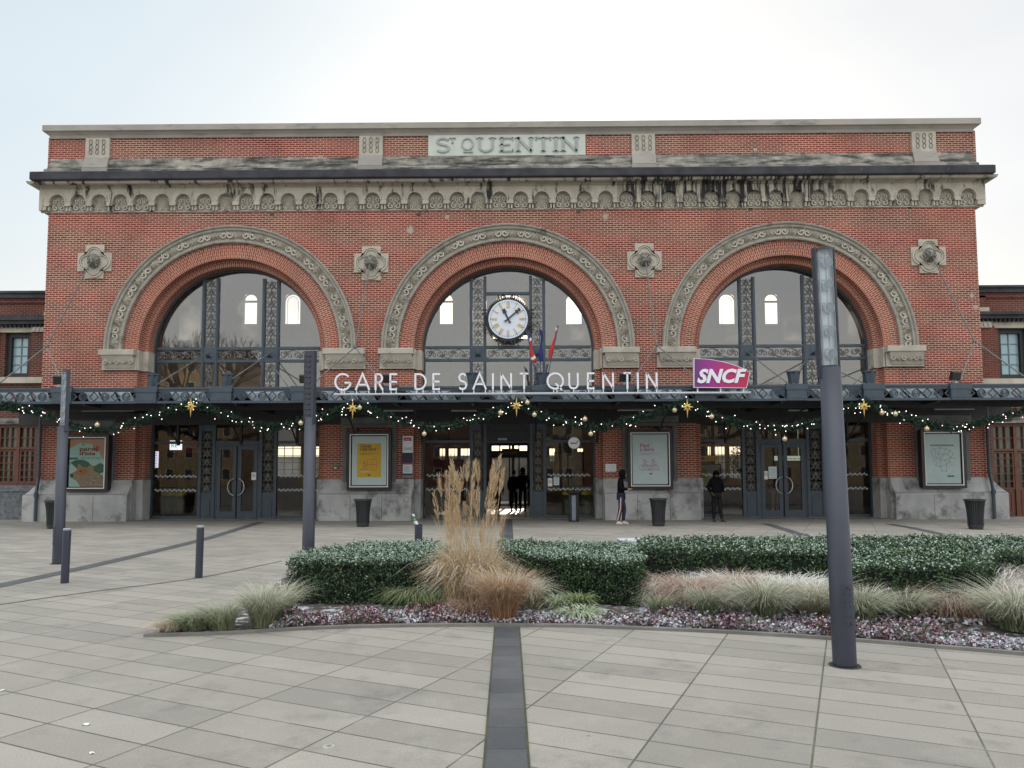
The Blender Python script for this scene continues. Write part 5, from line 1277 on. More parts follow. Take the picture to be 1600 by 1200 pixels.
# ================================================================== FLAGS
fr_, fb, fw = flat('flag_red', (.42, .018, .015), .8), flat('flag_blue', (.012, .014, .12), .8), flat('flag_white', (.6, .6, .62), .8)
for i, (top, bot, lab) in enumerate((((823, 518), (841, 590), 'furled red white and blue flag, leftmost of the three on the canopy'), ((843, 513), (845, 592), 'furled dark blue flag, middle one of the three on the canopy'), ((872, 510), (853, 586), 'furled red flag leaning right, rightmost of the three on the canopy'))):
    Yf = YC+.5; (xt, zt), (xb, zb_) = at(*top, Yf), at(*bot, Yf); zb_ -= .3
    t = thing('flag', lab, 'flag', (xb, Yf, zb_), group='flags on the canopy'); b = MB(); b.tube([(0, 0, 0), (xt-xb, 0, zt-zb_)], .018, 6); b.ball((xt-xb, 0, zt-zb_), .03, 6, 4)
    b.build('flagpole', pm('blue_pole', (.05, .07, .16), (.04, .06, .13)), t, local=True)
    b = MB(); d = Vector((xt-xb, zt-zb_)); n = 12; sg = 1 if i != 2 else -1
    for k in range(n):
        u = k/(n-1); c = d*(.97-.52*u); w_ = (.025+.055*u+.018*sin(u*9+i)); off = .02*sin(u*7)
        nseg = 10
        for j in range(nseg):
            a = 2*pi*j/nseg; rr = 1+.35*sin(3*a+u*5); b.v.append((c.x+sg*.04+off+w_*rr*cos(a)*.75, .55*w_*rr*sin(a)-.01, c.y-(.03*sin(a*2))))
    for k in range(n-1):
        for j in range(nseg):
            p_, q_ = k*nseg+j, k*nseg+(j+1) % nseg
            mi = 0
            if i == 0: mi = 1 if k < 2 else (2 if k in (2, 9) else 0)
            elif i == 1: mi = 1
            elif k == 0: mi = 2
            b.face((p_, q_, q_+nseg, p_+nseg), mi=mi)
    b.build('flag_cloth', [fr_, fb, fw], t, smooth=True, local=True)

# ================================================================== SIGN LETTERS AND LOGO
YS = YC-.22; zr = zc(615, YS); zl0, zl1 = zc(608.3, YS), zc(583.2, YS); H_ = zl1-zl0
def gl_(ch):
    "strokes of a thin geometric capital in a unit box (x 0..w, z 0..1): (list of polylines, width)"
    A = lambda cx, cz, rx, rz, a0, a1, n=16: [(cx+rx*cos(a), cz+rz*sin(a)) for a in np.linspace(a0, a1, n)]
    return {'G': ([A(.5, .5, .5, .5, .75, 2*pi-.62)+[(.98, .30), (.98, .46)], [(.98, .46), (.62, .46)]]), 'A': [[(0, 0), (.42, 1), (.84, 0)], [(.17, .33), (.67, .33)]],
            'R': [[(0, 0), (0, 1)], [(0, .97), (.28, .97)]+A(.28, .72, .25, .25, pi/2, -pi/2, 9)+[(0, .47)], [(.22, .47), (.60, 0)]], 'E': [[(.48, .97), (0, .97), (0, .03), (.48, .03)], [(0, .5), (.46, .5)]],
            'D': [[(0, .03), (0, .97), (.2, .97)]+A(.22, .5, .46, .47, pi/2, -pi/2, 13)+[(0, .03)]], 'S': [A(.30, .74, .23, .235, .45, pi*1.5, 10)+A(.30, .26, .26, .245, pi/2, -pi*.82, 11)[1:]],
            'I': [[(0, 0), (0, 1)]], 'N': [[(0, 0), (0, 1)], [(0, .98), (.66, .02)], [(.66, 0), (.66, 1)]], 'T': [[(0, .97), (.56, .97)], [(.28, 0), (.28, .97)]], 'Q': [A(.5, .5, .5, .48, 0, 2*pi, 24), [(.52, .36), (.92, -.06)]],
            'U': [[(0, 1), (0, .32)]+A(.28, .3, .28, .27, pi, 2*pi, 11)+[(.56, .32), (.56, 1)]]}[ch]
t = thing('station_name_sign', 'thin white letters reading GARE DE SAINT QUENTIN standing on a rail over the canopy', 'sign', (gx(780, YS, 4), YS, zr))
b = MB(); xa_, xb_ = gx(522, YS, 4.5), gx(1172, YS, 4.5); b.tube([(xa_, YS, zr), (xb_, YS, zr)], .034, 8)
for k in range(9): xx = xa_+(xb_-xa_)*(k+.5)/9; b.box(xx-.02, xx+.02, YS, YC, zr-.02, zr+.02)
rail = b.build('rail', pm('rail_grey', (.46, .49, .53), (.40, .43, .47), 3, .4), t)
wht = pm('sign_white', (.72, .74, .80), (.68, .70, .76), 2, .45)
letters = [('G', 523, 548), ('A', 555, 578), ('R', 586, 599), ('E', 609, 621), ('D', 648, 666), ('E', 676, 688), ('S', 715, 729), ('A', 738, 760), ('I', 769, 769), ('N', 782, 799), ('T', 811, 826),
           ('Q', 854, 880), ('U', 888, 903), ('E', 917, 929), ('N', 941, 958), ('T', 973, 986), ('I', 995, 995), ('N', 1009, 1026)]
for ch, p0, p1 in letters:
    x0, x1 = gx(p0+1.2, YS, 4.8), gx(p1-.5, YS, 4.8); S_ = gl_(ch); mx_ = max(p[0] for l_ in S_ for p in l_) or 1; sx = (x1-x0)/mx_ if p1 > p0 else 1; b = MB()
    for l_ in S_: b.stroke([(x0+p[0]*sx, zl0+p[1]*H_) for p in l_], .054, YS-.03, YS+.03, back=True)
    feet = {'A': (.05, .8), 'R': (.0, .6), 'N': (0, .66), 'E': (.05, .42), 'D': (.1, .5), 'G': (.4, .6), 'Q': (.4, .6), 'U': (.28,), 'S': (.3,), 'I': (0,), 'T': (.28,)}[ch]
    for f in feet: b.box(x0+f*sx-.014, x0+f*sx+.014, YS-.01, YS+.01, zr, zl0+.06)
    b.build('letter', wht, t)
t = thing('logo_sign', 'curved purple to red sign with white letters SNCF at the right end of the rail', 'sign', (gx(1128, YS, 5), YS, zr))
out = [(1085, 605), (1167, 606), (1172, 582), (1165, 577), (1150, 571), (1130, 565), (1108, 561), (1085, 560)]
pts = [at(p, q, YS-.05) for p, q in out]; b = MB(); b.prism(pts[::1], YS-.02, YS+.10)
gm2, tt, bb = mk('logo_gradient'); tcx = tt.nodes.new('ShaderNodeTexCoord'); sx_ = nd(tt, 'ShaderNodeSeparateXYZ'); tt.links.new(tcx.outputs['Object'], sx_.inputs[0])
mr = nd(tt, 'ShaderNodeMapRange'); mr.inputs['From Min'].default_value = pts[0][0]; mr.inputs['From Max'].default_value = pts[2][0]; tt.links.new(sx_.outputs[0], mr.inputs[0])
ra = nd(tt, 'ShaderNodeValToRGB'); e = ra.color_ramp.elements; e[0].color = (.115, .02, .16, 1); e[1].color = (.42, .012, .05, 1); e.new(.3).color = (.28, .015, .22, 1); e.new(.65).color = (.42, .015, .12, 1); tt.links.new(mr.outputs[0], ra.inputs[0]); tt.links.new(ra.outputs[0], bb.inputs['Base Color']); bb.inputs['Roughness'].default_value = .35
b.build('panel', gm2, t); b = MB(); b.stroke(pts, .014, YS-.025, YS+.105, closed=True); b.build('border', wht, t)
b = MB(); x0, z0 = at(1089, 597.5, YS-.05); x1, _ = at(1166, 580, YS-.05); text_mb(b, 'SNCF', x0, YS-.04, z0, (zl1-zl0)*.92*1.25, .03, shear=.28, bold=.022, width=x1-x0)
b.build('lettering', wht, t)
b = MB()
for p in (1090, 1126, 1162): xx = gx(p, YS, 4.6); b.box(xx-.02, xx+.02, YS+.03, YS+.06, zr, zc(603, YS))
b.build('stem', wht, t)

# ================================================================== FLOODLIGHTS
def flood():
    t = thing('floodlight', '', 'floodlight', (0, 0, 0)); b = MB(); b.bbox(-.17, .17, -.05, .06, .10, .36, .02); b.box(-.13, .13, .06, .1, .14, .32)
    k = .25; b.v = [(x, y*cos(k)-(z-.1)*sin(k), .1+y*sin(k)+(z-.1)*cos(k)) for x, y, z in b.v]; b.build('lamp_housing', M['black'], t, local=True)
    b = MB(); b.box(-.07, .07, -.05, .05, 0, .04); b.box(-.03, .03, -.02, .02, .03, .14); b.build('bracket', M['zinc'], t, local=True); return t
fl0 = flood()
for i, (p, lab) in enumerate(((93, 'black floodlight on the canopy behind the leftmost lamp post'), (477, 'black floodlight on the canopy behind the middle lamp post'), (604, 'black floodlight behind the letters R and E of the station sign'), (976, 'black floodlight behind the last T of the station sign'), (1492, 'black floodlight on the canopy at the far right of the brick wall'))):
    f = fl0 if i == 0 else dup(fl0); f.location = (gx(p, YC, 4.8), YC+.02, cz1+.05); f['label'] = lab; f['group'] = 'floodlights on the canopy edge'; f.rotation_euler = (0, 0, (.25, -.1, .3, .1, .25)[i])

# ================================================================== GARLANDS, STARS
YGd = YC-.12
needle = leafmat('fir_needle', (.010, .030, .020), (.022, .055, .034), .5)
bulb_m = glow('fairy_light', (1, .86, .80), 2.2); bulb_p = glow('pink_fairy_light', (1, .62, .66), 1.9)
bb0 = MB(); bb0.ball((0, 0, 0), .0145, 6, 4); bo = bb0.build('tmp', bulb_m); BUL = bo.data; bpy.data.objects.remove(bo)
bb0 = MB(); bb0.ball((0, 0, 0), .0145, 6, 4); bo = bb0.build('tmp', bulb_p); BULP = bo.data; bpy.data.objects.remove(bo)
bab = pm('champagne_bauble', (.62, .54, .36), (.55, .47, .30), 4, .18, .4); bb0 = MB(); bb0.ball((0, 0, 0), .075, 14, 10); bb0.lathe([(.015, .07), (.015, .1)], n=6); bo = bb0.build('tmp', bab, smooth=True); BAB = bo.data; bpy.data.objects.remove(bo)
SW_ = [([(-60, 662), (0, 633), (30, 640), (66, 645), (110, 664), (160, 672), (215, 658), (262, 641), (300, 629)], 'fir garland swag at the far left, left of the first gold star'),
       ([(300, 629), (345, 646), (390, 661), (425, 668), (470, 659), (510, 648), (552, 632)], 'fir garland swag between the first and second gold stars from the left'),
       ([(552, 632), (590, 645), (640, 662), (690, 667), (735, 657), (775, 644), (807, 629)], 'fir garland swag between the second and the middle gold star'),
       ([(807, 629), (845, 647), (900, 663), (945, 667), (990, 655), (1035, 642), (1073, 630)], 'fir garland swag right of the middle gold star over the entrance'),
       ([(1073, 630), (1110, 646), (1160, 662), (1215, 668), (1265, 660), (1310, 644), (1350, 628)], 'fir garland swag between the fourth and fifth gold stars'),
       ([(1350, 628), (1390, 644), (1440, 660), (1495, 668), (1545, 657), (1600, 640), (1660, 625)], 'fir garland swag at the far right, right of the fifth gold star')]
BA = [[(152, 664)], [(470, 661)], [(562, 637), (663, 678), (782, 645)], [(824, 629), (835, 648), (923, 678), (1054, 641), (914, 655)], [(1112, 651), (1226, 686), (1306, 668)], [(1378, 645), (1448, 670), (1399, 647)]]
r = np.random.default_rng(5)
for i, (px_, lab) in enumerate(SW_):
    P = [Vector((at(*q, YGd)[0], YGd, at(*q, YGd)[1])) for q in px_]; Q = []
    for k in range(len(P)-1):
        a = P[max(0, k-1)]; b_, c_ = P[k], P[k+1]; d = P[min(len(P)-1, k+2)]
        for j in range(10): u = j/10; Q.append(.5*((2*b_)+(-a+c_)*u+(2*a-5*b_+4*c_-d)*u*u+(-a+3*b_-3*c_+d)*u**3))
    Q.append(P[-1]); org = Q[len(Q)//2]
    t = thing('fir_garland', lab, 'garland', tuple(org), group='fir garlands along the canopy')
    Qa = np.array([q-org for q in Q]); n = 13000; s_ = r.random(n)*(len(Q)-1.001); k = s_.astype(int); u = (s_-k)[:, None]; c = Qa[k]*(1-u)+Qa[k+1]*u
    # clumps of sprigs: each needle belongs to a sprig leaving the rope
    ns = 620; sp_s = r.random(ns)*(len(Q)-1.001); kk = sp_s.astype(int); uu = (sp_s-kk)[:, None]; sc_ = Qa[kk]*(1-uu)+Qa[kk+1]*uu; sd_ = r.normal(size=(ns, 3)); sd_[:, 1] *= .8; sd_[:, 2] -= .15; sd_ /= np.linalg.norm(sd_, axis=1)[:, None]; sl_ = .07+.11*r.random(ns)
    idx = r.integers(0, ns, n); tt_ = r.random(n)[:, None]; base = sc_[idx]+sd_[idx]*sl_[idx][:, None]*tt_; dr = sd_[idx]*.7+r.normal(size=(n, 3))*.6; dr /= np.linalg.norm(dr, axis=1)[:, None]
    sv = np.cross(dr, r.normal(size=(n, 3))); sv /= np.linalg.norm(sv, axis=1)[:, None]; ln = (.045+.035*r.random(n))[:, None]
    V = np.stack([base-sv*.008, base+sv*.008, base+dr*ln+sv*.005, base+dr*ln-sv*.005], 1).reshape(-1, 3); raw_mesh('needles', V, np.arange(4*n).reshape(n, 4), [needle], t, True)
    b = MB(); b.tube([tuple(q) for q in Qa[::3]], .03, 6); b.build('rope', M['black'], t, local=True)
    nb = 46 if i not in (2, 3) else 34
    for q in range(nb):
        s1 = r.random()*(len(Q)-1.01); k1 = int(s1); c = Qa[k1]*(1-(s1-k1))+Qa[k1+1]*(s1-k1); o = bpy.data.objects.new('fairy_light', BUL if r.random() < .78 else BULP); scn.collection.objects.link(o); o.parent = t
        o.location = (c[0]+r.normal()*.06, c[1]-.08-abs(r.normal())*.05, c[2]+r.normal()*.10-.02)
    for p_, q_ in BA[i]:
        xx, zz_ = at(p_, q_, YGd-.1); o = bpy.data.objects.new('bauble', BAB); scn.collection.objects.link(o); o.parent = t; o.location = Vector((xx, YGd-.1, zz_))-org
def star():
    t = thing('gold_star', '', 'christmas star'); b = MB(); k = 16
    ring_ = []
    for j in range(16):
        a = pi/2+2*pi*j/16
        R_ = (.075 if j % 2 else (.27 if j == 0 else .34 if j == 8 else .20 if j % 4 == 0 else .15)); ring_.append((R_*cos(a), R_*sin(a)))
    b.v = [(x, 0, z) for x, z in ring_]+[(0, -.035, 0), (0, .035, 0)]
    for j in range(16): b.face(((j+1) % 16, j, 16) if False else (j, 16, (j+1) % 16)); b.face((j, (j+1) % 16, 17))
    b.build('star_body', M['gold'], t, local=True); b = MB(); b.ball((0, -.03, 0), .035, 8, 6); b.build('boss', pm('star_boss', (.25, .17, .05)), t, local=True); return t
s0 = star()
for i, (p, q, lab) in enumerate(((298, 635, 'gold star at the top of the garland over the left arch bay, leftmost star'), (551, 638, 'gold star over the yellow poster pier, second star from the left'), (807, 634, 'gold star over the main entrance, middle star'), (1074, 636, 'gold star under the left end of the purple sign'), (1350, 635, 'gold star just right of the tall lamp post'))):
    s_ = s0 if i == 0 else dup(s0); xx, zz_ = at(p, q, YGd-.25); s_.location = (xx, YGd-.25, zz_); s_['label'] = lab; s_['group'] = 'gold stars on the garland'

# lights under the canopy
def lightbar(L_):
    b = MB(); b.tube([(-L_/2, 0, 0), (L_/2, 0, 0)], .035, 8); return b
for i, (a, b_, q, Y) in enumerate(((65, 95, 637, -2.2), (186, 234, 637, -2.2), (128, 210, 641.5, -1.8), (424, 466, 637.5, -2.2), (600, 650, 641.5, -1.8), (655, 698, 637, -2.2), (705, 745, 641.5, -1.8), (880, 930, 636.5, -2.2), (965, 1045, 640.5, -1.8), (1130, 1170, 636, -2.2), (1232, 1262, 641, -1.8), (1244, 1280, 635, -2.2), (1388, 1415, 634.5, -2.2), (1462, 1540, 634, -2.2), (1460, 1522, 639, -1.8), (1520, 1536, 634, -2.0))[:15]):
    (xa_, za_), (xb_, zb_) = at(a, q, Y), at(b_, q, Y); bb_ = lightbar(xb_-xa_); o = bb_.build('tube_light', M['zinc']); o.location = ((xa_+xb_)/2, Y, za_)
    tag(o, ('unlit grey tube light under the canopy, ' + ['left of the leftmost lamp post', 'above the fox poster', 'back row, above the fox poster', 'left of the middle lamp post', 'back row, above the yellow poster', 'right above the yellow poster', 'back row, left of the entrance', 'right of the entrance above the smoking sign', 'back row, above the cyclists poster', 'below the purple sign', 'back row, left of the tall lamp post', 'front row, left of the tall lamp post', 'right of the fifth gold star', 'front row, above the map poster', 'back row, above the map poster'][i]), 'tube light', 'tube lights under the canopy')

# ================================================================== POSTER CASES
TXT_P = flat('ink_mauve', (.28, .10, .20)); 
def case(i, label):
    p0, p1, q0, q1, _ = PC[i]; Yc = -.52; x0, x1 = gx(p0, Yc, 2.3), gx(p1, Yc, 2.3); z0, z1 = zc(q1-.0, Yc), zc(q0, Yc); xm = (x0+x1)/2
    t = thing('poster_case', label, 'poster case', (xm, -.05, z0), group='poster cases on the front wall'); b = MB()
    b.frame(x0, x1, z0, z1, Yc, Yc+.1, .12); b.box(x0+.02, x1-.02, Yc+.08, -.0 if False else Yc+.28, z0+.02, z1-.02)
    b.build('frame', M['black'], t)
    w_ = MB(); w_.frame(x0+.10, x1-.10, z0+.10, z1-.10, Yc-.014, Yc+.004, .030); w_.build('trim', M['white'], t)
    g = MB(); g.quad((x0+.17, Yc+.01, z0+.17), (x1-.17, Yc+.01, z0+.17), (x1-.17, Yc+.01, z1-.17), (x0+.17, Yc+.01, z1-.17)); g.build('case_glass', M['glass_case'], t)
    return t, x0+.17, x1-.17, z0+.17, z1-.17, Yc+.05
def rect(mb, x0, x1, z0, z1, y, mi=0): mb.quad((x0, y, z0), (x1, y, z0), (x1, y, z1), (x0, y, z1), mi=mi)
# 1: animal poster
t, x0, x1, z0, z1, y = case(0, 'poster case with a green and pink park poster of a spotted furry animal'); b = MB(); W_, Hh = x1-x0, z1-z0
rect(b, x0, x1, z0, z1, y); 
def blob(mb, pts, yy, mi): k = mb.n(); mb.v += [(x0+u*W_, yy, z0+v*Hh) for u, v in pts]; mb.face(range(k, k+len(pts)), mi=mi)
blob(b, [(0, .80), (0, 1), (1, 1), (1, .55), (.93, .62), (.82, .80), (.62, .90), (.3, .93)], y-.001, 1)
blob(b, [(.04, .5)]+[(.30+.34*cos(a), .40+.17*sin(a)) for a in np.linspace(pi, 0, 10)]+[(.9, .5), (1, .46), (1, .30), (.5, .2)], y-.0015, 2)
blob(b, [(.02, .26), (.06, .19), (.22, .12), (.34, .0), (1, .0), (1, .2), (.9, .27), (.72, .33), (.70, .44), (.62, .47), (.52, .40), (.38, .42), (.28, .49), (.24, .43), (.22, .34), (.10, .29)], y-.002, 3)
blob(b, [(.10, .29), (.22, .34), (.3, .40), (.5, .38), (.55, .30), (.40, .24), (.22, .26)], y-.0025, 4)
blob(b, [(.02, .26), (.06, .19), (.14, .21), (.10, .28)], y-.003, 5); blob(b, [(.30, .33), (.35, .34), (.36, .31), (.31, .30)], y-.003, 5)
for k in range(60): u, v = .5+.5*r.random(), .02+.24*r.random(); blob(b, [(u, v), (u+.03, v-.006), (u+.035, v+.008)], y-.003, 5 if k % 3 else 6)
blob(b, [(.0, .572), (.24, .572), (.24, .615), (.0, .615)], y-.002, 7)
text_mb(b, 'parc', x0+.28*W_, y-.004, z0+.755*Hh, .20, .002, bold=.006, mi=8, width=.44*W_); text_mb(b, "d'isle", x0+.28*W_, y-.004, z0+.665*Hh, .17, .002, bold=.006, mi=8, width=.46*W_); text_mb(b, 'le', x0+.36*W_, y-.004, z0+.865*Hh, .13, .002, mi=8)
text_mb(b, 'A PIED DE LA GARE', x0+.28*W_, y-.004, z0+.585*Hh, .07, .002, mi=7, width=.62*W_)
for k, (a, l_) in enumerate(((2.4, .14), (1.9, .19), (1.3, .16), (.8, .20), (.3, .15), (-.2, .1))): b.petal(x0+.74*W_, z0+.76*Hh, a, l_*W_*.9, .045, y-.002, .003, mi=8)
b.build('poster', [flat('poster_mint', (.36, .56, .52)), flat('poster_peach', (.50, .27, .18)), flat('poster_green', (.035, .12, .07)), flat('fur_tan', (.30, .22, .15)), flat('fur_orange', (.38, .16, .06)), flat('fur_dark', (.03, .025, .03)), flat('fur_white', (.55, .55, .52)), flat('ink_blue', (.02, .12, .22)), flat('ink_brown', (.26, .05, .025))], t)
# 2: yellow poster
t, x0, x1, z0, z1, y = case(1, 'poster case with a yellow poster centred on pale blue paper'); b = MB(); W_, Hh = x1-x0, z1-z0; rect(b, x0, x1, z0, z1, y)
b.build('backing_sheet', M['paper'], t); b = MB(); a0, a1, c0, c1 = x0+.15*W_, x1-.15*W_, z0+.16*Hh, z1-.15*Hh; rect(b, a0, a1, c0, c1, y-.004); w_, h_ = a1-a0, c1-c0
text_mb(b, 'Cliquez,', a0+.10*w_, y-.008, c0+.89*h_, .17, .002, bold=.002, mi=1, width=.5*w_); text_mb(b, "c'est livré !", a0+.10*w_, y-.008, c0+.79*h_, .17, .002, bold=.002, mi=1, width=.76*w_)
for k in range(2): rect(b, a0+.10*w_, a0+(.9-.3*k)*w_, c0+(.70-.03*k)*h_, c0+(.706-.03*k)*h_, y-.006, 1)
def fig(mb, u, v, s, mi):
    X = a0+u*w_; Z = c0+v*h_; mb.stroke([(X+.05*s*cos(a), Z+.42*s+.05*s*sin(a)) for a in np.linspace(0, 6.28, 10)], .012, y-.007, y-.005, mi=mi)
    mb.stroke([(X-.07*s, Z+.18*s), (X-.06*s, Z+.34*s), (X+.05*s, Z+.34*s), (X+.06*s, Z+.18*s), (X-.07*s, Z+.18*s)], .012, y-.007, y-.005, mi=mi); mb.stroke([(X+.05*s, Z+.31*s), (X+.22*s, Z+.27*s)], .012, y-.007, y-.005, mi=mi)
    mb.stroke([(X-.06*s, Z+.18*s), (X-.07*s, Z)], .012, y-.007, y-.005, mi=mi); mb.stroke([(X+.05*s, Z+.18*s), (X+.07*s, Z)], .012, y-.007, y-.005, mi=mi)
fig(b, .30, .24, .62, 2); L0 = lambda u, v: (a0+u*w_, c0+v*h_)
for pl_ in ([(.42, .24), (.42, .52), (.80, .52), (.80, .24)], [(.42, .38), (.80, .38)], [(.62, .52), (.62, .24)], [(.10, .22), (.85, .22)]): b.stroke([L0(*q) for q in pl_], .011, y-.007, y-.005, mi=2)
rect(b, a0+.14*w_, a0+.52*w_, c0+.15*h_, c0+.19*h_, y-.006, 3); rect(b, a0+.44*w_, a0+.56*w_, c0+.04*h_, c0+.09*h_, y-.006, 2)
b.build('poster', [flat('poster_yellow', (.70, .43, .03)), flat('ink_plum', (.07, .02, .03)), flat('ink_red', (.38, .06, .09)), flat('cream', (.6, .55, .4))], t)
# 3: cyclists
t, x0, x1, z0, z1, y = case(2, 'poster case with a pale poster of two cyclists reading Pied à terre'); b = MB(); W_, Hh = x1-x0, z1-z0; rect(b, x0, x1, z0, z1, y); b.build('backing_sheet', M['paper'], t)
b = MB(); a0, a1, c0, c1 = x0+.14*W_, x1-.14*W_, z0+.14*Hh, z1-.16*Hh; rect(b, a0, a1, c0, c1, y-.004); w_, h_ = a1-a0, c1-c0
text_mb(b, 'Pied', a0+.10*w_, y-.008, c0+.86*h_, .19, .002, bold=.002, mi=1, width=.36*w_); text_mb(b, 'à terre', a0+.10*w_, y-.008, c0+.75*h_, .19, .002, bold=.002, mi=1, width=.56*w_)
for k in range(2): rect(b, a0+.10*w_, a0+(.8-.3*k)*w_, c0+(.68-.03*k)*h_, c0+(.686-.03*k)*h_, y-.006, 1)
for u in (.28, .62):
    fig(b, u, .30, .58, 1)
    for du in (-.12, .12): X, Z = L0(u+du, .28); b.stroke([(X+.085*cos(a), Z+.085*sin(a)) for a in np.linspace(0, 6.28, 14)], .011, y-.007, y-.005, mi=1)
    b.stroke([L0(u-.12, .28), L0(u-.02, .36), L0(u+.1, .36), L0(u+.12, .28)], .011, y-.007, y-.005, mi=1)
b.stroke([L0(.08, .21), L0(.92, .21)], .010, y-.007, y-.005, mi=1); rect(b, a0+.46*w_, a0+.58*w_, c0+.08*h_, c0+.12*h_, y-.006, 2)
b.build('poster', [flat('poster_pale', (.62, .68, .70)), flat('ink_rose', (.42, .12, .26)), flat('ink_red', (.40, .05, .08))], t)
# 4: map
t, x0, x1, z0, z1, y = case(3, 'poster case with a pale blue regional network map'); b = MB(); W_, Hh = x1-x0, z1-z0; rect(b, x0, x1, z0, z1, y); b.build('backing_sheet', M['paper'], t)
b = MB(); rect(b, x0+.14*W_, x1-.18*W_, z0+.755*Hh, z0+.785*Hh, y-.004, 0); L0 = lambda u, v: (x0+u*W_, z0+v*Hh)
text_mb(b, 'LIGNES TER HAUTS DE FRANCE', x0+.16*W_, y-.008, z0+.76*Hh, .045, .001, mi=3, width=.62*W_)
nodes = [(.25, .70), (.42, .72), (.60, .70), (.72, .66), (.80, .60), (.35, .60), (.50, .58), (.62, .60), (.72, .52), (.42, .48), (.55, .46), (.30, .52), (.40, .34), (.60, .38), (.68, .44), (.46, .25), (.58, .24), (.75, .36), (.28, .36), (.85, .50)]
for a_, b__ in ((0, 1), (1, 2), (2, 3), (3, 4), (0, 5), (1, 5), (5, 6), (6, 7), (7, 3), (7, 8), (8, 4), (5, 9), (6, 9), (9, 10), (10, 8), (11, 9), (11, 0), (9, 12), (12, 13), (13, 14), (14, 8), (12, 15), (15, 16), (16, 13), (14, 17), (18, 12), (18, 11), (8, 19), (10, 13), (6, 2)):
    b.stroke([L0(*nodes[a_]), L0(*nodes[b__])], .009, y-.006, y-.004, mi=1 if (a_+b__) % 3 else 2)
for n_ in nodes: X, Z = L0(*n_); rect(b, X-.012, X+.012, Z-.012, Z+.012, y-.008, 2)
for k in range(26): u, v = .18+.66*r.random(), .2+.5*r.random(); X, Z = L0(u, v); rect(b, X, X+.05, Z, Z+.008, y-.007, 1)
b.stroke([L0(.2, .72), L0(.16, .62), L0(.24, .5), L0(.2, .42)], .03, y-.005, y-.003, mi=4); rect(b, x0+.60*W_, x0+.80*W_, z0+.13*Hh, z0+.16*Hh, y-.004, 0)
b.build('map', [flat('map_green', (.02, .16, .12)), flat('map_grey', (.20, .26, .28)), flat('map_ink', (.10, .14, .16)), flat('map_white', (.7, .75, .75)), flat('map_sea', (.32, .52, .60))], t)

# ================================================================== WALL NOTICES
def board(name, label, cat, p0, p1, q0, q1, Y, mat, d=.03, group=None):
    x0, z1 = at(p0, q0, Y); x1, z0 = at(p1, q1, Y); t = thing(name, label, cat, ((x0+x1)/2, Y+d, z0), group=group); b = MB(); b.bbox(x0, x1, Y, Y+d, z0, z1, .004); b.build('panel', mat, t); return t, x0, x1, z0, z1
t, x0, x1, z0, z1 = board('information_panel', 'tall narrow panel, white above and navy below, right of the yellow poster', 'sign', 629, 645, 681, 747, -.12, M['white'], .09)
W_, Hh = x1-x0, z1-z0; b = MB(); yy = -.123; rect(b, x0, x1, z0, z0+.60*Hh, yy, 0); rect(b, x0+.05*W_, x1-.05*W_, z0+.11*Hh, z0+.36*Hh, yy-.002, 1); rect(b, x0+.06*W_, x1-.06*W_, z0+.32*Hh, z0+.36*Hh, yy-.003, 2); rect(b, x0, x1, z0, z0+.07*Hh, yy-.003, 4)
rect(b, x0+.12*W_, x0+.85*W_, z0+.88*Hh, z0+.96*Hh, yy, 2); text_mb(b, 'SNCF', x0+.22*W_, yy-.002, z0+.895*Hh, .08, .002, shear=.3, mi=1, width=.5*W_); text_mb(b, 'GARE', x0+.08*W_, yy, z0+.66*Hh, .14, .002, mi=3, width=.82*W_)
for k in range(7): rect(b, x0+.15*W_, x0+(.9-.1*(k % 3))*W_, z0+(.14+.022*k)*Hh, z0+(.146+.022*k)*Hh, yy-.004, 4)
b.build('print', [flat('navy', (.018, .018, .05)), flat('sheet_white', (.6, .64, .72)), flat('logo_red', (.38, .02, .09)), flat('grey_ink', (.10, .10, .12)), flat('mid_grey', (.14, .15, .17))], t)
t, x0, x1, z0, z1 = board('wall_notice', 'small white notice on the brick pier left of the cyclists poster', 'notice', 946, 963, 725, 737, -.05, M['white'])
b = MB()
for k in range(3): rect(b, x0+.04+.12*k, x0+.09+.12*k, z0+.025, z0+.05, -.053)
for k in range(4): rect(b, x0+.04, x1-.05, z0+.1+.035*k, z0+.106+.035*k, -.053)
b.build('print', flat('notice_ink', (.25, .24, .26)), t)
t, x0, x1, z0, z1 = board('emergency_sign', 'small green pictogram sign on the brick pier left of the yellow poster', 'sign', 520, 528, 728, 734, -.05, flat('sign_green', (.0, .20, .16)), .02)
b = MB(); rect(b, x0+.06, x0+.085, z0+.03, z1-.03, -.053); rect(b, x0+.10, x0+.125, z0+.03, z1-.05, -.053); b.build('pictogram', M['white'], t)
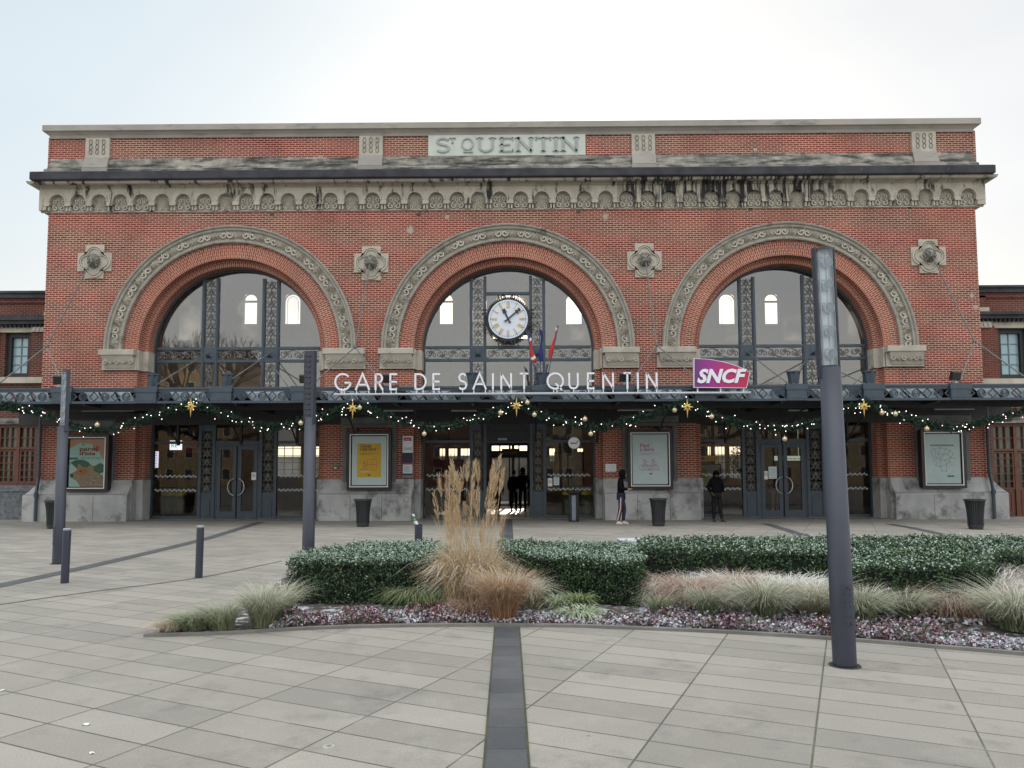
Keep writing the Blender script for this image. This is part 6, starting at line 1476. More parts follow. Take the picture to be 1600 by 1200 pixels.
# notices stuck on the doors
for p0, p1, q0, q1, lab in ((393, 400, 738, 750, 'small white no smoking sticker on the left door pair'), (1194, 1200, 736, 749, 'small white no smoking sticker on the right door pair'), (1200.5, 1214, 729, 748, 'pale blue opening notice taped to the right door pair'), (856, 863, 747, 760, 'white no smoking sticker on the pane right of the entrance'), (865, 874, 745, 758, 'pale green notice on the pane right of the entrance')):
    Y = YG-.07; mat = M['white'] if 'white' in lab else M['paper']; t, x0, x1, z0, z1 = board('door_notice', lab, 'notice', p0, p1, q0, q1, Y, mat, .006); b = MB()
    if 'smoking' in lab:
        cx, cz = (x0+x1)/2, z0+(z1-z0)*.6; b.stroke([(cx+.05*cos(a), cz+.05*sin(a)) for a in np.linspace(0, 6.28, 13)], .012, Y-.003, Y-.001); b.stroke([(cx-.035, cz+.035), (cx+.035, cz-.035)], .012, Y-.003, Y-.001); b.build('print', flat('ban_red', (.35, .08, .08)), t)
    else:
        for k in range(6): rect(b, x0+.03, x1-.03-.03*(k % 2), z0+.05+.055*k, z0+.06+.055*k, Y-.003)
        b.build('print', flat('print_blue', (.08, .18, .30)), t)

# ================================================================== LITTER BINS
def litter_bin():
    t = thing('litter_bin', '', 'litter bin', group='dark slatted litter bins'); n = 26; b = MB()
    for k in range(n):                                   # slats flaring outward to the top
        a = 2*pi*k/n; c, s = cos(a), sin(a); w_ = .0125
        prof = [(.185, .10), (.19, .3), (.205, .5), (.235, .72), (.245, .78)]
        for j in range(len(prof)-1):
            (r0, z0), (r1, z1) = prof[j], prof[j+1]; q = b.n()
            for rr, z in ((r0, z0), (r1, z1)):
                for d, dr in ((-w_, 0), (w_, 0), (w_, -.012), (-w_, -.012)): b.v.append(((rr+dr)*c-d*s*(rr/.21), (rr+dr)*s+d*c*(rr/.21), z))
            for f in ((0, 1, 5, 4), (1, 2, 6, 5), (2, 3, 7, 6), (3, 0, 4, 7)): b.face([q+i for i in f])
    b.build('slats', M['binp'], t, local=True)
    b = MB(); b.lathe([(.225, .76), (.262, .76), (.262, .80), (.225, .80), (.225, .76)], n=30); b.lathe([(.15, 0), (.17, .02), (.17, .07), (.19, .08), (.19, .12), (.1, .12)], n=24); b.build('rim', M['binp'], t, local=True)
    b = MB(); b.lathe([(.165, .12), (.21, .74), (.20, .74), (.16, .13)], n=20); b.build('liner', M['black'], t, local=True); return t
M['binp'] = pm('bin_paint', (.024, .027, .033), (.018, .021, .026), 5, .5)
b0 = litter_bin()
for i, (px, py, lab) in enumerate(((567, 823, 'dark slatted litter bin below the yellow poster'), (1029, 822, 'dark slatted litter bin below the cyclists poster'), (1525, 827, 'dark slatted litter bin below the map poster near the right downpipe'), (84, 826, 'dark slatted litter bin mostly hidden by the leftmost lamp post'))):
    o = b0 if i == 0 else dup(b0); x, y = gr(px, py); o.location = (x, y, .0); o['label'] = lab; o.scale = (1.06, 1.06, 1.06); WL[o.name] = (x, y, 0)
# ashtray post with its sign
x, y = gr(896.5, 815); t = thing('ashtray_post', 'dark ashtray column with a steel front standing right of the entrance', 'ashtray', (x, y, 0))
b = MB(); b.bbox(-.17, .17, -.08, .12, 0, .95, .02); b.lathe([(.22, .95), (.24, .97), (.24, 1.0), (.1, 1.03)], n=18); b.build('column', M['black'], t, local=True); b = MB(); b.bbox(-.07, .07, -.10, -.07, .04, .88, .01); b.build('steel_front', pm('blue_steel', (.22, .26, .32), (.18, .22, .28), 5, .35, .5), t, local=True)
x, z = at(897, 692, y-.1+.35); t = thing('smoking_sign', 'round white smoking sign on a thin dark pole behind the ashtray column', 'sign', (x, y+.3, 0))
b = MB(); b.tube([(0, 0, 0), (0, 0, z-.3)], .022, 8); b.tube([(0, 0, z-.32), (0, -.02, z-.1)], .022, 6); b.build('pole', M['black'], t, local=True)
b = MB(); b.lathe([(.195, 0), (.2, .01), (.2, .03), (.19, .04)], 0, 0, z, n=30, axis='y'); b.build('disc', M['white'], t, local=True)
b = MB(); b.box(-.12, .07, -.05, -.04, z-.03, z+.005); b.box(.08, .11, -.05, -.04, z-.03, z+.005); b.stroke([(.09, z+.02), (.10, z+.05), (.13, z+.05), (.14, z+.08)], .018, -.05, -.04); b.build('pictogram', M['black'], t, local=True)

# ================================================================== BOLLARDS AND THE BOTTLE
def bollard():
    t = thing('steel_bollard', '', 'bollard', group='slim grey bollards on the plaza'); b = MB(); b.lathe([(.056, 0), (.056, .77), (.052, .79), (.045, .80)], n=20); b.build('post', M['pole'], t, smooth=False, local=True)
    b = MB(); b.lathe([(.054, .785), (.054, .803), (.048, .812)], n=20); b.build('cap', pm('cap_grey', (.32, .34, .38), (.28, .30, .34)), t, local=True); return t
b0 = bollard()
for i, (px, py, lab) in enumerate(((101, 911, 'slim grey bollard beside the leftmost lamp post'), (310.5, 903, 'slim grey bollard standing alone between the two left lamp posts'))):
    o = b0 if i == 0 else dup(b0); x, y = gr(px, py); o.location = (x, y, 0); o['label'] = lab; o.rotation_euler = (0, radians(.6), 0)
xx, zz_ = at(654, 819, -CD+11.6); b = MB(); t = thing('short_post', 'thick grey post with an open top behind the left hedge block, holding a bottle', 'bollard', (xx, -CD+11.6, 0)); b.lathe([(.062, 0), (.062, zz_), (.055, zz_), (.055, zz_-.06)], n=20); b.build('post', M['pole'], t, local=True)
t = thing('green_bottle', 'empty green bottle with pale label stuck in the top of the short grey post', 'bottle', (xx-.02, -CD+11.6, zz_-.04)); b = MB(); b.lathe([(.02, 0), (.028, .01), (.028, .10), (.014, .14), (.012, .17), (.014, .18)], n=12); b.v = [(x-.35*z, y, z) for x, y, z in b.v]; b.build('bottle_body', pm('green_glass', (.05, .25, .08), (.04, .2, .06), 3, .1), t, local=True)
b = MB(); b.lathe([(.030, .03), (.030, .09)], n=12); b.lathe([(.02, .165), (.022, .195), (.015, .2)], n=10); b.v = [(x-.35*z, y, z) for x, y, z in b.v]; b.build('label_band', M['white'], t, local=True)

# ================================================================== LAMP POSTS
tubeg = bpy.data.materials.new('lamp_tube_glass'); tubeg.use_nodes = True; tg = tubeg.node_tree; tg.nodes.clear()
a_ = nd(tg, 'ShaderNodeBsdfTransparent'); a_.inputs[0].default_value = (.93, .96, .98, 1); c_ = nd(tg, 'ShaderNodeBsdfGlossy', i_Roughness=.06); d_ = nd(tg, 'ShaderNodeBsdfDiffuse'); d_.inputs[0].default_value = (.55, .63, .68, 1)
f_ = nd(tg, 'ShaderNodeLayerWeight', i_Blend=.25); m1 = nd(tg, 'ShaderNodeMixShader'); m2 = nd(tg, 'ShaderNodeMixShader'); m2.inputs[0].default_value = .20; oo = nd(tg, 'ShaderNodeOutputMaterial')
tg.links.new(f_.outputs['Fresnel'], m1.inputs[0]); tg.links.new(a_.outputs[0], m1.inputs[1]); tg.links.new(c_.outputs[0], m1.inputs[2]); tg.links.new(m1.outputs[0], m2.inputs[1]); tg.links.new(d_.outputs[0], m2.inputs[2]); tg.links.new(m2.outputs[0], oo.inputs[0])
SPW = pm('spot_white', (.62, .66, .70), (.55, .60, .64), 4, .4); REF = pm('lamp_reflector', (.78, .84, .88), (.66, .74, .79), 6, .5); SPD = pm('spot_face', (.27, .31, .34), (.2, .24, .27), 6, .3)
def lamp_post(label, px, py, top_py, rz, rb=.094, rt=.086, nl=5, tube_frac=.29, plate=True, lean=(0,0)):
    x, y = gr(px, py); dist = y+CD; _, ztop = at(px, top_py, y); t = thing('lamp_post', label, 'lamp post', (x, y, 0), rz, group='glass topped lamp posts'); zs = ztop*(1-tube_frac)
    b = MB(); b.lathe([(rb, 0), (rb, .02), (rb+.0, .4), (rt, zs), (rt*.6, zs+.001)], n=32)
    b.build('mast', M['pole'], t, smooth=True, local=True)
    b = MB(); b.lathe([(rb+.035, 0), (rb+.03, .006), (rb+.0, .008)], n=28); b.build('ground_collar', M['dark'], t, local=True)
    if plate:
        b = MB()
        for k in range(9):
            pass
        n = 9; zz0, zz1 = .34, .68; ar = .5; Q = []
        b.v = [((rb+.004)*sin(-ar+2*ar*i/n), -(rb+.004)*cos(-ar+2*ar*i/n), z) for z in (zz0, zz1) for i in range(n+1)]
        for i in range(n): b.face((i, i+1, n+2+i, n+1+i))
        b.build('service_hatch', M['pole'], t, local=True)
        b = MB()
        for i, a in enumerate((-.45, .35)):
            for z in (.37, .42, .50, .54, .60, .64): b.ball(((rb+.004)*sin(a*.6), -(rb+.004)*cos(a*.6), z), .006, 6, 4)
        b.ball((0, -(rb+.006), .655), .008, 6, 4); b.ball((.02, -(rb+.006), .36), .008, 6, 4); b.build('screw', M['black'], t, local=True)
    # spine plate behind the tube, with its bolts
    b = MB(); b.box(-rt*1.0, rt*1.0, rt*.45, rt*.62, zs-.02, ztop+.03)
    for s in (-1, 1): b.box(s*rt*.98-.007, s*rt*.98+.007, -rt*.1, rt*.62, zs-.08, ztop+.03)
    for k in range(12): b.ball((0, rt*.66, zs+.05+(ztop-zs-.1)*k/11), .018, 8, 5); b.ball((rt*.6, rt*.66, zs+.05+(ztop-zs-.1)*k/11), .012, 6, 4)
    b.build('spine_plate', M['pole'], t, local=True)
    b = MB(); n = 20
    for z in (zs, ztop):
        for i in range(n+1): a = pi+pi*i/n; b.v.append((rt*.92*cos(a), rt*1.0*sin(a)+rt*.35, z))
    for i in range(n): b.face((i, i+1, n+2+i, n+1+i))
    b.build('lamp_tube', tubeg, t, smooth=True, local=True)
    b = MB(); b.prism([(0, 0)], 0, 0) if False else None
    for z0, z1 in ((zs-.01, zs+.02), (ztop, ztop+.02)):
        b = MB(); k = 0
        for z in (z0, z1):
            for i in range(n+1): a = pi+pi*i/n; b.v.append((rt*.95*cos(a), rt*1.03*sin(a)+rt*.35, z))
        for i in range(n): b.face((k+i, k+i+1, k+n+2+i, k+n+1+i))
        b.face([k+i for i in reversed(range(n+1))]); b.face([k+n+1+i for i in range(n+1)])
        b.build('tube_cap', M['pole'], t, local=True)
    wm = SPW; bp = MB(); bp.box(-rt*.86, rt*.86, rt*.30, rt*.44, zs, ztop); bp.build('reflector', REF, t, local=True)
    for k in range(nl):
        z = ztop-.10-(ztop-zs-.22)*k/max(1, nl-1); s = MB(); sd_ = -1 if k % 2 else 1
        s.lathe([(.036, -.03), (.045, -.02), (.047, .02), (.040, .028), (.036, .018)], 0, 0, 0, 18, 'y'); A_ = radians(20 if k % 2 else 0)
        s.v = [(vx*cos(A_)+vy*sin(A_)*.6, vy-.005, vz+vx*sin(A_)) for vx, vy, vz in s.v]; s.tube([(-.045, 0, .0), (-.045, .02, .05), (.045, .02, .05), (.045, 0, 0)], .004, 5)
        s.v = [(vx+.01, vy, vz+z) for vx, vy, vz in s.v]; sp__ = s.build('spotlight', wm, t, local=True); s = MB(); s.lathe([(.034, .0295), (.034, .031)], 0, 0, 0, 18, 'y'); s.v = [(vx*cos(A_)+vy*sin(A_)*.6+.01, vy-.005, vz+vx*sin(A_)+z) for vx, vy, vz in s.v]; s.build('lens', SPD, sp__, local=True)
    b = MB(); b.box(-.055, -.045, 0, .012, zs, ztop); b.box(.02, .035, .012, .02, zs, ztop); b.build('cable_rail', wm, t, local=True)
    return t
lamp_post('tall grey lamp post on the right, with spotlights in its glass top', 1320, 1040, 392, radians(6)).rotation_euler = (0, radians(-1.0), radians(6))
lamp_post('leftmost grey lamp post with a glass top, standing beyond the two bollards', 90.5, 881, 581, radians(-38)).rotation_euler = (0, radians(.15), radians(-38))
lamp_post('middle grey lamp post seen from its bolted back, behind the left hedge block', 481, 905, 552, radians(168), nl=5, plate=False).rotation_euler = (0, 0, radians(168))

# ================================================================== PEOPLE
def skin(name, nodes, edges, mat, parent, sub=2):
    me = bpy.data.meshes.new(name); ks = list(nodes); me.from_pydata([nodes[k][:3] for k in ks], [(ks.index(a), ks.index(b)) for a, b in edges], [])
    o = bpy.data.objects.new(name, me); scn.collection.objects.link(o); md = o.modifiers.new('s', 'SKIN'); md.use_smooth_shade = True; sv = me.skin_vertices[0].data
    for i, k in enumerate(ks): r_ = nodes[k][3]; r_ = r_ if isinstance(r_, tuple) else (r_, r_); sv[i].radius = r_; sv[i].use_root = (i == 0)
    o.modifiers.new('u', 'SUBSURF').levels = sub
    dg = bpy.context.evaluated_depsgraph_get(); m2 = bpy.data.meshes.new_from_object(o.evaluated_get(dg)); bpy.data.objects.remove(o)
    m2.materials.clear(); m2.materials.append(mat); m2.polygons.foreach_set('use_smooth', [True]*len(m2.polygons)); return link(name, m2, parent, True)
def person(label, loc, rz, H=1.72, jacket=None, trousers=None, shoes=None, hair=None, pose='stand', hood=True, coat=False, bag=False, stripe=None, skinm=None, group=None):
    "figure faces -y; joints scaled from a 1.72 m body"
    t = thing('person', label, 'person', loc, rz, group=group); k = H/1.72
    J = dict(pel=(0, 0, .93), bel=(0, 0, 1.08), che=(0, .01, 1.28), nec=(0, .0, 1.46), hd0=(0, -.02, 1.54), hd1=(0, -.02, 1.63), sL=(.17, .02, 1.40), sR=(-.17, .02, 1.40), hL=(.09, 0, .90), hR=(-.09, 0, .90),
             kL=(.10, -.02, .50), kR=(-.10, -.02, .50), aL=(.10, .02, .09), aR=(-.10, .02, .09), tL=(.12, -.14, .035), tR=(-.12, -.14, .035), eL=(.23, .04, 1.13), eR=(-.23, .04, 1.13), wL=(.23, -.06, .90), wR=(-.23, -.06, .90))
    if pose == 'hold': J.update(eL=(.21, .05, 1.14), eR=(-.21, .03, 1.14), wL=(.16, -.18, 1.12), wR=(-.12, -.22, 1.13), aL=(.07, -.06, .09), tL=(.07, -.22, .035), kL=(.08, -.10, .50), aR=(-.08, .12, .09), tR=(-.08, -.04, .035), kR=(-.08, .02, .50), hd0=(0, -.05, 1.53), hd1=(0, -.08, 1.61))
    if pose == 'pocket': J.update(eL=(.27, .06, 1.15), eR=(-.27, .05, 1.15), wL=(.18, -.08, .98), wR=(-.19, -.08, .98), kL=(.11, -.05, .50), aL=(.13, -.12, .09), tL=(.19, -.26, .035), hd0=(0, -.03, 1.53), hd1=(0, -.05, 1.61))
    if pose == 'walk': J.update(kL=(.09, -.12, .52), aL=(.09, -.14, .12), tL=(.10, -.30, .06), kR=(-.09, .02, .50), aR=(-.09, .18, .14), tR=(-.09, .06, .035))
    J = {a: tuple(c*k for c in b) for a, b in J.items()}
    R_ = dict(pel=(.13, .10), bel=(.115, .09), che=(.14, .10), nec=.052, hd0=(.068, .078), hd1=(.074, .088), sL=.055, sR=.055, hL=.085, hR=.085, kL=.056, kR=.056, aL=.037, aR=.037, tL=(.04, .028), tR=(.04, .028), eL=.040, eR=.040, wL=.026, wR=.026)
    E_ = [('pel', 'bel'), ('bel', 'che'), ('che', 'nec'), ('nec', 'hd0'), ('hd0', 'hd1'), ('che', 'sL'), ('che', 'sR'), ('sL', 'eL'), ('eL', 'wL'), ('sR', 'eR'), ('eR', 'wR'), ('pel', 'hL'), ('hL', 'kL'), ('kL', 'aL'), ('aL', 'tL'), ('pel', 'hR'), ('hR', 'kR'), ('kR', 'aR'), ('aR', 'tR')]
    nodes = {a: (*J[a], R_[a]) for a in R_}; edges = list(E_)
    for s in 'LR':                                       # palm and five bent fingers
        e, w_ = Vector(J['e'+s]), Vector(J['w'+s]); d = (w_-e).normalized(); sd = Vector((1 if s == 'L' else -1, 0, 0)); dn = d.cross(Vector((0, 0, 1))); dn = dn.normalized() if dn.length > .1 else Vector((1, 0, 0)); up = d.cross(dn).normalized()
        pm_ = w_+d*.06; nodes['p'+s] = (*pm_, (.034, .020)); edges.append(('w'+s, 'p'+s))
        for f in range(4):
            o_ = dn*(-.026+.0175*f); l_ = (.028, .034, .031, .024)[f]; a1 = pm_+d*.03+o_; a2 = a1+d*l_-up*.006; a3 = a2+d*l_*.8-up*.016
            for nm, v, rr in (('a', a1, .010), ('b', a2, .009), ('c', a3, .0075)): nodes[f'{nm}{f}{s}'] = (*v, rr)
            edges += [('p'+s, f'a{f}{s}'), (f'a{f}{s}', f'b{f}{s}'), (f'b{f}{s}', f'c{f}{s}')]
        a1 = pm_-d*.02-dn*.034; a2 = a1+d*.03-dn*.012-up*.008; nodes['th'+s] = (*a1, .012); nodes['tt'+s] = (*a2, .009); edges += [('p'+s, 'th'+s), ('th'+s, 'tt'+s)]
    skin('body', nodes, edges, skinm, t, 1)
    hx, hy, hz = J['hd1']
    f = MB()                                             # face: nose, brow, eyes, mouth, ears
    f.ball((hx, hy-.095*k, hz-.025), .014, 6, 5, (1, 1.2, 1.6)); 
    for s in (-1, 1): f.ball((hx+s*.030, hy-.082*k, hz+.005), .010, 6, 5, mi=1); f.ball((hx+s*.078*k, hy, hz-.02), .018, 6, 5, (.5, 1, 1.4))
    f.box(hx-.020, hx+.020, hy-.092*k, hy-.078*k, hz-.062, hz-.055, mi=2); f.build('face_features', [skinm, M['black'], flat('lip', (.22, .09, .08))], t, smooth=True, local=True)
    # clothes
    je = [('che', 'bel'), ('bel', 'pel'), ('che', 'nec'), ('che', 'sL'), ('che', 'sR'), ('sL', 'eL'), ('eL', 'wL'), ('sR', 'eR'), ('eR', 'wR')]
    jn = {a: (*J[a], r_) for a, r_ in dict(che=(.185, .135), bel=(.17, .125), pel=(.175, .13), nec=(.085, .085), sL=.082, sR=.082, eL=.066, eR=.066, wL=.05, wR=.05).items()}
    jn['pel'] = (J['pel'][0], J['pel'][1], J['pel'][2]-.03, (.175, .13))
    if coat: jn['hem'] = (0, .0, .62*k, (.19, .15)); je.append(('pel', 'hem'))
    skin('jacket', jn, je, jacket, t)
    te = [('pel', 'hL'), ('pel', 'hR'), ('hL', 'kL'), ('kL', 'aL'), ('hR', 'kR'), ('kR', 'aR')]
    tn = {a: (*J[a], r_) for a, r_ in dict(pel=(.14, .115), hL=.098, hR=.098, kL=.074, kR=.074, aL=.056, aR=.056).items()}; skin('trousers', tn, te, trousers, t)
    if stripe:
        for s, sg in (('L', 1), ('R', -1)):
            for q, (dy, m_) in enumerate(((-.012, stripe[0]), (.012, stripe[1]))):
                b = MB(); P_ = [Vector(J['h'+s])+Vector((sg*.095, dy, -.05)), Vector(J['k'+s])+Vector((sg*.072, dy, 0)), Vector(J['a'+s])+Vector((sg*.054, dy, .03))]; b.tube(P_, .011, 6); b.build('side_stripe', m_, t, local=True)
    for s in 'LR':
        a_, t_ = Vector(J['a'+s]), Vector(J['t'+s]); d = (t_-a_); d.z = 0; d.normalize(); z0 = 0 if t_.z < .05 else t_.z-.04; b = MB(); sd = Vector((-d.y, d.x, 0)); n = 14; k0 = 0
        for z, g_ in ((z0, 1.0), (z0+.03, 1.04), (z0+.06, .96), (z0+.10, .7)):
            for i in range(n):
                a = 2*pi*i/n; u = cos(a); L_ = .145 if u > 0 else .06; hh = z if (u < .2 or z < z0+.05) else z-(u-.2)*.05*(z-z0)/.1; p_ = a_+d*(.02+L_*u*(g_ if u > 0 else 1)*(1 if z < z0+.09 else .45))+sd*(.048*sin(a)*g_); b.v.append((p_.x, p_.y, hh))
        for j in range(3):
            for i in range(n): b.face((j*n+i, j*n+(i+1) % n, (j+1)*n+(i+1) % n, (j+1)*n+i))
        b.face(list(reversed(range(n)))); b.face([3*n+i for i in range(n)]); b.build('shoe', shoes, t, smooth=True, local=True)
    b = MB()
    if hood:
        b.ball((hx, hy+.022, hz+.012), .122*k, 16, 12, (.92, 1.02, 1.12)); # opened at the face
        keep = MB(); keep.v = b.v
        for fc in b.f:
            c = sum((Vector(b.v[i]) for i in fc), Vector())/len(fc); dx, dy, dz = c.x-hx, c.y-hy, c.z-hz
            if dy < -.055 and abs(dx) < .068 and -.10 < dz < .062: continue
            keep.face(fc)
        o = keep.build('hood', jacket, t, smooth=True, local=True)
        b2 = MB(); b2.tube([(hx+.105*cos(a), hy+.03+.075*sin(a), hz-.125) for a in np.linspace(0, 2*pi, 14)], .038, 8); b2.build('collar', jacket, t, smooth=True, local=True)
    else:
        b.ball((hx, hy+.02, hz+.025), .098*k, 14, 10, (.92, 1.02, 1.0)); keep = MB(); keep.v = b.v
        for fc in b.f:
            c = sum((Vector(b.v[i]) for i in fc), Vector())/len(fc)
            if c.y-hy < -.045 and c.z-hz < .045: continue
            keep.face(fc)
        keep.build('hair', hair, t, smooth=True, local=True)
    if bag: b = MB(); b.tube([(-.16, -.1, 1.40), (.0, -.15, 1.2), (.2, -.08, .98)], .014, 6); b.bbox(.17, .24, -.14, .16, .72, 1.0, .02); b.build('shoulder_bag', flat('bag_grey', (.28, .27, .26)), t, local=True)
    return t
clk = pm('black_cloth', (.006, .0065, .008), (.004, .0045, .005), 12, .9, bmp=.3, bscale=30, spec=.1); navy = pm('navy_cloth', (.016, .018, .06), (.012, .013, .045), 8, .75); dkg = pm('dark_grey_cloth', (.02, .02, .022), (.013, .013, .015), 9, .9, spec=.1)
sk1 = pm('skin_light', (.42, .25, .18), (.38, .22, .16), 4, .6); sk2 = pm('skin_dark', (.10, .055, .04), (.085, .045, .032), 4, .6); wsh = pm('white_trainer', (.60, .58, .54), (.5, .48, .45), 5, .6); bsh = pm('dark_shoe', (.03, .028, .03), (.02, .02, .022), 5, .6)
brn = pm('brown_coat', (.055, .025, .022), (.04, .018, .017), 6, .85); beige = pm('beige_trousers', (.30, .27, .22), (.25, .22, .18), 5, .8); hairm = pm('dark_hair', (.02, .015, .012), (.012, .01, .008), 20, .5)
x, y = gr(971, 819); person('person in black hooded jacket and striped navy track trousers beside the cyclists poster', (x, y, 0), radians(82), 1.70, clk, navy, wsh, pose='hold', skinm=sk1, stripe=(flat('stripe_orange', (.55, .14, .06)), flat('stripe_white', (.6, .6, .6))))
x, y = gr(1120, 815); person('person all in black with hood up, standing at the glass right of the cyclists poster', (x, y, 0), radians(8), 1.68, clk, dkg, bsh, pose='pocket', skinm=sk2)
x, y = gr(777, 803.5); person('person in long brown coat with shoulder bag, leftmost of the group in the entrance', (x, y, .012), radians(165), 1.68, brn, clk, wsh, pose='walk', coat=True, bag=True, hood=False, hair=hairm, skinm=sk1)
x, y = gr(803, 799); person('person in black jacket seen from behind in the entrance, middle of the three', (x, y, .012), radians(170), 1.74, clk, clk, wsh, pose='stand', hood=False, hair=hairm, skinm=sk1)
x, y = gr(817, 799.5); person('tall person in dark hooded jacket, rightmost of the group in the entrance', (x, y, .012), radians(190), 1.82, clk, clk, bsh, pose='stand', skinm=sk1)
x, y = gr(1212, 800); person('person in beige trousers seen inside through the right double door', (x, y, .012), radians(160), 1.72, dkg, beige, wsh, pose='walk', hood=False, hair=hairm, skinm=sk1)

# ================================================================== THINGS INSIDE THE HALL
yel = flat('lid_yellow', (.62, .42, .02)); cage = pm('bin_wire', (.16, .17, .16), (.12, .13, .12), 4, .5, .3)
def cage_bin():
    t = thing('recycling_bin', '', 'recycling bin'); n = 22; b = MB()
    for k in range(n): a = 2*pi*k/n; b.tube([(.21*cos(a), .21*sin(a), .05), (.21*cos(a), .21*sin(a), .78)], .006, 4)
    for z in (.06, .42, .78): b.lathe([(.205, z), (.22, z), (.22, z+.02), (.205, z+.02)], n=22)
    b.build('wire_cage', cage, t, local=True); b = MB(); b.lathe([(.22, .80), (.245, .80), (.245, .90), (.20, .93), (.1, .93)], n=22); b.build('lid', yel, t, local=True)
    b = MB(); text_mb(b, 'TRI', -.09, -.25, .83, .08, .004, width=.18); b.build('lid_lettering', M['black'], t, local=True); b = MB(); b.lathe([(.17, .08), (.19, .6), (.18, .62)], n=16); b.build('bin_bag', pm('bag_green', (.22, .24, .14), (.16, .17, .1), 6, .4), t, local=True); return t
rb_ = cage_bin()
for i, (px, py, lab) in enumerate(((262, 806, 'wire recycling bin with yellow lid behind the leftmost window, left one'), (280, 806, 'wire recycling bin with yellow lid behind the leftmost window, right one'), (918, 806, 'wire recycling bin with yellow lid inside, right of the ashtray column'), (889, 806, 'wire recycling bin with yellow lid inside, left of the ashtray column'))):
    o = rb_ if i == 0 else dup(rb_); x, y = gr(px, py); o.location = (x, y, .012); o['label'] = lab; o['group'] = 'wire recycling bins inside the hall'
x, y = gr(1108, 800); t = thing('ticket_machine', 'ticket machine with a pale screen and dark shelf inside the right window', 'ticket machine', (x, y, .012)); b = MB(); b.bbox(-.5, .5, -.2, .35, 0, 2.0, .03); b.build('cabinet', M['dark'], t, local=True)
b = MB(); b.bbox(-.42, .42, -.26, -.2, 1.05, 1.95, .02); b.build('front_panel', pm('panel_grey', (.38, .42, .45), (.3, .33, .36), 3, .4), t, local=True); b = MB(); rect(b, -.36, -.12, 1.25, 1.75, -.268); b.build('screen', flat('screen_green', (.35, .42, .05)), t, local=True); b = MB(); b.bbox(-.5, .6, -.4, -.2, .92, 1.0, .01); b.build('shelf', M['dark'], t, local=True)
x, z = at(1106, 716.5, 3.0); t = thing('hanging_sign', 'yellow hanging sign with a red disc inside the right window', 'sign', (x, 3.0, z)); b = MB(); b.bbox(-.36, .36, -.03, .03, -.10, .10, .01); b.tube([(-.3, 0, .1), (-.3, 0, 1.8)], .01, 5); b.tube([(.3, 0, .1), (.3, 0, 1.8)], .01, 5)
b.build('panel', flat('sign_yellow', (.75, .50, .01)), t, local=True); b = MB(); b.lathe([(.07, 0), (.07, .008)], -.2, -.03, 0, 16, 'y'); b.build('red_disc', flat('disc_red', (.4, .02, .02)), t, local=True); b = MB(); text_mb(b, 'RESTO', -.08, -.035, -.035, .1, .004, width=.34); b.build('lettering', flat('sign_brown', (.3, .12, .02)), t, local=True)
x, z = at(271, 697, 4.0); t = thing('shop_fascia', 'dark red shop fascia with a lit white sign inside the left window', 'sign', (x, 4.0, z)); b = MB(); b.bbox(-1.0, 1.0, -.05, .1, -.28, .28, .02); b.build('fascia_board', pm('shop_red', (.40, .03, .03), (.32, .022, .022), 3, .4), t, local=True); b = MB(); b.bbox(-.12, .38, -.08, -.05, -.16, .22, .01); b.build('lit_sign', glow('lit_white', (.85, .95, 1), .9), t, local=True)
b = MB(); text_mb(b, 'RE', -.06, -.085, -.06, .24, .004); b.build('lettering', flat('sign_grey', (.35, .4, .42)), t, local=True)
x, z = at(245, 718, 2.5); t = thing('lit_strip_sign', 'narrow vertical lit sign at the left edge of the leftmost window', 'sign', (x, 2.5, z)); b = MB(); b.bbox(-.05, .05, -.04, .04, -.32, .32, .02); b.build('light_box', glow('lit_lilac', (.85, .8, 1), .7), t, local=True); b = MB(); 
for k in range(6): b.stroke([(-.03, -.26+.1*k), (.03, -.24+.1*k)], .02, -.046, -.041)
b.build('lettering', flat('strip_ink', (.3, .1, .15)), t, local=True)
for (p0, p1, q0, q1, Y, lab) in ((677, 724, 718, 738, 5, 'black display screen hanging inside the window left of the entrance'), (866, 912, 706, 736, 5, 'large black display screen inside the window right of the entrance'), (252, 276, 704, 760, 6, 'tall dark opening panel inside the leftmost window'), (784, 811, 701, 710, 7, 'small black screen hanging above the people in the entrance')):
    x0, z1 = at(p0, q0, Y); x1, z0 = at(p1, q1, Y); t = thing('display_screen', lab, 'screen', ((x0+x1)/2, Y, z0), group='dark screens in the hall'); b = MB(); b.bbox(x0, x1, Y, Y+.1, z0, z1, .02); b.tube([((x0+x1)/2, Y+.05, z1), ((x0+x1)/2, Y+.05, 4.3)], .02, 6); b.build('screen_case', M['black'], t)
    b = MB(); rect(b, x0+.04, x1-.04, z0+.04, z1-.04, Y-.004); b.build('screen_glass', pm('screen_off', (.01, .01, .012), (.012, .012, .014), 3, .12), t)
x, z = at(1237, 716, 6); t = thing('hanging_sign', 'pale green hanging sign inside the right double door', 'sign', (x, 6, z)); b = MB(); b.bbox(-.75, .45, -.03, .03, -.10, .10, .01); b.tube([(-.4, 0, .1), (-.4, 0, 1.6)], .01, 5); b.tube([(.3, 0, .1), (.3, 0, 1.6)], .01, 5); b.build('panel', glow('pale_green_sign', (.62, .72, .58), .35), t, local=True); b = MB(); text_mb(b, 'Boulangerie', -.3, -.035, -.04, .1, .004, width=.65); b.build('lettering', flat('dark_ink', (.05, .06, .05)), t, local=True)
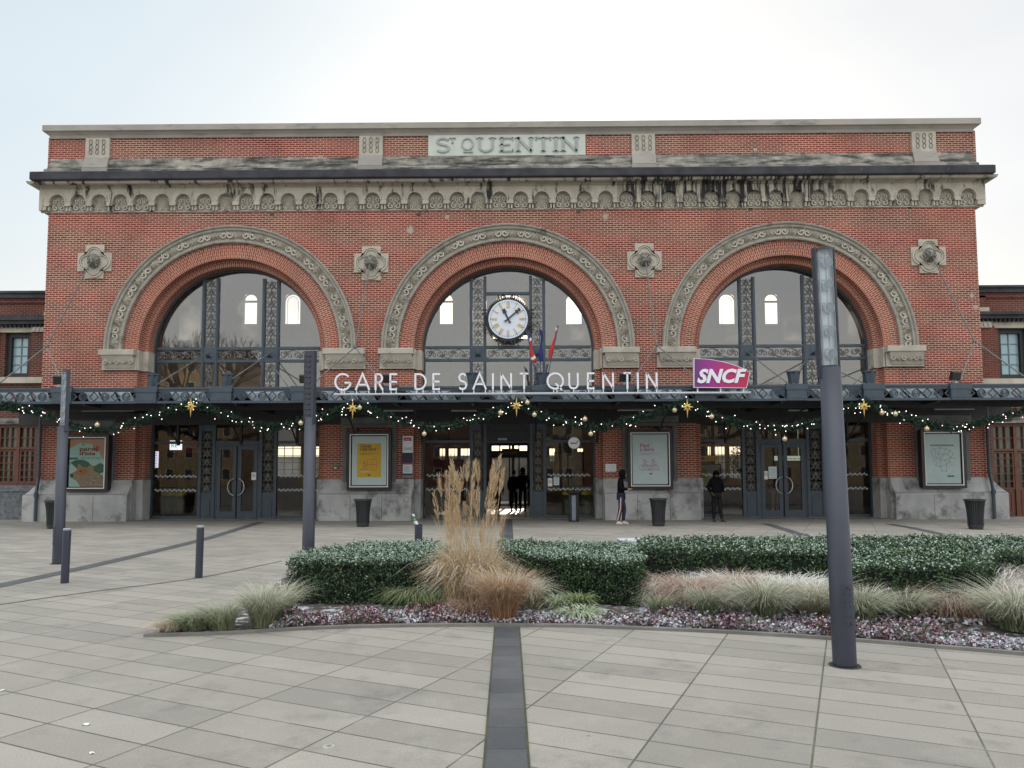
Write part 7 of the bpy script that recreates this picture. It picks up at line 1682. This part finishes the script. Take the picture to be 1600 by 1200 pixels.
# potted tree inside the right bay
x, y = gr(1163, 795); t = thing('indoor_tree', 'dark leafy indoor tree behind the right glazing', 'tree', (x, y, .012)); b = MB(); b.tube([(0, 0, 0), (.03, 0, 1.0), (.0, .02, 2.2)], [.05, .04, .02], 8)
for k in range(7): a = k*.9; b.tube([(0, 0, 1.2+.15*k), (.4*cos(a), .4*sin(a), 1.6+.15*k)], [.02, .008], 5)
b.build('trunk', pm('bark', (.06, .045, .03), (.04, .03, .02), 6, .9), t, local=True); n = 1500; P_ = r.normal(size=(n, 3)); P_ /= np.linalg.norm(P_, axis=1)[:, None]; P_ *= (.35+.35*r.random(n))[:, None]; P_ = P_*[1, 1, 1.1]+[0, 0, 2.15]; V, Fc = leaves(P_, P_-[0, 0, 2.1], .09, .45, .9); raw_mesh('crown', V, Fc, [LM['deep']], t, True)
b = MB(); b.lathe([(.2, 0), (.25, .4), (.22, .4), (.2, .3)], n=16); b.build('plant_pot', M['dark'], t, local=True)
# barrier rail on the platform seen through the doors
x, y = gx(797, YR+6.5, 1), YR+6.6; t = thing('platform_shelter', 'pale concrete platform wall seen through the entrance', 'wall', (x, y, 0)); b = MB(); b.bbox(-18, 18, 0, .3, 0, 2.6, .03); b.box(-18, 18, -.05, .35, 2.6, 2.7); b.build('wall_face', pm('platform_wall', (.35, .35, .34), (.22, .22, .21), 1.3, .9), t, local=True)

t = thing('sun_blocking_awning', 'flat awning added behind the station to block low sun at the rear doors', 'awning', (0, YR+.4, 0)); b = MB(); b.box(-18, 18, YR+.35, YR+4.2, 3.45, 3.6); b.box(-18, 18, YR+4.1, YR+4.2, 3.2, 3.45); b.build('awning_roof', M['soffit'], t)  # added roof that stops low sun shining through the hall onto the plaza
for k in range(7):
    b = MB(); b.box(-13.5+4.5*k-.08, -13.5+4.5*k+.08, YR+3.6, YR+3.76, 0, 3.45); b.build('column', M['paint'], t)

# ================================================================== ACROSS THE SQUARE (seen in the station's glazing)
hw_ = pm('house_render', (.42, .34, .24), (.34, .28, .2), .6, .9); hr_ = pm('house_roof', (.12, .08, .06), (.09, .07, .06), 1, .8); hg_ = pm('house_glass', (.04, .05, .06), (.03, .04, .05), 3, .15); tan_ = pm('tan_block', (.45, .34, .2), (.38, .28, .17), .4, .9)
def house(x, wd, h, rh, mat, lab):
    t = thing('town_house', lab, 'house', (x, -72, 0), group='houses across the square'); b = MB(); b.box(-wd/2, wd/2, -10, 0, 0, h); b.build('wall', mat, t, local=True)
    b = MB(); b.v = [(-wd/2-.2, .3, h), (wd/2+.2, .3, h), (wd/2+.2, -10.3, h), (-wd/2-.2, -10.3, h), (-wd/2-.2, -5, h+rh), (wd/2+.2, -5, h+rh)]
    for f in ((1, 0, 4, 5), (3, 2, 5, 4), (0, 3, 4), (2, 1, 5)): b.face(f)
    b.build('roof', hr_, t, local=True)
    for i in range(int(wd/2.6)):
        for j in range(int(h/3)): b = MB(); xx = -wd/2+1.2+2.6*i; b.frame(xx, xx+1.1, .9+3*j, 2.5+3*j, 0, .08, .08); b.box(xx+.08, xx+1.02, 0, .03, .98+3*j, 2.42+3*j, mi=1); b.build('window', [M['white'], hg_], t, local=True)
for x_, wd, h, rh, m_ in ((-24, 12, 9, 4, hw_), (-11.5, 12.5, 8, 4.5, M['brick_dark']), (2, 14, 9.5, 4, hw_), (15, 11.5, 7.5, 4, M['brick_dark']), (28, 14, 10, 4, hw_), (42, 13.5, 9, 5, hw_)): house(x_, wd, h, rh, m_, 'town house across the square, mirrored in the station glazing')
t_ = house(-52, 26, 18, 2, tan_, 'large tan apartment block mirrored at the left of the left arched window')
def bare_tree(lab, x, y, H, sd):
    t = thing('bare_tree', lab, 'tree', (x, y, 0), group='bare trees across the square'); rr = random.Random(sd); tr = MB(); br_ = MB()
    def grow(p, d, l, r0, k, mb):
        q = p+d*l; mid = p+d*l*.5+Vector((rr.gauss(0, .04), rr.gauss(0, .04), 0))*l; mb.tube([p, mid, q], [r0, r0*.85, r0*.68], 5 if k < 3 else 3, caps=False)
        if k >= 6: return
        for _ in range(3 if k < 5 else 2):
            a = Vector((rr.gauss(0, 1), rr.gauss(0, 1), rr.gauss(0, .6)))
            nd_ = (d+a*.42+Vector((0, 0, .12))).normalized(); grow(q, nd_, l*rr.uniform(.68, .85), r0*.62, k+1, br_)
    grow(Vector((0, 0, 0)), Vector((0, 0, 1)), H*.24, H*.018, 0, tr)
    bk_ = pm('tree_bark', (.10, .075, .055), (.06, .045, .035), 3, .9); tr.build('trunk', bk_, t, local=True); br_.build('crown', bk_, t, local=True)
bare_tree('tall bare tree mirrored in the left arched window', -31, -44, 20, 3); bare_tree('bare tree mirrored low in the middle arched window', -3, -52, 14, 5); bare_tree('bare tree mirrored in the right arched window', 27, -46, 13, 8)

# small litter on the paving
for px, py, lab, sz in ((134, 1133, 'crumpled white paper scrap on the paving at lower left', .028), (143, 1178, 'second small white scrap near the lower left corner', .02), (4, 1080, 'tiny white scrap at the left edge of the paving', .02)):
    x, y = gr(px, py); t = tag(bpy.data.objects.new('paper_scrap', None), lab, 'litter'); scn.collection.objects.link(t); t.location = (x, y, .0); WL[t.name] = (x, y, 0); rg = random.Random(px); b = MB()
    k = 9; b.v = [(sz*rg.uniform(.5, 1.2)*cos(a), sz*.6*rg.uniform(.5, 1.2)*sin(a), rg.uniform(.002, .012)) for a in (2*pi*i/k for i in range(k))]+[(0, 0, .014)]
    for i in range(k): b.face((i, (i+1) % k, k))
    b.build('paper', M['white'], t, local=True)
x, y = gr(514, 1167); t = thing('paving_stud', 'small pale round stud set in the paving left of the dark band', 'stud', (x, y, 0)); b = MB(); b.lathe([(.038, 0), (.036, .005), (.030, .007)], n=18); b.build('stud_ring', pm('stud_metal', (.42, .41, .38), (.3, .29, .27), 20, .5), t, local=True); b = MB(); b.lathe([(.018, .006), (.015, .009)], n=12); b.build('stud_cap', pm('stud_dark', (.2, .2, .19)), t, local=True)
